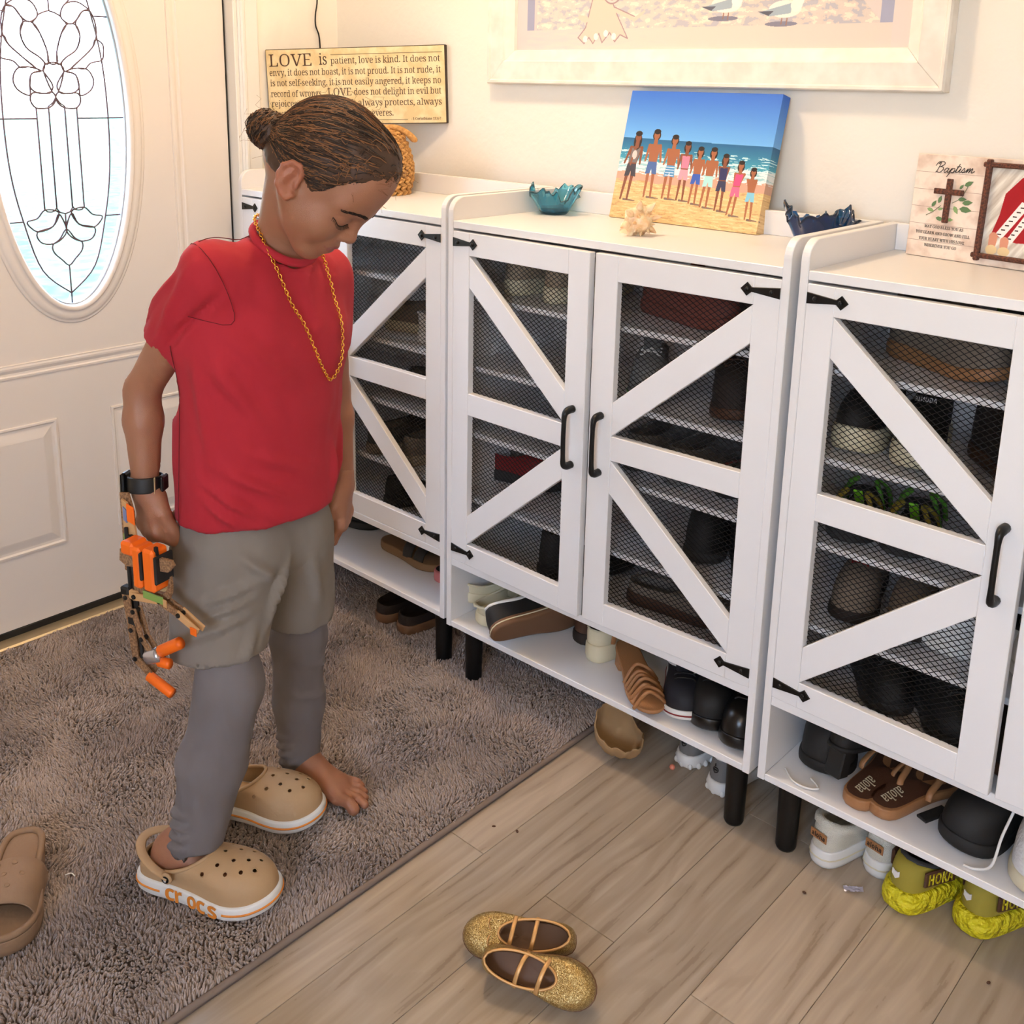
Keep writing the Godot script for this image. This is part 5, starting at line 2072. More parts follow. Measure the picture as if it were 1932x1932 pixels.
# a clog with vent holes cut through the upper, a white banded sole and a pivoting heel strap
func clog(label: String, at: Vector3, dir: float, side: float, strap_up: bool, words: String) -> Node3D:
	var t := thing("clog", label, "clog")
	var c := SHOE.duplicate()
	c.merge({"L": 0.252, "W": 0.106, "side": side, "heel": 0.032, "toe": 0.027, "spring": 0.012, "cx": -0.052, "ca": 0.066, "cb": 0.041, "hf": 0.088, "hh": 0.06, "dip": 0.014, "toe_h": 0.05, "side_h": 0.03, "n": 128, "m": 26, "t2": 0.5, "u2": 0.002, "flare": 0.006}, true)
	var loop := foot_loop(c.L, c.W, c.n, side)
	var b := B()
	var y0 := shoe_y(c, "bottom")
	var y1 := shoe_y(c, "top")
	b.grid(sole_rows(loop, c.L, y0, y1, c.flare, [Vector2(-1.6, 0), Vector2(0.2, 0.03), Vector2(0.95, 0.2), Vector2(1.1, 0.5), Vector2(1.0, 0.88), Vector2(0.4, 1.0), Vector2(-0.6, 1.0)]), true, false, true, true)
	obj("sole", b, mats["s_white"], t)
	b = B()
	var stripe: PackedVector3Array = sole_rows(loop, c.L, y0, y1, c.flare, [Vector2(1.08, 0.56)])[0]
	if words.is_empty():
		b.tube(stripe, 0.0021, 6, true)
	else:
		# the stripe stops on both sides of the raised word on the outer side
		var bit := PackedVector3Array()
		var start := 0
		for k in stripe.size():
			if stripe[k].z * side > 0 and absf(stripe[k].x + 0.008) < 0.06:
				start = k
		for k in stripe.size():
			var p := stripe[(start + k) % stripe.size()]
			if not (p.z * side > 0 and absf(p.x + 0.008) < 0.06):
				bit.append(p)
		b.tube(bit, 0.0021, 6)
	obj("stripe", b, mats["s_orange"], t)
	if words:
		for k in words.length():
			var x := -0.053 + 0.0225 * k
			var best := V(0, 0, 0)
			var nrm := V(0, 0, side)
			for j in stripe.size():
				if stripe[j].z * side > 0 and absf(stripe[j].x - x) < absf(best.x - x) + (0.0 if best != Vector3.ZERO else 1.0):
					best = stripe[j]
					var d := stripe[(j + 1) % stripe.size()] - stripe[j - 1]
					nrm = V(d.z, 0, -d.x).normalized()
					if nrm.z * side < 0:
						nrm = -nrm
			var ux := V(0, 1, 0).cross(nrm).normalized()
			letters(words[k], 0.042, mats["s_orange"], t, Transform3D(Basis(ux, V(0, 1, 0), nrm), best - ux * 0.0085 + V(0, -0.012, 0) + nrm * 0.0006), 0.014 if words[k] == "r" else 0.0185, true, true)
	# upper with holes
	var rows := upper_rows(c, 0.0)
	var holes := []
	for h: Array in [[0.032, 0.024], [0.032, -0.004], [0.03, -0.032], [0.052, 0.034], [0.055, 0.01], [0.053, -0.02], [0.076, 0.024], [0.078, 0.0], [0.074, -0.027], [0.096, 0.013], [0.095, -0.012], [0.012, 0.04], [0.01, -0.043]]:
		holes.append(on_upper(rows, h[0], h[1] * side))
	b = B()
	grid_with_holes(b, rows, holes, 0.0042)
	obj("upper", b, mats["s_clog"], t)
	b = B()
	for h: Vector3 in holes:
		var ring := PackedVector3Array()
		var nn := surface_normal(rows, h)
		var u := nn.cross(V(0, 0, 1)).normalized()
		var w := nn.cross(u)
		for k in 12:
			ring.append(h - nn * 0.001 + (u * cos(TAU * k / 12.0) + w * sin(TAU * k / 12.0)) * 0.0043)
		b.tube(ring, 0.0011, 5, true)
	stuff(obj("vent_rims", b, mats["s_clog"], t))
	b = B()
	b.tube(rows[c.m], 0.0034, 8, true)
	obj("collar_trim", b, mats["s_clog"], t)
	b = B()
	var ins := PackedVector3Array()
	for p in loop:
		ins.append(V(p.x * 0.95, y1.call(p.x / c.L + 0.5) + 0.002, p.y * 0.9))
	b.grid([ins, ins_shrunk(ins, 0.5), ins_shrunk(ins, 0.02)], true, false, false)
	obj("footbed", b, mats["s_clog"], t)
	# heel strap round the back, with a rivet on each side
	b = B()
	var path := PackedVector3Array()
	for k in 25:
		var a := lerpf(-0.5, 0.5, k / 24.0) * PI * 1.02
		path.append(V(c.cx + 0.004 - 0.076 * cos(a), 0.058 + (0.024 if strap_up else 0.006) * cos(a), 0.05 * sin(a)))
	b.tube(path, 0.0085, 8, false, 0.3)
	var st := obj("heel_strap", b, mats["s_clog"], t)
	for s: float in [-1.0, 1.0]:
		b = B(Transform3D(Basis(V(1, 0, 0), V(0, 0, s), V(0, 1, 0)), V(c.cx + 0.003, 0.056, s * 0.0495)))
		b.lathe(PackedVector2Array([Vector2(0, 0.0), Vector2(0.0105, 0.0), Vector2(0.0105, 0.003), Vector2(0.008, 0.005), Vector2(0.0, 0.0052)]), 20)
		obj("strap_end", b, mats["s_clog"], st)
		b = B(Transform3D(Basis(V(1, 0, 0), V(0, 0, s), V(0, 1, 0)), V(c.cx + 0.003, 0.056, s * 0.0546)))
		b.lathe(PackedVector2Array([Vector2(0, 0.0), Vector2(0.0068, 0.0), Vector2(0.0064, 0.0012), Vector2(0.0, 0.0016)]), 18)
		obj("rivet", b, mats["s_black_gloss"], st)
		b = B(Transform3D(Basis(V(1, 0, 0), V(0, 0, s), V(0, 1, 0)), V(c.cx + 0.003, 0.056, s * 0.0562)))
		b.ball(V(0, 0, -0.0005), V(0.0026, 0.0005, 0.0038), 8, 4)
		b.ball(V(-0.0013, 0, 0.0026), V(0.001, 0.0005, 0.001), 6, 4)
		b.ball(V(0.0013, 0, 0.0026), V(0.001, 0.0005, 0.001), 6, 4)
		obj("rivet_emblem", b, mats["s_white"], st)
	place_shoe(t, at, dir)
	return t


func surface_normal(rows: Array, p: Vector3) -> Vector3:
	var bd := 1e9
	var n := V(0, 1, 0)
	for r in range(1, rows.size() - 1):
		var row: PackedVector3Array = rows[r]
		for k in row.size():
			var d := row[k].distance_squared_to(p)
			if d < bd:
				bd = d
				var a: Vector3 = row[(k + 1) % row.size()] - row[k - 1]
				var u: Vector3 = rows[r + 1][k] - rows[r - 1][k]
				n = a.cross(u).normalized()
	return n if n.y > 0 else -n


func grid_with_holes(b: Bld, rows: Array, holes: Array, r: float) -> void:
	var nr := rows.size()
	var nc: int = rows[0].size()
	var kill := {}
	for i in nr - 1:
		for k in nc:
			var mid: Vector3 = (rows[i][k] + rows[i][(k + 1) % nc] + rows[i + 1][k] + rows[i + 1][(k + 1) % nc]) / 4.0
			for h: Vector3 in holes:
				if mid.distance_squared_to(h) < r * r:
					kill[i * nc + k] = true
	# vertices on the rim of a hole move onto its circle
	var v0 := b.v.size()
	var i0 := b.ix.size()
	for i in nr:
		for k in nc:
			var p: Vector3 = rows[i][k]
			var alive := false
			var dead := false
			for di in [-1, 0]:
				for dk in [-1, 0]:
					var ii: int = i + di
					if ii < 0 or ii >= nr - 1:
						continue
					if kill.has(ii * nc + posmod(k + dk, nc)):
						dead = true
					else:
						alive = true
			if dead and alive:
				for h: Vector3 in holes:
					if p.distance_squared_to(h) < r * r * 4.0:
						p = h + (p - h).normalized() * r
			b.put(p, Vector2(float(k) / nc, float(i) / nr))
	for i in nr - 1:
		for k in nc:
			if kill.has(i * nc + k):
				continue
			var k2 := (k + 1) % nc
			b.ix.append_array([v0 + i * nc + k, v0 + i * nc + k2, v0 + (i + 1) * nc + k2, v0 + i * nc + k, v0 + (i + 1) * nc + k2, v0 + (i + 1) * nc + k])
	b.smooth(v0, i0, true)


func ballet_flat(label: String, xf: Transform3D, side: float, bow: bool) -> void:
	var t := thing("ballet_flat", label, "shoe")
	var rows := shoe_parts(t, {"L": 0.185, "W": 0.07, "side": side, "heel": 0.008, "toe": 0.006, "spring": 0.004, "cx": -0.024, "ca": 0.058, "cb": 0.023, "hf": 0.034, "hh": 0.046, "dip": 0.006, "toe_h": 0.034, "side_h": 0.03, "t2": 0.5, "u2": 0.006, "flare": 0.001, "sole": "s_gum", "upper": "gold_glitter", "lining": "s_gum", "trim": "gold_binding", "trim_r": 0.0022})
	for k in 2:
		var b := B()
		var x0 := 0.018 - k * 0.036
		b.tube(spline(PackedVector3Array([V(x0, 0.03, -0.026), V(x0 - 0.004, 0.041, -0.013), V(x0 - 0.008, 0.0425, 0.006), V(x0 - 0.012, 0.032, 0.026)]), 5), 0.0036, 8, false, 0.35)
		obj("elastic_strap", b, mats["gold_binding"], t)
	if bow:
		var b := B()
		for s: float in [-1.0, 1.0]:
			b.tube(spline(PackedVector3Array([V(0.045, 0.031, 0), V(0.05, 0.038, s * 0.012), V(0.048, 0.034, s * 0.02), V(0.046, 0.03, s * 0.008), V(0.045, 0.031, 0)]), 5), 0.0012, 5)
		obj("bow", b, mats["gold_binding"], t)
	t.transform = xf


func build_shoes() -> void:
	shoe_mats()
	var glitter := mottled("gold_glitter", noise_tex("glitter", 0.6, 1, false, 4.0, FastNoiseLite.TYPE_VALUE, 256, ramp([Color(0.45, 0.34, 0.16), Color(0.72, 0.6, 0.36), Color(1.0, 0.93, 0.7)], [0.25, 0.6, 0.9])), 9.0, 0.3, [noise_tex("glitter_bumps", 0.5, 1, false, 4.0, FastNoiseLite.TYPE_VALUE), 9.0, 0.12])
	glitter.metallic = 0.6
	mat("gold_binding", Color(0.78, 0.6, 0.38), 0.4, 0.4)
	build_floor_shoes()
	build_bottom_shelf_shoes()
	build_inside_shoes()


func build_floor_shoes() -> void:
	# clogs, slide, glitter flats
	clog("tan clog with a white sole and orange lettering, worn on the child's right foot", V(-0.203, 0.016, 0.762), 27.0, 1.0, true, "crocs")
	clog("empty tan clog standing on the rug beside the child's bare foot", V(-0.315, 0.016, 0.583), 32.0, -1.0, false, "")
	var t := thing("slide", "brown slide sandal with round vent dents on the rug at the left edge", "sandal")
	flat_sole(t, 0.262, 0.104, 1.0, 0.034, 0.03, "s_slide", "s_slide", 0.006)
	obj("strap", strap_band(-0.02, 0.085, 0.051, 0.05, 0.022, 0.006), mats["s_slide"], t)
	for h: Vector2 in [Vector2(-0.004, 0.022), Vector2(-0.004, -0.005), Vector2(0.02, 0.034), Vector2(0.022, 0.008), Vector2(0.022, -0.02), Vector2(0.048, 0.028), Vector2(0.05, -0.002), Vector2(0.066, 0.04)]:
		var a := acos(clampf(h.y / 0.051, -1, 1))
		var b := B(Transform3D(Basis(V(0, 0, 1), 0) * Basis(V(1, 0, 0), atan2(h.y, 0.045)), V(h.x, 0.0222 + 0.05 * pow(sin(a), 0.7), h.y)))
		b.lathe(PackedVector2Array([Vector2(0, -0.0008), Vector2(0.0032, -0.0008), Vector2(0.0042, 0.0004), Vector2(0.0048, 0.0), Vector2(0.0046, -0.002)]), 14)
		obj("vent", b, mats["s_slide"], t)
	place_shoe(t, V(-0.425, 0.016, 1.0), -33.0)
	var flat1 := Transform3D(Basis(V(0, 1, 0), deg_to_rad(218)) * Basis(V(1, 0, 0), deg_to_rad(-38)), V(0.262, 0.026, 0.478))
	ballet_flat("gold glitter ballet flat with a bow, its toe to the left, under the other", flat1, 1.0, true)
	var flat2 := Transform3D(Basis(V(0, 1, 0), deg_to_rad(21)) * Basis(V(1, 0, 0), deg_to_rad(48)), V(0.337, 0.031, 0.513))
	ballet_flat("gold glitter ballet flat leaning on its mate, toe to the right", flat2, -1.0, false)
	# under the cabinets
	for k in 2:
		sneaker(["dark brown slipper under the cabinet behind the child, left of its pair", "dark brown slipper under the cabinet behind the child, right of its pair"][k], V(-0.7 + k * 0.085, 0.012, -0.185), 84.0, {"L": 0.25, "W": 0.095, "heel": 0.026, "toe": 0.022, "hf": 0.075, "hh": 0.05, "cx": -0.07, "ca": 0.05, "cb": 0.034, "sole": "s_gum", "upper": "s_dark_brown", "lining": "s_dark_brown", "side": 1.0 - 2.0 * k}, "slipper", "slipper")
	for k in 2:
		var r := sneaker(["grey and white running shoe under the middle cabinet, further from its leg", "grey and white running shoe under the middle cabinet, right beside its black leg"][k], V([0.2, 0.295][k], 0, [-0.235, -0.205][k]), 84.0, {"L": 0.235, "W": 0.08, "heel": 0.03, "toe": 0.024, "hf": 0.085, "hh": 0.078, "sole": "s_white", "upper": "s_grey", "lining": "s_white", "trim": "s_white", "laces": 4, "lace_m": "s_white", "tongue": "s_grey", "side": 1.0 - 2.0 * k, "flare": 0.006})
		lugs(r[0], 0.235, "s_white")
		badge_ring(r[0], V(-0.119, 0.056, 0), "s_black")
	for k in 2:
		var r := sneaker(["white fleece slipper with a brown heel tag, left of the pair on the floor", "white fleece slipper with a brown heel tag, right of the pair on the floor"][k], V([0.556, 0.634][k], 0, [-0.165, -0.21][k]), [76.0, 80.0][k], {"L": 0.245, "W": 0.086, "heel": 0.036, "toe": 0.03, "hf": 0.085, "hh": 0.086, "cx": -0.06, "ca": 0.054, "cb": 0.032, "sole": "s_white", "upper": "s_fleece", "lining": "s_fleece", "trim": "s_fleece", "trim_r": 0.009, "side_h": 0.055, "side": 1.0 - 2.0 * k, "band": "s_cream"}, "slipper", "slipper")
		var b := B()
		b.box(V(-0.1245, 0.063, 0), V(0.002, 0.017, 0.036), 0.0006)
		var tagm := obj("heel_tag", b, mats["s_tan"], r[0])
		letters("aloha", 0.013, mats["s_dark_brown"], tagm, Transform3D(Basis(V(0, 0, 1), V(0, 1, 0), V(-1, 0, 0)), V(-0.1258, 0.0585, -0.0145)), 0.029, true, true)
	for k in 2:
		var r := sneaker(["muddy yellow running shoe on the floor, left of its pair beside the white slippers", "muddy yellow running shoe on the floor, right of its pair, at the frame's edge"][k], V([0.713, 0.832][k], 0, [-0.17, -0.2][k]), [74.0, 70.0][k], {"L": 0.27, "W": 0.096, "heel": 0.044, "toe": 0.032, "hf": 0.1, "hh": 0.094, "side_h": 0.06, "cb": 0.036, "flare": 0.012, "sole": "s_yellow", "upper": "s_olive", "lining": "s_charcoal", "trim": "s_charcoal", "trim_r": 0.005, "laces": 4, "lace_m": "s_yellow", "tongue": "s_charcoal", "side": 1.0 - 2.0 * k})
		var b := B()
		var loop := foot_loop(0.26, 0.1, 40, 1.0 - 2.0 * k)
		var rows := []
		for y: float in [0.0, 0.008]:
			var row := PackedVector3Array()
			for p in loop:
				row.append(V(p.x - 0.002, y, p.y))
			rows.append(row)
		b.grid(rows, true, false, true, true)
		obj("outsole", b, mats["s_charcoal"], r[0])
		for s: float in [-1.0, 1.0]:
			var bb := B(Transform3D(Basis(V(0, 1, 0), s * -0.22), V(-0.078, 0.071, s * 0.0405)))
			bb.box(Vector3.ZERO, V(0.066, 0.03, 0.006), 0.003)
			var patch := obj("side_patch", bb, mats["s_brown"], r[0])
			letters("HOKA", 0.03, mats["s_yellow"], patch, Transform3D(Basis(V(0, 1, 0), s * -0.22), V(-0.078, 0.071, s * 0.0405)) * Transform3D(Basis(V(s, 0, 0), V(0, 1, 0), V(0, 0, s)), V(-0.026 * s, -0.01, 0.0032 * s)), 0.052, true, true)
		var hb := B()
		var sh := PackedVector2Array([Vector2(-0.007, 0.008), Vector2(-0.003, 0.005), Vector2(0.003, 0.005), Vector2(0.007, 0.008), Vector2(0.0075, -0.002), Vector2(0, -0.009), Vector2(-0.0075, -0.002)])
		hb.t = Transform3D(Basis(V(0, 0, -1), V(0, 1, 0), V(-1, 0, 0)), V(-0.134, 0.068, -0.006))
		hb.prism(sh, 0, 0.002, 0.0004)
		obj("heel_emblem", hb, mats["s_white"], r[0])
	# crumpled cloth, bead, wrapper, crumbs
	crumpled_cloth()
	var b := B()
	b.ball(V(0.178, 0.006, -0.094), V(0.006, 0.006, 0.006), 12, 8)
	tag(obj("bead", b, mat("bead_pink", Color(0.86, 0.5, 0.4), 0.4)), "small pink bead on the floor in the cabinet's shadow", "bead")
	b = B(Transform3D(Basis.from_euler(V(0.1, 0.6, 0.05)), V(0.605, 0.003, -0.03)))
	b.grid(wrinkle_rows(0.034, 0.012, 7), false, false, false)
	tag(obj("candy_wrapper", b, mat("wrapper_foil", Color(0.82, 0.8, 0.86), 0.3, 0.5)), "torn silvery purple wrapper on the floor by the white slippers", "wrapper")
	var crumbs := [V(0.544, 0.0025, 0.036), V(0.851, 0.002, 0.01), V(0.07, 0.002, 0.27), V(0.028, 0.0015, 0.29)]
	var crumb_l := ["brown seed crumb on the floor in front of the white slippers", "brown twig crumb on the floor near the lower right corner", "square brown crumb on the floor between rug and gold flats", "thin dark crumb on the floor just off the rug's edge"]
	for k in 4:
		b = B(Transform3D(Basis(V(0, 1, 0), k * 1.3), crumbs[k]))
		b.ball(Vector3.ZERO, V(0.004, 0.0022, 0.0026 if k != 3 else 0.0012), 8, 5)
		tag(obj("crumb", b, mats["s_brown"]), crumb_l[k], "crumb", "crumbs on the floor")
	b = B()
	b.tube(spline(PackedVector3Array([V(-0.414, 0.021, 0.918), V(-0.407, 0.024, 0.91), V(-0.398, 0.022, 0.908)]), 5), 0.001, 5)
	tag(obj("thread", b, mats["s_white"]), "short white thread lying on the rug left of the clog", "thread")


func lugs(t: Node3D, L: float, m: String) -> void:
	var b := B()
	var loop := foot_loop(L * 1.02, 0.094, 30, 1.0)
	for p in loop:
		if p.x < -L * 0.2:
			b.ball(V(p.x, 0.008, p.y), V(0.006, 0.007, 0.006), 8, 5)
	stuff(obj("tread_lugs", b, mats[m], t))


func badge_ring(t: Node3D, at: Vector3, m: String) -> void:
	var b := B()
	var ring := PackedVector3Array()
	for k in 16:
		ring.append(at + V(0.003 * absf(sin(TAU * k / 16.0)) - 0.0015, cos(TAU * k / 16.0) * 0.0058, sin(TAU * k / 16.0) * 0.0058))
	b.tube(ring, 0.0012, 5, true)
	b.box(at, V(0.0022, 0.0016, 0.009), 0.0002)
	b.box(at + V(0, 0.011, 0), V(0.0022, 0.006, 0.0014), 0.0002)
	obj("heel_badge", b, mats[m], t)


func wrinkle_rows(w: float, h: float, s: int) -> Array:
	var f := FastNoiseLite.new()
	f.seed = s
	f.frequency = 1.0
	var rows := []
	for i in 9:
		var row := PackedVector3Array()
		for k in 13:
			row.append(V((k / 12.0 - 0.5) * w, 0.003 * f.get_noise_2d(i * 0.9, k * 0.9) + 0.002, (i / 8.0 - 0.5) * h * (1.0 + 0.4 * f.get_noise_2d(k * 0.7, 30))))
		rows.append(row)
	return rows


func crumpled_cloth() -> void:
	# a limp tan cap lying upside down: a bowl of cloth with a rolled, uneven edge
	var f := FastNoiseLite.new()
	f.seed = 12
	f.frequency = 1.0
	var rows := []
	for k in 15:
		var q := k / 14.0
		var row := PackedVector3Array()
		for s in 48:
			var a := TAU * s / 48.0
			var r := 0.06 * pow(sin(q * PI * 0.5), 0.6) * (1.0 + 0.16 * f.get_noise_2d(cos(a) * 1.6, sin(a) * 1.6 + q))
			var y := 0.05 * pow(q, 2.0) * (1.0 + 0.35 * f.get_noise_2d(cos(a) * 1.1 + 9.0, sin(a) * 1.1)) + 0.006 * f.get_noise_2d(cos(a) * 3.0, sin(a) * 3.0 + q * 3.0) * q
			if q > 0.0:
				y += 0.03 * q * q * pow(maxf(0, cos(a - 3.4)), 3.0)
			row.append(V(cos(a) * r * 0.95, maxf(y, 0.0) + 0.002, sin(a) * r * 0.75))
		rows.append(row)
	var inner := []
	for k in 15:
		var row := PackedVector3Array()
		for p: Vector3 in rows[14 - k]:
			row.append(V(p.x * 0.94, p.y + 0.003, p.z * 0.94))
		inner.append(row)
	var b := B()
	b.grid(rows + inner, true, false, true)
	var o := obj("cloth_cap", b, mat("tan_canvas", Color(0.66, 0.53, 0.37), 0.9, 0.0, [noise_tex("weave", 0.3, 2), 40.0, 0.05]))
	o.transform = Transform3D(Basis(V(0.8, 0, -0.6), -0.0) * Basis(V(0.75, 0, -0.66).normalized(), 0.42), V(0.058, 0.016, -0.062))
	tag(o, "crumpled tan cloth cap on the floor at the end of the rug", "cap")


func build_bottom_shelf_shoes() -> void:
	var y := 0.1645
	# left cabinet
	sandal("black flip-flop far back on the open shelf behind the child's hand", V(-1.0, y, -0.2), 20.0, 0.24, 1.0, "s_black", "s_charcoal", "s_black", [[0.05, 0.2, 0.42, 0.03]])
	sandal("black cork-soled slide on the open shelf, left of the cabinet's side panel", V(-0.69, y, -0.168), 0.0, 0.235, 1.0, "s_cork", "s_cork", "s_black", [[-0.02, 0.12, 0.46, 0.042], [0.16, 0.3, 0.47, 0.036]], {"h0": 0.026})
	sandal("black and pink sandal peeking out beside the left cabinet's side panel", V(-0.47, y, -0.15), 12.0, 0.2, 1.0, "s_pink", "s_black", "s_black", [[-0.25, -0.1, 0.46, 0.05], [0.05, 0.25, 0.46, 0.04]])
	# middle cabinet
	sneaker("cream clog tilted against the side panel of the middle cabinet's open shelf", V(-0.365, y + 0.012, -0.15), 62.0, {"L": 0.2, "W": 0.084, "sole": "s_cream", "upper": "s_cream", "lining": "s_cream", "hf": 0.075, "hh": 0.05, "trim": "s_cream", "pitch": -8.0, "roll": 8.0}, "clog", "clog")
	sneaker("cream clog lying low in front of its mate on the open shelf", V(-0.3, y, -0.13), 75.0, {"L": 0.2, "W": 0.084, "sole": "s_cream", "upper": "s_cream", "lining": "s_cream", "hf": 0.072, "hh": 0.05, "trim": "s_cream", "side": -1.0}, "clog", "clog")
	sneaker("plain black slip-on resting on the cream clogs", V(-0.245, y + 0.055, -0.2), 42.0, {"L": 0.23, "W": 0.088, "heel": 0.014, "toe": 0.012, "sole": "s_black", "upper": "s_black", "lining": "s_black", "hf": 0.062, "hh": 0.06, "trim": "s_black", "roll": -6.0, "pitch": -6.0})
	sneaker("black and white slip-on sneaker on its side, brown sole turned outwards", V(-0.165, y + 0.047, -0.075), 70.0, {"L": 0.25, "W": 0.09, "heel": 0.02, "toe": 0.018, "spring": 0.006, "sole": "s_gum", "upper": "s_black", "lining": "s_white", "hf": 0.07, "hh": 0.072, "trim": "s_white", "trim_r": 0.0045, "roll": -66.0, "band": "s_cream"})
	sneaker("dark reddish brown shoe deep behind the slip-on's sole", V(-0.09, y, -0.235), 80.0, {"L": 0.22, "W": 0.085, "sole": "s_dark_brown", "upper": "s_brown", "lining": "s_inner"})
	sneaker("cream platform slip-on seen from its heel on the open shelf", V(-0.026, y, -0.195), 82.0, {"L": 0.22, "W": 0.084, "heel": 0.042, "toe": 0.038, "sole": "s_cream", "upper": "s_cream", "lining": "s_brown", "hf": 0.085, "hh": 0.078, "cb": 0.033, "trim": "s_cream", "trim_r": 0.002, "flare": 0.003})
	# strappy heel: footbed, block heel and a coil of laces over the toes
	var t := thing("strappy_heel", "tan strappy block-heel sandal with coiled laces at the shelf's front edge", "sandal")
	flat_sole(t, 0.22, 0.074, 1.0, 0.012, 0.009, "s_tan", "s_tan")
	var b := B()
	b.box(V(-0.085, -0.028, 0), V(0.034, 0.062, 0.04), 0.004)
	obj("block_heel", b, mats["s_tan"], t)
	rng.seed = 4
	for k in 7:
		b = B()
		var x := 0.015 + k * 0.0125
		b.tube(spline(PackedVector3Array([V(x, 0.006, -0.036), V(x + 0.004, 0.026 + rng.randf() * 0.014, -0.014), V(x + rng.randf_range(-0.012, 0.012), 0.032 + rng.randf() * 0.016, 0.012), V(x + 0.002, 0.006, 0.035)]), 6), 0.0038, 7)
		obj("lace", b, mats["s_tan"], t)
	b = B()
	b.tube(spline(PackedVector3Array([V(-0.1, 0.01, -0.028), V(-0.098, 0.05, -0.024), V(-0.112, 0.066, 0.0), V(-0.098, 0.05, 0.024), V(-0.1, 0.01, 0.028)]), 6), 0.0055, 7, false, 0.4)
	obj("ankle_strap", b, mats["s_tan"], t)
	place_shoe(t, V(0.098, y + 0.026, -0.068), -38.0, 0.0, -9.0)
	var pu := sneaker("black sneaker with a white sole and white leaping-cat mark, toe to the front", V(0.178, y, -0.115), -55.0, {"L": 0.215, "W": 0.084, "heel": 0.024, "toe": 0.02, "sole": "s_white", "upper": "s_navy", "lining": "s_black", "trim": "s_white", "trim_r": 0.006, "hf": 0.075, "hh": 0.07, "band": "s_red", "laces": 3, "lace_m": "s_black", "tongue": "s_navy"})
	b = B()
	var cat := PackedVector3Array()
	for p: Vector2 in [Vector2(-0.018, 0.002), Vector2(-0.01, 0.007), Vector2(0.0, 0.006), Vector2(0.009, 0.011), Vector2(0.016, 0.017)]:
		cat.append(on_upper(pu[1], 0.02 + p.x, -0.03 + p.y * 0.8) + V(0, 0.001, 0))
	b.tube(cat, 0.0018, 5, false, 0.5)
	var leg := PackedVector3Array()
	for p: Vector2 in [Vector2(0.0, 0.006), Vector2(0.004, 0.0), Vector2(0.001, -0.006)]:
		leg.append(on_upper(pu[1], 0.02 + p.x, -0.03 + p.y * 0.8) + V(0, 0.001, 0))
	b.tube(leg, 0.0015, 5, false, 0.5)
	obj("emblem", b, mats["s_white"], pu[0])
	for k in 2:
		sneaker(["chunky black shoe on the open shelf, just right of the white-soled sneaker", "glossy black round-toed shoe at the right end of the middle open shelf"][k], V([0.25, 0.336][k], y, [-0.13, -0.12][k]), [-70.0, -78.0][k], {"L": 0.215, "W": 0.082, "heel": 0.03, "toe": 0.026, "sole": "s_black_gloss", "upper": ["s_black", "s_black_gloss"][k], "lining": "s_inner", "hf": 0.09, "hh": 0.09, "toe_h": 0.06, "laces": 3, "lace_m": "s_black", "side": 1.0 - 2.0 * k})
	# right cabinet
	sneaker("black high-topped shoe in the left corner of the right open shelf", V(0.487, y, -0.17), -80.0, {"L": 0.22, "W": 0.098, "heel": 0.024, "toe": 0.022, "sole": "s_black", "upper": "s_black", "lining": "s_inner", "hf": 0.11, "hh": 0.105, "toe_h": 0.075, "side_h": 0.08, "cb": 0.04, "trim": "s_black", "trim_r": 0.006})
	t = thing("block_heel_shoe", "black block-heeled shoe seen from behind, right of the black high-top", "shoe")
	shoe_parts(t, {"L": 0.21, "W": 0.074, "heel": 0.01, "toe": 0.008, "sole": "s_black", "upper": "s_black", "lining": "s_inner", "hf": 0.045, "hh": 0.055, "cb": 0.026})
	b = B()
	b.box(V(-0.082, -0.024, 0), V(0.03, 0.056, 0.034), 0.003)
	obj("block_heel", b, mats["s_black"], t)
	place_shoe(t, V(0.552, y + 0.052, -0.155), 80.0, 0.0, -13.0)
	for k in 2:
		flip_flop(["brown leather flip-flop with script on its heel, left of the pair", "brown leather flip-flop with script on its heel, right of the pair"][k], V([0.6, 0.657][k], y, [-0.15, -0.155][k]), [84.0, 76.0][k], 1.0 - 2.0 * k, 0.25, "s_tan", "s_brown", "s_tan", "aloha")
	t = sneaker("black shoe with a dangling strap on the right open shelf", V(0.79, y, -0.14), -112.0, {"L": 0.22, "W": 0.096, "heel": 0.03, "toe": 0.026, "sole": "s_black", "upper": "s_black", "lining": "s_inner", "hf": 0.095, "hh": 0.1, "toe_h": 0.052, "side_h": 0.06, "cb": 0.036, "trim": "s_black", "trim_r": 0.005, "laces": 3, "lace_m": "s_black"})[0]
	b = B()
	b.box(V(0.085, 0.02, 0.055), V(0.06, 0.006, 0.022), 0.002)
	obj("strap", b, mats["s_black"], t)
	var ua := sneaker("white high-top with a black interlocking emblem and a clear yellowish sole", V(0.878, y, -0.135), -82.0, {"L": 0.26, "W": 0.098, "heel": 0.032, "toe": 0.026, "sole": "s_cream", "upper": "s_white_knit", "lining": "s_white", "hf": 0.1, "hh": 0.11, "toe_h": 0.062, "side_h": 0.06, "cb": 0.036, "trim": "s_white", "laces": 4, "lace_m": "s_white", "tongue": "s_white"})
	b = B()
	for s: float in [-1.0, 1.0]:
		var arc := PackedVector3Array()
		for k in 7:
			var a := lerpf(-1.1, 1.1, k / 6.0)
			arc.append(V(0.028 + sin(a) * 0.012, 0.064 + s * (0.009 - cos(a) * 0.012), -0.0395 - 0.002))
		b.tube(arc, 0.0022, 5, false, 0.6)
	obj("emblem", b, mats["s_black"], ua[0])
	b = B()
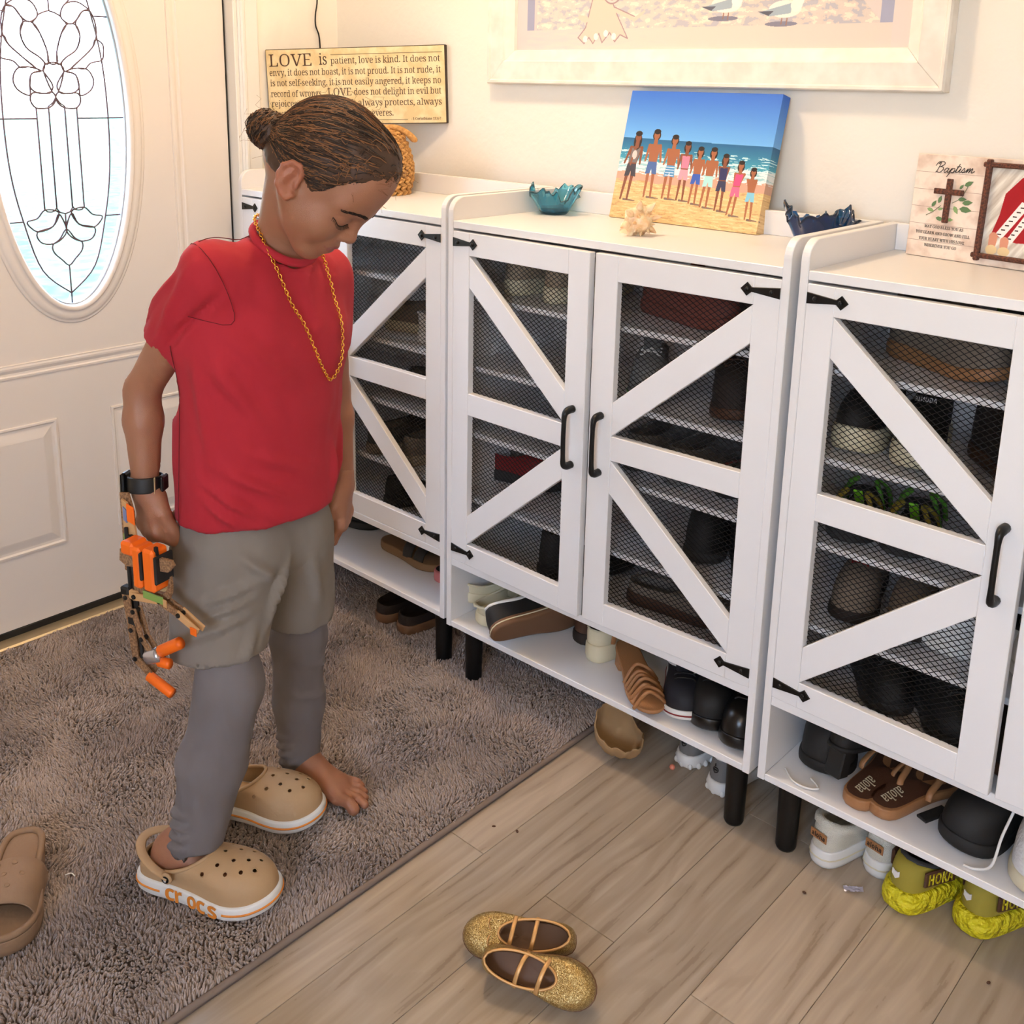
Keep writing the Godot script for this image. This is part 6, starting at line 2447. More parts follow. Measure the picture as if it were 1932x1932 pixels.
	b.tube(spline(PackedVector3Array([V(0.835, y + 0.11, -0.06), V(0.828, y + 0.07, -0.035), V(0.822, y + 0.02, -0.022), V(0.8, y + 0.004, -0.018), V(0.782, y + 0.003, -0.016)]), 6), 0.0024, 6)
	tag(obj("shoelace", b, mats["s_white"]), "loose white shoelace hanging down beside the white high-top", "shoelace")
	b = B()
	b.tube(spline(PackedVector3Array([V(0.452, y + 0.003, -0.04), V(0.478, y + 0.003, -0.018), V(0.505, y + 0.003, -0.016), V(0.522, y + 0.003, -0.03), V(0.5, y + 0.004, -0.045)]), 6), 0.0022, 6)
	tag(obj("shoelace", b, mats["s_white"]), "pale shoelace loop on the shelf before the black high-top", "shoelace")


func build_inside_shoes() -> void:
	var up := "s_black"
	# [label, x, shelf, z, direction, settings]
	var Y := [0.324, 0.4735, 0.6285, 0.7825, 0.9385]
	var jobs := [
		["taupe sneaker on the second shelf of the left cabinet, beside the white one", -0.64, 3, -0.17, 20.0, {"sole": "s_cream", "upper": "s_taupe", "lining": "s_inner", "L": 0.23}],
		["small white sneaker on the second shelf of the left cabinet", -0.545, 3, -0.18, 75.0, {"sole": "s_white", "upper": "s_white", "lining": "s_grey", "L": 0.21, "trim": "s_white"}],
		["flat dark grey shoe on the third shelf of the left cabinet", -0.6, 2, -0.2, 10.0, {"sole": "s_charcoal", "upper": "s_charcoal", "lining": "s_inner", "hf": 0.06, "hh": 0.05}],
		["charcoal sneaker on the fourth shelf of the left cabinet", -0.69, 1, -0.16, 65.0, {"sole": "s_taupe", "upper": "s_charcoal", "lining": "s_inner"}],
		["taupe sneaker on the fourth shelf of the left cabinet, toe to the back", -0.585, 1, -0.17, 80.0, {"sole": "s_beige", "upper": "s_taupe", "lining": "s_inner", "side": -1.0}],
		["black slipper alone on the bottom shelf behind the left cabinet's mesh", -0.675, 0, -0.2, 70.0, {"sole": "s_black", "upper": "s_black", "lining": "s_inner", "hf": 0.09, "hh": 0.08}],
		["beige slip-on behind the top left mesh of the middle cabinet, partly behind the brace", -0.285, 4, -0.2, 84.0, {"sole": "s_cream", "upper": "s_beige", "lining": "s_inner", "L": 0.24, "heel": 0.036, "hh": 0.08}],
		["beige slip-on behind the top left mesh of the middle cabinet, nearer the doors' gap", -0.165, 4, -0.195, 82.0, {"sole": "s_cream", "upper": "s_beige", "lining": "s_inner", "L": 0.24, "heel": 0.036, "hh": 0.08, "side": -1.0}],
		["dark red shoe on the fourth shelf behind the middle cabinet's left mesh", -0.315, 1, -0.19, 15.0, {"sole": "s_charcoal", "upper": "s_red", "lining": "s_inner", "L": 0.22, "hf": 0.08}],
		["black boot on the bottom shelf behind the middle cabinet's left mesh", -0.12, 0, -0.17, 60.0, {"sole": "s_black", "upper": "s_black", "lining": "s_inner", "hf": 0.11, "hh": 0.11}],
		["rust red hiking shoe on the top shelf behind the right mesh of the middle cabinet", 0.115, 4, -0.155, -12.0, {"sole": "s_rust", "upper": "s_rust", "lining": "s_inner", "laces": 4, "lace_m": "s_dark_brown", "tongue": "s_rust", "L": 0.25, "hf": 0.1}],
		["dark brown hiking shoe on the top shelf, right of the rust red one", 0.245, 4, -0.17, -20.0, {"sole": "s_gum", "upper": "s_dark_brown", "lining": "s_inner", "laces": 4, "lace_m": "s_brown", "hf": 0.1}],
		["grey sneaker with a green sole edge on the second shelf of the middle cabinet", 0.03, 3, -0.16, -60.0, {"sole": "s_grey", "upper": "s_grey", "lining": "s_inner", "band": "s_green", "laces": 3, "lace_m": "s_white", "tongue": "s_grey", "hf": 0.095, "toe_h": 0.06}],
		["dark brown leather boot on the second shelf of the middle cabinet", 0.215, 3, -0.16, -55.0, {"sole": "s_brown", "upper": "s_dark_brown", "lining": "s_inner", "hf": 0.115, "hh": 0.12, "toe_h": 0.07, "laces": 4, "lace_m": "s_brown", "tongue": "s_dark_brown"}],
		["dark brown leather boot at the right end of the second shelf, middle cabinet", 0.312, 3, -0.17, -70.0, {"sole": "s_brown", "upper": "s_dark_brown", "lining": "s_inner", "hf": 0.115, "hh": 0.12, "toe_h": 0.07, "side": -1.0}],
		["pale grey sneaker on the third shelf of the middle cabinet, left of two", 0.05, 2, -0.2, 84.0, {"sole": "s_grey", "upper": "s_grey", "lining": "s_inner", "trim": "s_grey"}],
		["pale grey sneaker on the third shelf of the middle cabinet, right of two", 0.16, 2, -0.19, 82.0, {"sole": "s_grey", "upper": "s_grey", "lining": "s_inner", "trim": "s_grey", "side": -1.0}],
		["pinkish plaid slipper on the third shelf of the middle cabinet, far right", 0.285, 2, -0.2, 70.0, {"sole": "s_charcoal", "upper": "s_pink", "lining": "s_inner", "hf": 0.07, "hh": 0.06}],
		["black boot on the fourth shelf of the middle cabinet, left of the edged one", 0.175, 1, -0.19, -70.0, {"sole": "s_charcoal", "upper": "s_black", "lining": "s_inner", "hf": 0.12, "hh": 0.12, "toe_h": 0.08}],
		["black boot with pale stitched edging on the fourth shelf of the middle cabinet", 0.285, 1, -0.155, -50.0, {"sole": "s_black", "upper": "s_black", "lining": "s_brown", "hf": 0.1, "hh": 0.1, "toe_h": 0.065, "trim": "s_grey", "trim_r": 0.0022}],
		["taupe slipper on the bottom shelf behind the middle cabinet's right mesh", 0.14, 0, -0.15, 10.0, {"sole": "s_brown", "upper": "s_taupe", "lining": "s_inner", "hf": 0.06, "hh": 0.05}],
		["brown suede boot with a tan sole on the right cabinet's top shelf", 0.61, 4, -0.16, -22.0, {"sole": "s_tan", "upper": "s_taupe", "lining": "s_inner", "hf": 0.12, "hh": 0.12, "toe_h": 0.06, "heel": 0.03}],
		["grey trail shoe with black and lime trim on the right cabinet's top shelf", 0.752, 4, -0.15, -42.0, {"sole": "s_grey", "upper": "s_charcoal", "lining": "s_inner", "trim": "s_green", "trim_r": 0.0025, "hf": 0.115, "hh": 0.115, "toe_h": 0.07, "heel": 0.036, "toe": 0.034, "flare": 0.007, "laces": 3, "lace_m": "s_olive", "tongue": "s_charcoal"}],
		["black sneaker with a thick cream sole on the second shelf, left of two", 0.49, 3, -0.175, -86.0, {"sole": "s_cream", "upper": "s_black", "lining": "s_inner", "heel": 0.042, "toe": 0.044, "flare": 0.006, "hf": 0.11, "hh": 0.1, "toe_h": 0.05}],
		["black sneaker with a thick cream sole and white letters on its toe", 0.59, 3, -0.165, -78.0, {"sole": "s_cream", "upper": "s_black", "lining": "s_inner", "heel": 0.042, "toe": 0.044, "flare": 0.006, "hf": 0.11, "hh": 0.1, "toe_h": 0.05, "side": -1.0, "words": "AGUNIE"}],
		["dark brown work boot on the right cabinet's second shelf, behind the brace", 0.735, 3, -0.16, -45.0, {"sole": "s_brown", "upper": "s_dark_brown", "lining": "s_inner", "hf": 0.12, "hh": 0.12, "toe_h": 0.075, "laces": 4, "lace_m": "s_brown", "tongue": "s_dark_brown"}],
		["grey and beige sneaker with a red tongue on the fourth shelf, left of two", 0.505, 1, -0.175, -80.0, {"sole": "s_dark_brown", "upper": "s_taupe", "lining": "s_inner", "tongue": "s_red", "laces": 1, "lace_m": "s_red", "trim": "s_navy", "trim_r": 0.006, "hf": 0.095, "toe_h": 0.058}],
		["grey and beige sneaker with a red tongue on the fourth shelf, right of two", 0.6, 1, -0.185, -76.0, {"sole": "s_dark_brown", "upper": "s_taupe", "lining": "s_inner", "tongue": "s_red", "laces": 1, "lace_m": "s_red", "trim": "s_navy", "trim_r": 0.006, "hf": 0.095, "toe_h": 0.058, "side": -1.0}],
		["white sneaker with black trim on the fourth shelf near the right handle", 0.745, 1, -0.15, 200.0, {"sole": "s_white", "upper": "s_white", "lining": "s_navy", "trim": "s_navy", "trim_r": 0.006, "L": 0.24}],
		["white and blue sneaker on the fourth shelf, rightmost behind the right cabinet's mesh", 0.8, 1, -0.2, -75.0, {"sole": "s_white", "upper": "s_white", "lining": "s_blue", "trim": "s_blue", "trim_r": 0.006, "tongue": "s_blue", "L": 0.25}],
		["black sneaker with white slanted stripes on the right cabinet's bottom shelf, left", 0.55, 0, -0.17, -50.0, {"sole": "s_charcoal", "upper": "s_black", "lining": "s_inner", "laces": 3, "lace_m": "s_charcoal", "tongue": "s_black", "stripes": true}],
		["black sneaker with white stripes and a badge on the bottom shelf, right", 0.672, 0, -0.15, -48.0, {"sole": "s_charcoal", "upper": "s_black", "lining": "s_inner", "laces": 3, "lace_m": "s_charcoal", "tongue": "s_black", "stripes": true, "side": -1.0}],
		["dark brown fuzzy slipper on the right cabinet's bottom shelf, far right", 0.785, 0, -0.14, -60.0, {"sole": "s_brown", "upper": "s_dark_brown", "lining": "s_brown", "hf": 0.08, "hh": 0.06}]]
	for j: Array in jobs:
		var cfg := {"L": 0.235, "W": 0.08, "n": 36, "m": 7}
		cfg.merge(j[5], true)
		var name_ := "boot" if (j[0] as String).contains("boot") else "slipper" if (j[0] as String).contains("slip") else "sneaker"
		var r := sneaker(j[0], V(j[1], Y[j[2]] + 0.0005, j[3]), j[4], cfg, name_, "boot" if name_ == "boot" else "shoe")
		if cfg.has("stripes"):
			for k in 3:
				var b := B()
				var p := PackedVector3Array()
				for q in 4:
					p.append(on_upper(r[1], -0.005 + k * 0.014 + q * 0.005, (-1.0 if cfg.get("side", 1.0) < 0 else -1.0) * (0.036 - q * 0.005)) + V(0, 0.0016, 0))
				b.tube(p, 0.002, 5, false, 0.5)
				obj("stripe", b, mats["s_white"], r[0])
		if cfg.has("words"):
			letters(cfg.words, 0.013, mats["s_white"], r[0], Transform3D(Basis(V(0, 0, 1), V(-0.8, 0.6, 0), V(-0.6, -0.8, 0)), V(0.062, on_upper(r[1], 0.06, 0).y + 0.004, -0.018)), 0.034, true, true)
	# lime and black water sandals with looped straps
	for k in 2:
		var t := thing("water_sandal", ["black water sandal with lime loops and tab on the third shelf, left of two", "black water sandal with lime loops and tab on the third shelf, right of two"][k], "sandal")
		flat_sole(t, 0.235, 0.086, 1.0 - 2.0 * k, 0.028, 0.024, "s_charcoal", "s_black")
		for s: float in [-1.0, 1.0]:
			for q in 2:
				var b := B()
				var x := -0.03 + q * 0.07
				b.tube(spline(PackedVector3Array([V(x - 0.02, 0.02, s * 0.04), V(x - 0.012, 0.055, s * 0.034), V(x + 0.008, 0.075, s * 0.016), V(x + 0.03, 0.058, s * 0.03), V(x + 0.035, 0.02, s * 0.041)]), 5), 0.0045, 6, false, 0.6)
				obj("loop", b, mats["s_olive" if q else "s_green"], t)
		var tb := B(Transform3D(Basis(V(0, 0, 1), 0.9), V(0.03, 0.055, 0)))
		tb.box(Vector3.ZERO, V(0.05, 0.004, 0.016), 0.0015)
		obj("pull_tab", tb, mat("lime_tab", Color(0.55, 0.9, 0.2), 0.5), t)
		obj("strap", strap_band(-0.02, 0.03, 0.04, 0.045, 0.022), mats["s_charcoal"], t)
		place_shoe(t, V([0.49, 0.585][k], Y[2] + 0.0005, [-0.17, -0.18][k]), -80.0)


# ------------------------------------------------------------------ the grey plush rug
func build_rug() -> void:
	var x0 := -1.262
	var x1 := -0.02
	var z0 := -0.3
	var z1 := 1.36
	var t := thing("rug", "grey-taupe plush rug in front of the door, bound along its edge", "rug", V(0, 0, 0))
	var b := B()
	b.box(V((x0 + x1) / 2, 0.0032, (z0 + z1) / 2), V(x1 - x0, 0.0064, z1 - z0), 0.002)
	obj("backing", b, mat("rug_backing", Color(0.36, 0.31, 0.29), 0.95), t)
	b = B()
	var e := 0.006
	b.tube(PackedVector3Array([V(x1 - e, 0.006, z0 + e), V(x1 - e, 0.006, z1 - e)]), 0.006, 8)
	b.tube(PackedVector3Array([V(x0 + e, 0.006, z0 + e), V(x0 + e, 0.006, z1 - e)]), 0.006, 8)
	b.tube(PackedVector3Array([V(x0 + e, 0.006, z1 - e), V(x1 - e, 0.006, z1 - e)]), 0.006, 8)
	b.tube(PackedVector3Array([V(x0 + e, 0.006, z0 + e), V(x1 - e, 0.006, z0 + e)]), 0.006, 8)
	obj("binding", b, mat("rug_binding", Color(0.5, 0.44, 0.4), 0.9), t)
	# pile: one tuft repeated; it leans where feet have brushed it
	var tuft := B()
	var rows := []
	for k in 4:
		var q := k / 3.0
		var row := PackedVector3Array()
		for s in 5:
			var a := TAU * s / 5.0
			var r: float = [0.0016, 0.0021, 0.0022, 0.0012][k]
			row.append(V(cos(a) * r + 0.0012 * q * q, q * 0.0125, sin(a) * r))
		rows.append(row)
	tuft.grid(rows, true, false, true, true)
	var mm := MultiMesh.new()
	mm.transform_format = MultiMesh.TRANSFORM_3D
	mm.use_colors = true
	mm.mesh = tuft.mesh()
	var step := 0.0043
	var nx := int((x1 - x0 - 0.018) / step)
	var nz := int((z1 - z0 - 0.018) / step)
	mm.instance_count = nx * nz
	var f := FastNoiseLite.new()
	f.seed = 44
	f.frequency = 5.0
	f.fractal_octaves = 3
	var g := FastNoiseLite.new()
	g.seed = 45
	g.frequency = 60.0
	rng.seed = 99
	var buf := PackedFloat32Array()
	buf.resize(nx * nz * 16)
	var o := 0
	for i in nx:
		for j in nz:
			var x := x0 + 0.009 + (i + rng.randf_range(0.05, 0.95)) * step
			var z := z0 + 0.009 + (j + rng.randf_range(0.05, 0.95)) * step
			var lean_x := f.get_noise_2d(x, z) * 1.5 + g.get_noise_2d(x, z) * 1.0 + rng.randf_range(-0.25, 0.25)
			var lean_z := f.get_noise_2d(x + 7.0, z) * 1.5 + g.get_noise_2d(x, z + 9.0) * 1.0 + rng.randf_range(-0.25, 0.25)
			var up := V(lean_x, 1.0, lean_z).normalized()
			var a := rng.randf() * TAU
			var u := V(cos(a), 0, sin(a))
			u = (u - up * u.dot(up)).normalized()
			var w := u.cross(up)
			var h := rng.randf_range(0.85, 1.12)
			buf[o] = u.x
			buf[o + 1] = up.x * h
			buf[o + 2] = w.x
			buf[o + 3] = x
			buf[o + 4] = u.y
			buf[o + 5] = up.y * h
			buf[o + 6] = w.y
			buf[o + 7] = 0.005
			buf[o + 8] = u.z
			buf[o + 9] = up.z * h
			buf[o + 10] = w.z
			buf[o + 11] = z
			# two close yarn tones, patched to paint in the shade of brushed pile
			var m := clampf(0.5 + f.get_noise_2d(x * 0.6 + 30.0, z * 0.6) * 0.9 + rng.randf_range(-0.25, 0.25), 0.0, 1.0)
			buf[o + 12] = lerpf(0.27, 0.43, m)
			buf[o + 13] = lerpf(0.215, 0.345, m)
			buf[o + 14] = lerpf(0.2, 0.305, m)
			buf[o + 15] = 1.0
			o += 16
	mm.buffer = buf
	var pile := MultiMeshInstance3D.new()
	pile.name = "pile"
	pile.multimesh = mm
	var m := StandardMaterial3D.new()
	m.resource_name = "rug_yarn"
	m.vertex_color_use_as_albedo = true
	m.roughness = 0.95
	m.rim_enabled = true
	m.rim = 0.3
	m.rim_tint = 0.7
	pile.material_override = m
	t.add_child(pile)
	stuff(pile)


# ------------------------------------------------------------------ the child
const FWD := Vector3(0.996, 0, -0.087)
const RGT := Vector3(0.087, 0, 0.996)
const R_SH := Vector3(-0.1875, 1.095, 0.715)
const R_EL := Vector3(-0.326, 0.894, 0.76)
const R_WR := Vector3(-0.308, 0.731, 0.775)
const L_SH := Vector3(-0.2156, 1.062, 0.475)
const L_EL := Vector3(-0.2525, 0.845, 0.43)
const L_WR := Vector3(-0.226, 0.67, 0.437)
const HEAD := Vector3(-0.0597, 1.2698, 0.575)
const HEAD_YAW := 0.58
const HEAD_PITCH := 0.84


func head_frame() -> Transform3D:
	# columns: face forward, crown, the child's right
	var h := V(cos(HEAD_YAW), 0, -sin(HEAD_YAW))
	var f := h * cos(HEAD_PITCH) - V(0, 1, 0) * sin(HEAD_PITCH)
	var u := h * sin(HEAD_PITCH) + V(0, 1, 0) * cos(HEAD_PITCH)
	return Transform3D(Basis(f, u, f.cross(u)), HEAD)


func hand_prims(wrist: Vector3, X: Vector3, Y: Vector3, Z: Vector3, curl: Array, thumb: Array, s: float) -> Array:
	var out := []
	var at := func(p: Vector3) -> Vector3: return wrist + (X * p.x + Y * p.y + Z * p.z) * s
	var kz := [0.025, 0.0085, -0.0085, -0.0235]
	var kx := [0.071, 0.075, 0.07, 0.061]
	var lens := [[0.034, 0.021, 0.018], [0.037, 0.024, 0.019], [0.034, 0.022, 0.018], [0.027, 0.017, 0.016]]
	out.append(cap(at.call(V(-0.02, 0, 0.006)), at.call(V(0.004, 0, 0.006)), 0.0185 * s, 0.018 * s, 0.015 * s))
	out.append(cap(at.call(V(-0.02, 0, -0.007)), at.call(V(0.004, 0, -0.007)), 0.0185 * s, 0.018 * s, 0.015 * s))
	for k in 4:
		out.append(cap(at.call(V(0.004, -0.001, kz[k] * 0.5)), at.call(V(kx[k], 0, kz[k])), 0.0145 * s, 0.0105 * s, 0.012 * s))
		out.append(cap(at.call(V(kx[k] - 0.003, 0.003, kz[k])), at.call(V(kx[k] + 0.003, 0.002, kz[k])), 0.0098 * s, 0.0092 * s, 0.008 * s))
	# heel of the thumb
	out.append(cap(at.call(V(0.012, -0.01, 0.02)), at.call(V(0.036, -0.01, 0.032)), 0.0145 * s, 0.0125 * s, 0.014 * s))
	for k in 4:
		var p := V(kx[k], 0, kz[k])
		var a := 0.0
		var r := 0.0088 - (0.001 if k == 3 else 0.0)
		var spread: float = [0.06, 0.01, -0.03, -0.09][k]
		for j in 3:
			a += curl[k][j]
			var q: Vector3 = p + V(cos(a), -sin(a), spread * cos(a)) * lens[k][j]
			out.append(cap(at.call(p), at.call(q), r * s, (r - 0.0007) * s, (0.005 if j == 0 else 0.003) * s))
			r -= 0.0007
			p = q
	var tp := V(0.036, -0.01, 0.032)
	var tr := 0.0115
	for j in 2:
		var d: Vector3 = thumb[j]
		var q: Vector3 = tp + d.normalized() * [0.03, 0.025][j]
		out.append(cap(at.call(tp), at.call(q), tr * s, (tr - 0.0015) * s, 0.006 * s))
		tr -= 0.0014
		tp = q
	return out


func build_person() -> void:
	var t := thing("person", "child in red t-shirt and grey shorts over leggings, looking down, hair in a bun", "person")
	var skin := skin_material()
	# ---------------- the body, one mesh
	var b := B()
	b.use_c = true
	b.cc = Color(0.33, 0.15, 0.085)
	var hf := head_frame()
	var at := func(x: float, y: float, z: float) -> Vector3: return hf * V(x, y, z)
	var pel := V(-0.243, 0.66, 0.605)
	var ch := V(-0.222, 0.98, 0.597)
	var nb := V(-0.188, 1.115, 0.588)
	var nt: Vector3 = at.call(-0.036, -0.055, 0.0)
	var R_AN := V(-0.232, 0.085, 0.768)
	var L_AN := V(-0.335, 0.06, 0.467)
	var main := [
		cap(pel + RGT * 0.04, ch + RGT * 0.045, 0.078, 0.076, 0.04), cap(pel - RGT * 0.04, ch - RGT * 0.045, 0.078, 0.076, 0.04),
		cap(R_SH - RGT * 0.03, L_SH + RGT * 0.03, 0.036, 0.036, 0.05), cap(ch, nb, 0.06, 0.04, 0.04),
		cap(nb, nt, 0.037, 0.035, 0.025),
		cap(R_SH, R_SH.lerp(R_EL, 0.5), 0.036, 0.0325, 0.03), cap(R_SH.lerp(R_EL, 0.5), R_EL, 0.0325, 0.028, 0.01), cap(R_EL, R_EL.lerp(R_WR, 0.3), 0.0275, 0.031, 0.012), cap(R_EL.lerp(R_WR, 0.3), R_WR, 0.031, 0.0205, 0.012),
		cap(L_SH, L_SH.lerp(L_EL, 0.5), 0.036, 0.0315, 0.03), cap(L_SH.lerp(L_EL, 0.5), L_EL, 0.0315, 0.027, 0.01), cap(L_EL, L_EL.lerp(L_WR, 0.3), 0.0268, 0.0295, 0.012), cap(L_EL.lerp(L_WR, 0.3), L_WR, 0.0295, 0.0205, 0.012),
		cap(V(-0.23, 0.64, 0.668), V(-0.18, 0.41, 0.715), 0.06, 0.038, 0.04), cap(V(-0.18, 0.41, 0.715), V(-0.212, 0.27, 0.742), 0.037, 0.036, 0.02), cap(V(-0.212, 0.27, 0.742), R_AN, 0.036, 0.026, 0.02),
		cap(V(-0.24, 0.63, 0.545), V(-0.3, 0.36, 0.49), 0.056, 0.036, 0.04), cap(V(-0.3, 0.36, 0.49), V(-0.33, 0.2, 0.475), 0.035, 0.033, 0.02), cap(V(-0.33, 0.2, 0.475), L_AN, 0.033, 0.025, 0.02)]
	sdf_into(b, main, 0.0095)
	# head
	var hp := head_prims(hf, nb)
	sdf_into(b, hp, 0.0033, HEAD - V(0.135, 0.16, 0.135), HEAD + V(0.14, 0.13, 0.14))
	# hands
	var rh := hand_prims(R_WR, V(0.12, -0.99, 0.0).normalized(), V(-0.05, 0, 0.99), V(0.99, 0.1, 0.05), [[0.9, 1.25, 0.7], [0.95, 1.3, 0.7], [1.0, 1.3, 0.7], [1.0, 1.3, 0.7]], [V(0.9, -0.32, 0.1), V(0.95, -0.3, -0.05)], 0.98)
	sdf_into(b, rh, 0.0028)
	var lh := hand_prims(L_WR, V(0.06, -0.99, 0.06).normalized(), V(0.8, 0.05, -0.55).normalized(), V(0.55, 0.04, 0.82).normalized(), [[0.5, 0.75, 0.4], [0.45, 0.7, 0.4], [0.45, 0.7, 0.4], [0.5, 0.7, 0.4]], [V(0.85, -0.35, 0.35), V(0.95, -0.3, 0.05)], 0.98)
	sdf_into(b, lh, 0.0028)
	# feet: the left bare, the right inside a clog
	sdf_into(b, foot_prims(L_AN, V(-0.362, 0.038, 0.474), V(0.986, 0, -0.165), V(0.165, 0, 0.986)), 0.003)
	sdf_into(b, foot_prims(R_AN, V(-0.29, 0.062, 0.805), V(0.9, 0, -0.436), V(0.436, 0, 0.9), 0.88), 0.005)
	tint_skin(b, hf, rh, lh)
	obj("body", b, skin, t)
	build_face(t, hf, hp)
	build_hair(t, hf)
	build_clothes(t, ch, nb, pel)
	build_watch(t)


func skin_material() -> StandardMaterial3D:
	var m := StandardMaterial3D.new()
	m.resource_name = "skin"
	m.vertex_color_use_as_albedo = true
	m.roughness = 0.5
	m.subsurf_scatter_enabled = true
	m.subsurf_scatter_strength = 0.12
	m.heightmap_enabled = true
	m.heightmap_texture = noise_tex("skin_pores", 0.12, 3)
	m.heightmap_scale = 0.03
	m.uv1_triplanar = true
	m.uv1_scale = Vector3.ONE * 24.0
	mats["skin"] = m
	return m


func head_prims(hf: Transform3D, nb: Vector3) -> Array:
	var p := []
	var bs := hf.basis
	var at := func(x: float, y: float, z: float) -> Vector3: return hf * V(x, y, z)
	p.append(ell(at.call(0.0, 0.004, 0.0), V(0.087, 0.079, 0.071), bs, 0.02))
	p.append(ell(at.call(0.036, -0.045, 0.0), V(0.057, 0.08, 0.056), bs, 0.03))
	for s: float in [-1.0, 1.0]:
		p.append(cap(at.call(0.004, -0.07, s * 0.044), at.call(0.062, -0.112, s * 0.016), 0.02, 0.018, 0.025))
	p.append(ell(at.call(0.074, -0.119, 0.0), V(0.017, 0.015, 0.02), bs, 0.02))
	p.append(ell(at.call(0.066, 0.02, 0.0), V(0.028, 0.046, 0.052), bs, 0.03))
	for s: float in [-1.0, 1.0]:
		p.append(ell(at.call(0.056, -0.066, s * 0.035), V(0.028, 0.03, 0.025), bs, 0.02))
		p.append(cap(at.call(0.0845, -0.0165, s * 0.012), at.call(0.067, -0.0165, s * 0.046), 0.0105, 0.009, 0.02))
		p.append(ell(at.call(0.099, -0.0385, s * 0.034), V(0.0135, 0.012, 0.018), bs, 0.012, 1))
		p.append(ell(at.call(0.0745, -0.0375, s * 0.0325), V(0.0142, 0.0122, 0.0165), bs, 0.005))
	p.append(cap(at.call(0.09, -0.029, 0.0), at.call(0.1, -0.055, 0.0), 0.0072, 0.0085, 0.012))
	p.append(ell(at.call(0.1015, -0.0605, 0.0), V(0.0112, 0.0098, 0.0118), bs, 0.008))
	for s: float in [-1.0, 1.0]:
		p.append(ell(at.call(0.095, -0.0635, s * 0.0125), V(0.0095, 0.0075, 0.0072), bs, 0.006))
		p.append(ell(at.call(0.099, -0.0705, s * 0.0065), V(0.0045, 0.0036, 0.0032), bs, 0.003, 1))
	p.append(ell(at.call(0.086, -0.09, 0.0), V(0.0135, 0.018, 0.025), bs, 0.014))
	for s: float in [-1.0, 1.0]:
		p.append(cap(at.call(0.0965, -0.0855, 0.0), at.call(0.084, -0.0895, s * 0.0195), 0.0062, 0.003, 0.004))
		p.append(cap(at.call(0.0935, -0.0968, s * 0.006), at.call(0.083, -0.0935, s * 0.0185), 0.0068, 0.003, 0.004))
		p.append(cap(at.call(0.103, -0.0908, 0.0), at.call(0.088, -0.0915, s * 0.02), 0.0014, 0.001, 0.003, 1))
	# ears
	for s: float in [-1.0, 1.0]:
		var eb := bs * Basis(V(0, 0, 1), 0.38)
		var e0: Vector3 = at.call(-0.007, -0.0465, s * 0.066)
		var e := func(x: float, y: float, o: float) -> Vector3: return e0 + eb * V(x, y, s * o)
		p.append(ell(e.call(-0.002, 0.001, 0.005), V(0.0155, 0.025, 0.006), eb * Basis(V(0, 1, 0), s * 0.55), 0.006))
		var rim := [V(0.011, 0.006, 0.004), V(0.012, 0.017, 0.006), V(0.006, 0.0255, 0.0095), V(-0.006, 0.026, 0.013), V(-0.0155, 0.017, 0.015), V(-0.0175, 0.003, 0.0145), V(-0.0135, -0.012, 0.0115), V(-0.005, -0.0225, 0.008), V(0.003, -0.0265, 0.006), V(0.009, -0.02, 0.004)]
		for k in rim.size() - 1:
			p.append(cap(e.call(rim[k].x, rim[k].y, rim[k].z), e.call(rim[k + 1].x, rim[k + 1].y, rim[k + 1].z), 0.0037 if k < 6 else 0.0048, 0.0037 if k < 5 else 0.0048, 0.004))
		p.append(cap(e.call(-0.001, 0.015, 0.0105), e.call(-0.008, -0.004, 0.0115), 0.003, 0.0032, 0.005))
		p.append(ell(e.call(0.003, -0.004, 0.013), V(0.007, 0.0105, 0.0075), eb, 0.004, 1))
		p.append(cap(e.call(0.0105, -0.006, 0.006), e.call(0.01, 0.0, 0.005), 0.0035, 0.0035, 0.004))
	p.append(cap(nb, at.call(-0.036, -0.055, 0.0), 0.037, 0.035, 0.025))
	p.append(ell(at.call(-0.05, -0.04, 0.0), V(0.04, 0.04, 0.045), bs, 0.02))
	return p


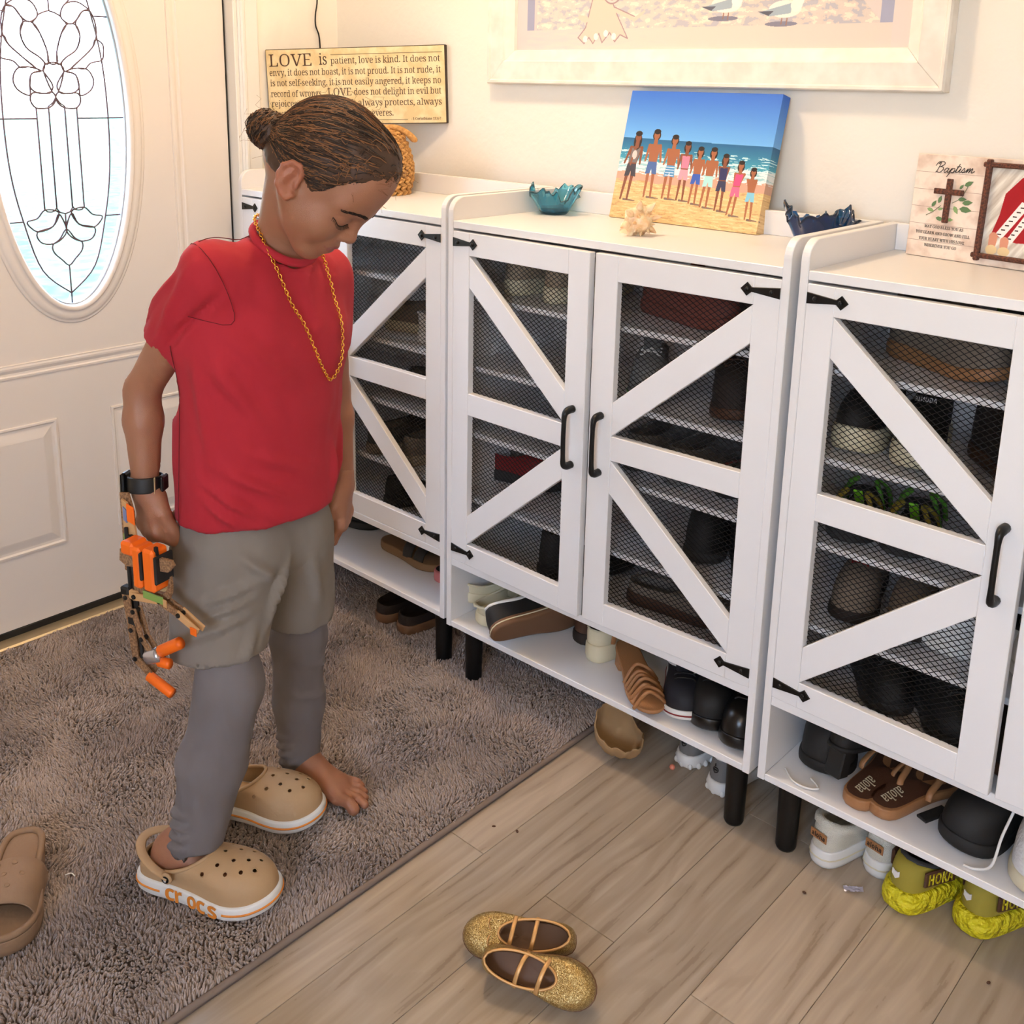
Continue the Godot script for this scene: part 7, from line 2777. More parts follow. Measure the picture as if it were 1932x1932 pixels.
func foot_prims(ankle: Vector3, heel: Vector3, X: Vector3, Z: Vector3, s := 1.0) -> Array:
	# X towards the toes, Z towards the child's right; the big toe lies on +Z of a left foot
	var out := []
	var at := func(x: float, y: float, z: float) -> Vector3: return V(heel.x, 0, heel.z) + (X * x + V(0, y, 0) + Z * z) * s + V(0, heel.y, 0)
	out.append(cap(ankle + V(0, 0.05, 0), at.call(0.03, 0.028, 0), 0.027, 0.026, 0.02))
	out.append(cap(at.call(0.012, 0.005, 0), at.call(0.04, 0.01, 0), 0.022, 0.024, 0.02))
	out.append(cap(at.call(0.035, 0.03, 0.003), at.call(0.125, 0.006, 0.014), 0.027, 0.016, 0.025))
	out.append(cap(at.call(0.035, 0.006, -0.01), at.call(0.125, 0.0, -0.018), 0.022, 0.0145, 0.025))
	out.append(cap(at.call(0.125, 0.001, 0.016), at.call(0.145, -0.001, 0.022), 0.0175, 0.0155, 0.016))
	out.append(cap(at.call(0.122, 0.0, -0.004), at.call(0.142, -0.002, -0.004), 0.0155, 0.013, 0.016))
	var toes := [[0.148, 0.024, 0.2, 0.0265, 0.0118], [0.15, 0.0055, 0.205, 0.004, 0.0084], [0.145, -0.0075, 0.193, -0.0105, 0.0078], [0.137, -0.0195, 0.18, -0.0235, 0.0074], [0.127, -0.03, 0.163, -0.0345, 0.0072]]
	for k in 5:
		var q: Array = toes[k]
		var m := Vector2(lerpf(q[0], q[2], 0.55), lerpf(q[1], q[3], 0.55))
		out.append(cap(at.call(q[0], 0.0, q[1]), at.call(m.x, 0.002, m.y), q[4] * 1.05, q[4] * 0.9, 0.004))
		out.append(cap(at.call(m.x, 0.002, m.y), at.call(q[2] - q[4], -0.006, q[3]), q[4] * 0.92, q[4] * 1.0, 0.003))
	return out


# the skin's own colours: lips, nails, ear rims, palms
func tint_skin(b: Bld, hf: Transform3D, rh: Array, lh: Array) -> void:
	var f := FastNoiseLite.new()
	f.seed = 17
	f.frequency = 14.0
	var inv := hf.affine_inverse()
	var base := Color(0.30, 0.128, 0.07)
	var lip := Color(0.27, 0.085, 0.062)
	var warm := Color(0.38, 0.135, 0.075)
	for k in b.v.size():
		var p := b.v[k]
		var c := base.lerp(Color(0.34, 0.15, 0.083), clampf(0.5 + f.get_noise_3dv(p) * 0.8, 0, 1))
		if p.distance_squared_to(HEAD) < 0.03:
			var q := inv * p
			if q.x > 0.08 and absf(q.y + 0.091) < 0.0115 * (1.0 - absf(q.z) / 0.026):
				c = lip
			elif q.z > 0.068 or q.z < -0.068:
				if absf(q.x + 0.007) < 0.03 and q.y < -0.015:
					c = c.lerp(warm, 0.8)
		b.c[k] = c
	# finger nails and toe nails
	var nails := []
	for hp: Array in [rh, lh]:
		for k in 4:
			nails.append(hp[11 + k * 3 + 2])
	for g: PackedFloat32Array in nails:
		var tip := V(g[3] + g[6], g[4] + g[7], g[5] + g[8])
		var dir := V(g[6], g[7], g[8]).normalized()
		for k in b.v.size():
			var d := b.v[k] - tip
			if d.length_squared() < 0.00016 and d.dot(dir) > -0.006 and b.n[k].dot(dir) < 0.75:
				b.c[k] = b.c[k].lerp(Color(0.52, 0.27, 0.2), 0.5)


func build_face(t: Node3D, hf: Transform3D, hp: Array) -> void:
	var hfld := PackedFloat32Array()
	for q: PackedFloat32Array in hp:
		hfld.append_array(q)
	var dark := mat("brow_hair", Color(0.12, 0.07, 0.045), 0.7)
	for s: float in [-1.0, 1.0]:
		# eyebrow: short hairs laid outwards along an arch
		var b := B()
		rng.seed = 5
		for k in 110:
			var f := rng.randf()
			var p := V(0.0965 - 0.027 * f * f, -0.0165 + 0.0065 * sin(f * 2.6) - 0.006 * f + rng.randf_range(-0.0024, 0.0024) * (1.0 - 0.5 * f), s * (0.011 + 0.038 * f))
			var dir := V(-0.25 - f * 0.4, 0.35 - f * 0.7, s * 1.0).normalized() * 0.0062
			p = onto(hfld, hf * p, 0.0006)
			var p2 := onto(hfld, p + hf.basis * dir * 0.5, 0.001)
			var p3 := onto(hfld, p + hf.basis * dir, 0.0006)
			b.tube(PackedVector3Array([p, p2, p3]), 0.00045, 3)
		obj("eyebrow", b, dark, t)
		# lowered lashes along the closed lid's edge
		b = B()
		var edge := PackedVector3Array()
		for k in 20:
			var f := k / 19.0
			var q := onto(hfld, hf * V(0.088 - 0.02 * f * f, -0.0425 - 0.0028 * sin(f * PI), s * (0.019 + 0.031 * f)), 0.0004)
			edge.append(q)
			var out := hf.basis * V(0.7 - 0.3 * f, -0.45, s * (f - 0.25) * 0.8).normalized()
			b.tube(PackedVector3Array([q, q + out * 0.0032 - hf.basis.y * 0.0006, q + out * 0.006]), 0.0004, 3)
		b.tube(edge, 0.0009, 4)
		obj("eyelash", b, dark, t)


func hair_material(id: String, c: Color) -> StandardMaterial3D:
	var m := mat(id, c, 0.58)
	m.metallic_specular = 0.5
	return m


func build_hair(t: Node3D, hf: Transform3D) -> void:
	var base := hair_material("hair_brown", Color(0.27, 0.18, 0.125))
	var gold := hair_material("hair_golden", Color(0.5, 0.33, 0.19))
	var darkh := hair_material("hair_dark", Color(0.13, 0.085, 0.065))
	var bs := hf.basis
	var at := func(x: float, y: float, z: float) -> Vector3: return hf * V(x, y, z)
	var bun := V(-0.09, -0.044, 0.012)
	# cap of hair, cut along the hairline
	var p := [ell(at.call(0.0, 0.003, 0.0), V(0.093, 0.0855, 0.0775), bs, 0.02), ell(at.call(0.045, 0.04, 0.0), V(0.04, 0.041, 0.052), bs, 0.03), ell(at.call(-0.048, -0.038, 0.0), V(0.044, 0.042, 0.052), bs, 0.02)]
	# the face side is cut away by a big ellipsoid in front of and below the hairline
	p.append(ell(at.call(0.082, -0.066, 0.0), V(0.06, 0.104, 0.12), bs * Basis(V(0, 0, 1), 0.12), 0.008, 1))
	for s: float in [-1.0, 1.0]:
		p.append(ell(at.call(-0.004, -0.068, s * 0.076), V(0.034, 0.041, 0.03), bs, 0.008, 1))
	p.append(cap(at.call(-0.045, -0.1, 0.0), at.call(-0.06, -0.18, 0.0), 0.024, 0.05, 0.01, 1))
	var b := B()
	sdf_into(b, p, 0.0045)
	var f := FastNoiseLite.new()
	f.seed = 8
	f.frequency = 60.0
	f.fractal_octaves = 2
	var cap_field := PackedFloat32Array()
	for q: PackedFloat32Array in p:
		cap_field.append_array(q)
	folds(b, 0, 0, [], f, 0.0016, V(1, 1, 1))
	obj("hair", b, base, t)
	# strands combed from the hairline back to the bun, just above the cap
	var groups := [B(), B(), B()]
	rng.seed = 77
	var inv := hf.affine_inverse()
	for k in 1500:
		var a := rng.randf() * TAU
		var lat := rng.randf_range(-0.35, 1.0)
		# a start on the scalp ellipsoid, in front
		var dir := V(cos(a) * sqrt(1 - lat * lat), lat, sin(a) * sqrt(1 - lat * lat))
		var start := V(0.0, 0.003, 0.0) + dir * V(0.095, 0.088, 0.079)
		var sw := onto(cap_field, hf * start, 0.0008)
		if sw.distance_to(hf * start) > 0.022:
			continue
		start = inv * sw
		var reach := rng.randf_range(0.35, 1.0)
		var path := PackedVector3Array()
		var wob := rng.randf() * 20.0
		for j in 9:
			var q := j / 8.0 * reach
			var m := start.lerp(bun, q)
			m += V(f.get_noise_2d(wob, q * 40.0), f.get_noise_2d(wob + 9.0, q * 40.0), f.get_noise_2d(wob + 18.0, q * 40.0)) * 0.0035
			var w := onto(cap_field, hf * m, 0.0008 + 0.0006 * sin(q * 9.0 + wob)) if q < 0.93 else hf * m
			path.append(w)
		groups[rng.randi() % 3].tube(path, 0.00075, 3)
	# bun: a coil of twisted locks
	var bb := B()
	sdf_into(bb, [ell(at.call(bun.x - 0.004, bun.y, bun.z), V(0.029, 0.027, 0.03), bs, 0.01), cap(at.call(-0.07, -0.034, 0.006), at.call(bun.x, bun.y, bun.z), 0.022, 0.024, 0.012)], 0.004)
	folds(bb, 0, 0, [], f, 0.003, V(1, 1, 1))
	var bo := obj("hair_bun", bb, base, t)
	var tie := B()
	var ring := PackedVector3Array()
	for k in 16:
		var a := TAU * k / 16.0
		ring.append(hf * (V(-0.075, -0.037, 0.008) + V(0.25 * sin(a) * 0.02, cos(a) * 0.025, sin(a) * 0.025)))
	tie.tube(ring, 0.0035, 6, true)
	obj("hair_tie", tie, darkh, bo)
	for k in 420:
		var d := V(rng.randfn(), rng.randfn(), rng.randfn()).normalized()
		var ax := V(1, 0.2, 0.1)
		var side := d.cross(ax).normalized()
		var path := PackedVector3Array()
		var r := 0.0295 + rng.randf() * 0.002
		var span := rng.randf_range(0.6, 1.8)
		for j in 8:
			var a := span * (j / 7.0 - 0.5)
			var m := (d * cos(a) + side * sin(a)) * r
			m += V(f.get_noise_2d(k, j * 4.0), f.get_noise_2d(k + 50, j * 4.0), f.get_noise_2d(k + 90, j * 4.0)) * 0.004
			path.append(hf * (bun + V(-0.004, 0, 0) + m * V(1.0, 0.92, 1.0)))
		groups[rng.randi() % 3].tube(path, 0.0008, 3)
	# flyaway curls round the bun, the crown and the forehead
	for k in 130:
		var src := rng.randi() % 3
		var d := V(rng.randfn(), rng.randfn(), rng.randfn()).normalized()
		var p0: Vector3
		if src == 0:
			p0 = bun + d * 0.029
		else:
			d.y = absf(d.y) * (1.0 if src == 1 else 0.5)
			if src == 2:
				d = V(0.75, 0.55, rng.randf_range(-0.8, 0.9)).normalized()
			p0 = V(0.0, 0.003, 0.0) + d * V(0.094, 0.087, 0.078)
		var path := PackedVector3Array()
		var len := rng.randf_range(0.012, 0.034)
		for j in 7:
			var q := j / 6.0
			path.append(hf * (p0 + d * len * q * 0.6 + V(f.get_noise_2d(k * 3.0, q * 14.0), f.get_noise_2d(k * 3.0 + 40, q * 14.0), f.get_noise_2d(k * 3.0 + 80, q * 14.0)) * len * 0.9 * q))
		groups[1].tube(path, 0.00024, 3)
	var ms := [base, gold, darkh]
	for k in 3:
		stuff(obj("hair_strands", groups[k], ms[k], t))


func build_clothes(t: Node3D, ch: Vector3, nb: Vector3, pel: Vector3) -> void:
	var weave := noise_tex("weave", 0.3, 2)
	var red := mat("red_jersey", Color(0.67, 0.105, 0.165), 0.85, 0.0, [weave, 40.0, 0.03], 0.25)
	var grey := mat("taupe_fleece", Color(0.50, 0.465, 0.43), 0.9, 0.0, [weave, 40.0, 0.04], 0.2)
	var legs := mat("grey_jersey", Color(0.44, 0.415, 0.415), 0.9, 0.0, [weave, 40.0, 0.03], 0.2)
	var seam := mat("red_seam", Color(0.36, 0.05, 0.08), 0.9)
	var f := FastNoiseLite.new()
	f.seed = 31
	f.frequency = 9.0
	f.fractal_octaves = 3
	# ---------------- shirt
	var hem := V(-0.243, 0.6795, 0.605)
	var up := V(-0.197, 1.065, 0.591)
	var low := V(-0.245, 0.6, 0.606)
	var r_end := V(-0.272, 0.99, 0.733)
	var l_end := V(-0.245, 0.945, 0.452)
	var shirt := [
		cap(low + RGT * 0.047, ch + RGT * 0.05, 0.104, 0.098, 0.03), cap(low - RGT * 0.036, ch - RGT * 0.048, 0.101, 0.097, 0.03),
		cap(low + FWD * 0.01, ch + FWD * 0.015, 0.104, 0.09, 0.03),
		cap(ch + RGT * 0.05, up + RGT * 0.062, 0.096, 0.058, 0.04), cap(ch - RGT * 0.05, up - RGT * 0.062, 0.096, 0.058, 0.04),
		cap(R_SH - RGT * 0.02, L_SH + RGT * 0.02, 0.045, 0.045, 0.04), cap(up, nb + V(0.004, 0.006, 0), 0.07, 0.05, 0.03),
		cap(R_SH, R_SH.lerp(r_end, 1.25), 0.046, 0.0415, 0.03), cap(L_SH, L_SH.lerp(l_end, 1.25), 0.045, 0.041, 0.03)]
	# neck and arm holes, hems
	shirt.append(cap(nb - V(0.02, 0.03, 0), nb + V(0.075, 0.11, -0.004), 0.048, 0.056, 0.003, 1))
	var rd := (R_EL - R_SH).normalized()
	var ld := (L_EL - L_SH).normalized()
	var r_cut := cap(r_end + rd * -0.012, r_end + rd * 0.12, 0.0345, 0.036, 0.002, 1)
	var l_cut := cap(l_end + ld * -0.012, l_end + ld * 0.12, 0.033, 0.034, 0.002, 1)
	shirt.append(r_cut)
	shirt.append(l_cut)
	# beyond the sleeve hems: cut by big balls round the elbows, below the hem by a half-space
	shirt.append(ell(r_end + rd * 0.083 + V(-0.006, -0.006, 0.004), V(0.082, 0.082, 0.082), Basis(), 0.002, 1))
	shirt.append(ell(l_end + ld * 0.073 + V(-0.002, -0.004, -0.012), V(0.072, 0.072, 0.072), Basis(), 0.002, 1))
	shirt.append(cap(hem + RGT * 0.047 - V(0, 0.05, 0), hem + RGT * 0.047 + V(0, 0.006, 0), 0.1, 0.092, 0.002, 1))
	shirt.append(cap(hem - RGT * 0.036 - V(0, 0.05, 0), hem - RGT * 0.036 + V(0, 0.006, 0), 0.1, 0.092, 0.002, 1))
	shirt.append(half(hem, V(0.03, -1, 0.0), 0.002))
	var b := B()
	sdf_into(b, shirt, 0.0064)
	var on := func(y: float, a: float, r: float) -> Vector3:
		# a point on the shirt round the body: a = 0 in front, positive to the child's right
		return V(lerpf(-0.243, -0.222, (y - 0.68) / 0.3), y, 0.6) + FWD * cos(a) * r + RGT * sin(a) * (r + 0.045)
	folds(b, 0, 0, [
		[on.call(0.80, 1.1, 0.1), on.call(0.725, 0.2, 0.1), 0.012, 0.0132], [on.call(0.775, 1.3, 0.1), on.call(0.70, 0.5, 0.1), 0.010, 0.0132],
		[on.call(0.745, 1.25, 0.1), on.call(0.69, 0.75, 0.1), 0.009, 0.0110], [on.call(0.83, 0.9, 0.1), on.call(0.76, -0.1, 0.1), 0.014, 0.0088],
		[on.call(0.79, -0.5, 0.1), on.call(0.70, -0.45, 0.1), 0.012, 0.0088], [on.call(0.82, -0.8, 0.1), on.call(0.70, -0.75, 0.1), 0.012, 0.0088],
		[on.call(1.03, 1.15, 0.09), on.call(0.93, 0.3, 0.1), 0.016, 0.0088], [on.call(0.99, 1.2, 0.09), on.call(0.86, 0.55, 0.1), 0.014, 0.0110], [on.call(0.96, 1.35, 0.09), on.call(0.8, 1.1, 0.1), 0.013, 0.0088],
		[R_SH + V(0.02, 0.02, 0.03), r_end + V(0.02, 0.0, 0.035), 0.01, 0.0088], [R_SH + V(-0.02, 0.0, 0.035), r_end + V(-0.03, 0.01, 0.015), 0.01, 0.0088], [R_SH + V(0.03, -0.01, 0.0), r_end + V(0.03, -0.01, 0.02), 0.009, -0.0110]], f, 0.0055, V(1.0, 0.6, 1.0))
	var shirt_o := obj("t_shirt", b, red, t)
	# collar band and seams, laid on the cloth
	var sf := PackedFloat32Array()
	for k in 9:
		sf.append_array(shirt[k])
	b = B()
	var col := PackedVector3Array()
	for k in 36:
		var a := TAU * k / 36.0
		var c := nb + V(0.018, 0.02, 0)
		var d := (FWD * cos(a) + RGT * sin(a))
		var n := V(0.56, 0.82, 0.0).normalized()
		d = (d - n * d.dot(n)).normalized()
		col.append(c + d * 0.0525 + n * (0.0 + 0.008 * absf(sin(a))))
	b.tube(col, 0.0036, 7, true, 1.9)
	obj("collar", b, red, shirt_o)
	var arm_seam := PackedVector3Array()
	for k in 25:
		var a := TAU * k / 24.0
		var c := R_SH.lerp(r_end, 0.18)
		var ax := (rd * 0.45 + RGT * 0.9).normalized()
		var u := ax.cross(V(0, 1, 0)).normalized()
		arm_seam.append(onto(sf, c - RGT * 0.012 + (u * cos(a) + ax.cross(u) * sin(a)) * 0.075, 0.0026))
	var lines := [arm_seam]
	var side := PackedVector3Array()
	for k in 20:
		side.append(onto(sf, on.call(lerpf(0.985, 0.685, k / 19.0), 1.72, 0.12), 0.0026))
	lines.append(side)
	var shoulder := PackedVector3Array()
	for k in 12:
		shoulder.append(onto(sf, (nb + RGT * 0.055 + V(0.0, 0.05, 0)).lerp(R_SH + V(-0.002, 0.07, 0.02), k / 11.0), 0.0026))
	lines.append(shoulder)
	for ln: PackedVector3Array in lines:
		b = B()
		b.tube(ln, 0.0007, 4)
		obj("seam", b, seam, shirt_o)
	# ---------------- gold chain over the shirt
	var gold := mat("gold_chain", Color(0.95, 0.71, 0.3), 0.25, 1.0)
	var ctl := PackedVector3Array([V(-0.212, 1.176, 0.596), V(-0.192, 1.172, 0.626), V(-0.161, 1.145, 0.634), V(-0.136, 1.081, 0.626), V(-0.133, 0.982, 0.588), V(-0.127, 0.924, 0.556), V(-0.128, 0.911, 0.538), V(-0.131, 0.935, 0.519), V(-0.135, 1.006, 0.516), V(-0.139, 1.077, 0.528), V(-0.152, 1.114, 0.53), V(-0.185, 1.16, 0.545), V(-0.215, 1.18, 0.57)])
	var smooth_path := spline(ctl, 40, true)
	var pts := PackedVector3Array()
	var last := V(9, 9, 9)
	for q in smooth_path:
		var w := onto(sf, q, 0.0045, true)
		if w.distance_to(last) >= 0.0051:
			pts.append(w)
			last = w
	b = B()
	for k in pts.size() - 1:
		var d := (pts[k + 1] - pts[k]).normalized()
		var nn := FWD - d * FWD.dot(d)
		nn = nn.normalized()
		var s := d.cross(nn)
		var tw := nn * cos(0.6) + s * (sin(0.6) if k % 2 else -sin(0.6))
		var s2 := d.cross(tw)
		var ring := PackedVector3Array()
		for j in 8:
			var a := TAU * j / 8.0
			ring.append(pts[k] + d * cos(a) * 0.0037 + s2 * sin(a) * 0.0024)
		b.tube(ring, 0.0009, 4, true)
	stuff(obj("necklace", b, gold, t))
	# ---------------- shorts
	var kr := V(-0.197, 0.44, 0.722)
	var kl := V(-0.284, 0.41, 0.497)
	var hips := [cap(V(-0.245, 0.72, 0.606) + RGT * 0.04, V(-0.243, 0.64, 0.606) + RGT * 0.045, 0.088, 0.094, 0.03), cap(V(-0.245, 0.72, 0.606) - RGT * 0.036, V(-0.243, 0.64, 0.606) - RGT * 0.036, 0.086, 0.09, 0.03)]
	var leg_r := [cap(V(-0.235, 0.62, 0.662), kr - V(0, 0.04, 0), 0.086, 0.066, 0.03), cap(V(-0.255, 0.6, 0.68), V(-0.24, 0.42, 0.735), 0.075, 0.052, 0.03)]
	var leg_l := [cap(V(-0.24, 0.6, 0.548), kl - V(0, 0.04, 0), 0.08, 0.061, 0.02)]
	var waist := half(V(0, 0.72, 0), V(0, 1, 0), 0.002)
	b = B()
	sdf_into(b, hips + leg_r + [cap(V(-0.24, 0.6, 0.548), V(-0.262, 0.51, 0.522), 0.078, 0.06, 0.02), cap(kr + V(-0.008, 0.0, 0.0), kr + V(0.0, -0.12, 0.006), 0.054, 0.055, 0.003, 1), half(V(kr.x, 0.4555, kr.z), V(0.12, -1, 0), 0.002), waist], 0.0066)
	sdf_into(b, leg_l + [cap(kl + V(0, -0.005, 0), kl + V(0.0, -0.12, 0), 0.05, 0.051, 0.003, 1), half(V(kl.x, 0.418, kl.z), V(-0.05, -1, 0), 0.002)], 0.0066)
	folds(b, 0, 0, [
		[V(-0.15, 0.6, 0.66), V(-0.21, 0.55, 0.76), 0.012, 0.0154], [V(-0.14, 0.575, 0.67), V(-0.2, 0.53, 0.765), 0.009, 0.0132], [V(-0.145, 0.545, 0.69), V(-0.21, 0.495, 0.78), 0.01, 0.0132],
		[V(-0.15, 0.62, 0.61), V(-0.14, 0.5, 0.66), 0.011, 0.0176], [V(-0.14, 0.51, 0.69), V(-0.13, 0.46, 0.72), 0.011, 0.0132], [V(-0.155, 0.64, 0.7), V(-0.14, 0.59, 0.65), 0.011, 0.0132],
		[V(-0.17, 0.6, 0.56), V(-0.2, 0.48, 0.52), 0.012, 0.0110]], f, 0.0055, V(1, 0.7, 1))
	var shorts_o := obj("shorts", b, grey, t)
	b = B()
	b.tube(PackedVector3Array([V(-0.262, 0.685, 0.748), V(-0.272, 0.64, 0.757), V(-0.277, 0.6, 0.763)]), 0.0022, 5)
	obj("pocket", b, grey, shorts_o)
	# ---------------- leggings
	var cuff_r := V(-0.228, 0.1, 0.766)
	var cuff_l := V(-0.333, 0.06, 0.467)
	for s in 2:
		var g := []
		if s == 0:
			g = [cap(V(-0.205, 0.5, 0.708), V(-0.178, 0.405, 0.717), 0.049, 0.053, 0.02), cap(V(-0.178, 0.405, 0.717), V(-0.208, 0.26, 0.744), 0.053, 0.055, 0.02), cap(V(-0.208, 0.26, 0.744), cuff_r, 0.055, 0.043, 0.02), cap(cuff_r - V(0, 0.01, 0), cuff_r + V(0, -0.09, 0.004), 0.0325, 0.034, 0.002, 1), half(cuff_r, V(0.12, -1, 0.1), 0.003), half(V(0, 0.5, 0), V(0, 1, 0), 0.002)]
		else:
			g = [cap(V(-0.29, 0.46, 0.5), V(-0.305, 0.36, 0.49), 0.046, 0.05, 0.02), cap(V(-0.305, 0.36, 0.49), V(-0.328, 0.2, 0.476), 0.05, 0.046, 0.02), cap(V(-0.328, 0.2, 0.476), cuff_l, 0.046, 0.037, 0.02), cap(cuff_l - V(0, 0.008, 0), cuff_l + V(0, -0.06, 0), 0.03, 0.034, 0.002, 1), half(cuff_l, V(0.1, -1, 0), 0.003), half(V(0, 0.46, 0), V(0, 1, 0), 0.002)]
		b = B()
		sdf_into(b, g, 0.006)
		var rd2 := []
		var base := cuff_r if s == 0 else cuff_l
		for k in 4:
			var y := base.y + 0.012 + k * 0.02
			rd2.append([V(base.x + 0.03, y + 0.012, base.z + 0.035), V(base.x - 0.035, y - 0.006, base.z + 0.02), 0.007, 0.009])
		if s == 1:
			rd2.append([V(-0.27, 0.33, 0.52), V(-0.3, 0.29, 0.445), 0.01, 0.006])
			rd2.append([V(-0.285, 0.25, 0.52), V(-0.3, 0.22, 0.435), 0.01, 0.005])
		folds(b, 0, 0, rd2, f, 0.007, V(1, 0.6, 1))
		obj("legging", b, legs, t)


# moves a point along the field's slope until it lies just off the surface
func onto(sf: PackedFloat32Array, p: Vector3, off: float, only_out := false) -> Vector3:
	for k in 12:
		var d := field(sf, p.x, p.y, p.z) - off
		if absf(d) < 0.0002 or (only_out and d > 0.0):
			break
		var e := 0.002
		var g := V(field(sf, p.x + e, p.y, p.z), field(sf, p.x, p.y + e, p.z), field(sf, p.x, p.y, p.z + e)) - Vector3.ONE * (d + off)
		p -= g.normalized() * d
	return p


func build_watch(t: Node3D) -> void:
	var black := mat("watch_strap", Color(0.03, 0.03, 0.033), 0.55)
	var ax := (R_WR - R_EL).normalized()
	var c := R_WR - ax * 0.012
	var face := V(-0.72, 0.0, 0.69)
	face = (face - ax * face.dot(ax)).normalized()
	var side := ax.cross(face)
	var rows := []
	for q: Vector2 in [Vector2(-0.0125, 0.0), Vector2(-0.0125, 0.0028), Vector2(-0.0105, 0.0038), Vector2(0.0105, 0.0038), Vector2(0.0125, 0.0028), Vector2(0.0125, 0.0)]:
		var row := PackedVector3Array()
		for k in 32:
			var a := TAU * k / 32.0
			var r := 0.0255 + q.y
			row.append(c + ax * q.x + face * cos(a) * r * 0.98 + side * sin(a) * r * 1.02)
		rows.append(row)
	var b := B()
	b.grid(rows, true, true)
	var w := obj("watch", b, black, t, "black smart watch on the wrist")
	b = B(Transform3D(Basis(ax, side, face), c + face * 0.031))
	b.box(Vector3.ZERO, V(0.038, 0.032, 0.009), 0.003)
	var f := obj("watch_case", b, mat("watch_case", Color(0.05, 0.05, 0.055), 0.3, 0.5), w)
	b = B(Transform3D(Basis(ax, side, face), c + face * 0.0358))
	b.box(Vector3.ZERO, V(0.033, 0.028, 0.0012), 0.0005)
	obj("watch_screen", b, mat("watch_glass", Color(0.02, 0.025, 0.03), 0.08), f)
	# loose end of the strap and its pale keeper
	b = B(Transform3D(Basis(ax, side, -face), c - face * 0.03))
	b.box(Vector3.ZERO, V(0.026, 0.03, 0.0065), 0.003)
	obj("strap_end", b, black, w)
	b = B()
	for o: float in [-0.0015, 0.0022]:
		var ring := PackedVector3Array()
		for k in 20:
			var a := 1.2 + 1.6 * k / 19.0
			ring.append(c + ax * lerpf(-0.013, 0.013, k / 19.0) + (face * cos(2.35) - side * sin(2.35)) * (0.0302) + side * o)
		b.tube(ring, 0.0007, 5)
	obj("strap_keeper", b, mat("keeper_tan", Color(0.75, 0.66, 0.5), 0.5), w)


# ------------------------------------------------------------------ the cardboard robot hand the child holds
const TOY_AT := Vector3(-0.262, 0.65, 0.8)


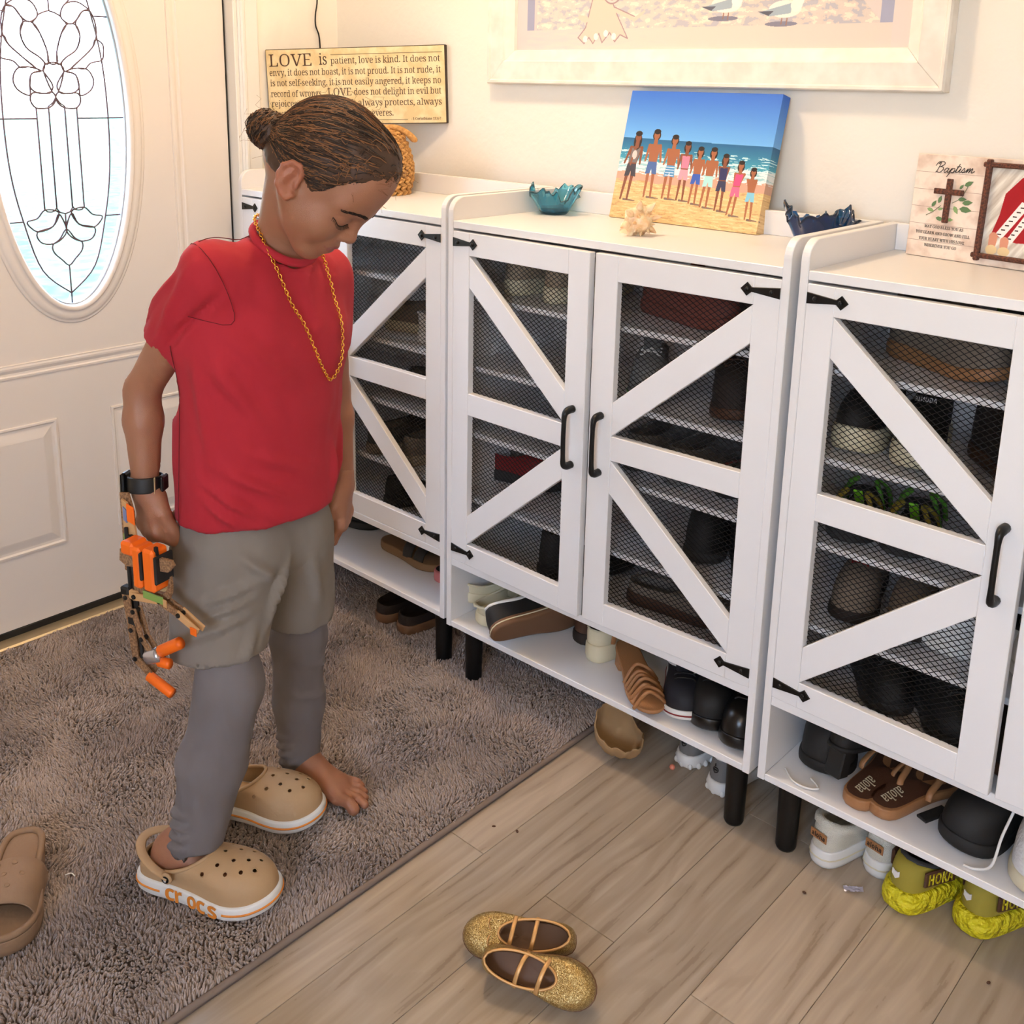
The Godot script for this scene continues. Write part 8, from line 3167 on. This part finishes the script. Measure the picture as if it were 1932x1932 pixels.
func build_toy() -> void:
	var card := mottled("cardboard", noise_tex("card_grain", 0.08, 3, false, 4.0, FastNoiseLite.TYPE_SIMPLEX_SMOOTH, 128, ramp([Color(0.42, 0.3, 0.2), Color(0.62, 0.47, 0.33)], [0.25, 0.75])), 20.0, 0.85)
	var ply := mat("pale_card", Color(0.78, 0.6, 0.4), 0.8)
	var dark := mat("toy_dark", Color(0.06, 0.05, 0.05), 0.7)
	var orange := mat("toy_orange", Color(0.95, 0.42, 0.04), 0.5)
	var foil := mat("toy_foil", Color(0.8, 0.8, 0.84), 0.25, 0.9)
	var lime := mat("toy_lime", Color(0.5, 0.62, 0.3), 0.6)
	var blue := mat("toy_blue", Color(0.45, 0.5, 0.66), 0.6)
	var t := thing("robot_hand_toy", "homemade cardboard robot hand with orange finger pads, hanging from the child's right hand", "toy")
	# local x: to the right along the child's facing, y up, z towards the camera's side; origin at the grip
	var ex := V(0.97, 0.0, -0.24) * 1.2
	var ez := V(0.24, 0.0, 0.97)
	t.transform = Transform3D(Basis(ex, V(0, 1.12, 0), ez), TOY_AT)
	var slab := func(called: String, pts: Array, z0: float, z1: float, m: Material, parent: Node3D) -> MeshInstance3D:
		var b := B()
		b.prism(PackedVector2Array(pts), z0, z1, 0.0006)
		return obj(called, b, m, parent)
	# back plates, seen nearly edge on
	var body: MeshInstance3D = slab.call("back_plate", [Vector2(-0.05, 0.075), Vector2(-0.034, 0.078), Vector2(-0.026, 0.05), Vector2(-0.026, -0.03), Vector2(-0.03, -0.05), Vector2(-0.05, -0.045)], -0.004, 0.0, card, t)
	slab.call("palm_plate", [Vector2(-0.04, 0.07), Vector2(-0.03, 0.066), Vector2(-0.018, 0.03), Vector2(-0.012, -0.02), Vector2(-0.016, -0.062), Vector2(-0.034, -0.06), Vector2(-0.038, 0.0)], 0.004, 0.008, ply, t)
	for q: Array in [[-0.029, 0.066, -0.016, 0.036, orange], [-0.036, 0.06, -0.03, 0.036, blue], [-0.04, 0.004, -0.034, -0.02, orange], [-0.038, 0.018, -0.03, 0.004, lime], [-0.02, -0.012, -0.008, -0.05, orange], [-0.012, -0.016, -0.002, -0.036, blue], [-0.036, -0.03, -0.026, -0.05, orange]]:
		slab.call("painted_patch", [Vector2(q[0], q[1]), Vector2(q[2], q[1] - 0.004), Vector2(q[2], q[3]), Vector2(q[0], q[3] + 0.004)], 0.0082, 0.0105, q[4], body)
	# cross bar with orange grip loops the fingers go through
	slab.call("cross_bar", [Vector2(-0.022, 0.008), Vector2(0.07, 0.013), Vector2(0.074, 0.006), Vector2(0.064, -0.006), Vector2(-0.012, -0.016), Vector2(-0.024, -0.01)], 0.03, 0.036, card, t)
	for q: Array in [[-0.016, 0.008, 0.02, 0.02], [0.004, 0.02, -0.026, 0.016], [0.023, 0.044, -0.026, 0.018]]:
		var b := B()
		b.box(V((q[0] + q[1]) / 2, (q[2] + q[3]) / 2 - 0.006, 0.026), V(q[1] - q[0], q[3] - q[2] + 0.02, 0.034), 0.004)
		obj("grip_pad", b, orange, t)
	for x: float in [0.0215, 0.048]:
		var b := B()
		b.box(V(x, -0.006, 0.026), V(0.005, 0.042, 0.038), 0.002)
		obj("grip_strap", b, dark, t)
	slab.call("peg", [Vector2(0.04, 0.014), Vector2(0.046, 0.014), Vector2(0.045, 0.026), Vector2(0.041, 0.026)], 0.031, 0.036, dark, t)
	# rods and joints down the back
	for q: Array in [[V(-0.022, 0.02, 0.012), V(-0.02, -0.1, 0.012), 0.004], [V(-0.03, 0.03, 0.012), V(-0.026, -0.16, 0.016), 0.003], [V(-0.018, -0.06, 0.016), V(-0.008, -0.165, 0.02), 0.003]]:
		var b := B()
		b.tube(PackedVector3Array([q[0], q[1]]), q[2], 7)
		obj("rod", b, dark, t)
	for p: Vector3 in [V(-0.034, -0.068, 0.014), V(-0.016, -0.068, 0.016), V(-0.02, 0.006, 0.014), V(-0.022, -0.11, 0.016)]:
		var b := B()
		b.box(p, V(0.017, 0.015, 0.016), 0.003)
		obj("joint", b, dark if p.x < -0.017 else ply, t)
	# fingers: three bones each, cardboard links with orange tips
	var fingers := [
		[[Vector2(-0.012, -0.068), Vector2(0.035, -0.062), Vector2(0.068, -0.074), Vector2(0.098, -0.089)], 0.022, 0.012, ply],
		[[Vector2(-0.03, -0.075), Vector2(-0.024, -0.125), Vector2(-0.02, -0.17), Vector2(0.004, -0.186)], 0.02, 0.014, card],
		[[Vector2(-0.012, -0.09), Vector2(0.0, -0.13), Vector2(0.018, -0.15), Vector2(0.036, -0.14)], 0.026, 0.01, card]]
	for k in 3:
		var pts: Array = fingers[k][0]
		var wdt: float = fingers[k][2]
		for j in 3:
			var a: Vector2 = pts[j]
			var d: Vector2 = pts[j + 1]
			var n := (d - a).orthogonal().normalized() * wdt / 2
			var run := (d - a).normalized()
			for lay in 2:
				slab.call("finger_link", [a - n - run * 0.004, d - n * 0.8 + run * 0.003, d + n * 0.8 + run * 0.003, a + n - run * 0.004], fingers[k][1] - 0.012 + lay * 0.012, fingers[k][1] - 0.009 + lay * 0.012, card if (j + k) % 2 else fingers[k][3], t)
			var b := B(Transform3D(Basis(V(1, 0, 0), V(0, 0, 1), V(0, -1, 0)), V(a.x, a.y, fingers[k][1] - 0.013)))
			b.lathe(PackedVector2Array([Vector2(0, 0), Vector2(0.0035, 0), Vector2(0.0035, 0.018), Vector2(0, 0.018)]), 10)
			obj("pivot", b, dark, t)
	for q: Array in [[Vector2(0.004, -0.19), Vector2(0.046, -0.205), 0.008], [Vector2(0.03, -0.142), Vector2(0.066, -0.118), 0.009], [Vector2(0.026, -0.16), Vector2(0.044, -0.158), 0.008]]:
		var b := B()
		b.tube(PackedVector3Array([V(q[0].x, q[0].y, 0.022), V(q[1].x, q[1].y, 0.022)]), q[2], 10)
		obj("finger_pad", b, orange, t)
	var b := B()
	b.tube(PackedVector3Array([V(0.008, -0.158, 0.024), V(0.028, -0.147, 0.024)]), 0.0115, 10)
	obj("foil_wrap", b, foil, t)
	for q: Array in [[Vector2(0.008, -0.06), Vector2(0.044, -0.055), lime], [Vector2(0.044, -0.052), Vector2(0.05, -0.07), ply], [Vector2(0.09, -0.082), Vector2(0.1, -0.098), orange]]:
		var c: Vector2 = ((q[0] as Vector2) + (q[1] as Vector2)) / 2.0
		slab.call("painted_patch", [Vector2(q[0].x, c.y + 0.006), Vector2(q[1].x, c.y + 0.005), Vector2(q[1].x, c.y - 0.006), Vector2(q[0].x, c.y - 0.005)], 0.026, 0.028, q[2], t)
	# curved palm web under the thumb
	b = B()
	var arch := spline2([Vector2(-0.012, -0.014), Vector2(-0.006, -0.034), Vector2(0.012, -0.05), Vector2(0.04, -0.05), Vector2(0.05, -0.02), Vector2(0.046, -0.058), Vector2(0.0, -0.066), Vector2(-0.018, -0.06)], 4, true)
	b.prism(arch, 0.012, 0.018, 0.0006)
	obj("palm_web", b, card, t)


func build_all_things() -> void:
	build_rug()
	build_decor()
	build_person()
	build_toy()
	build_shoes()
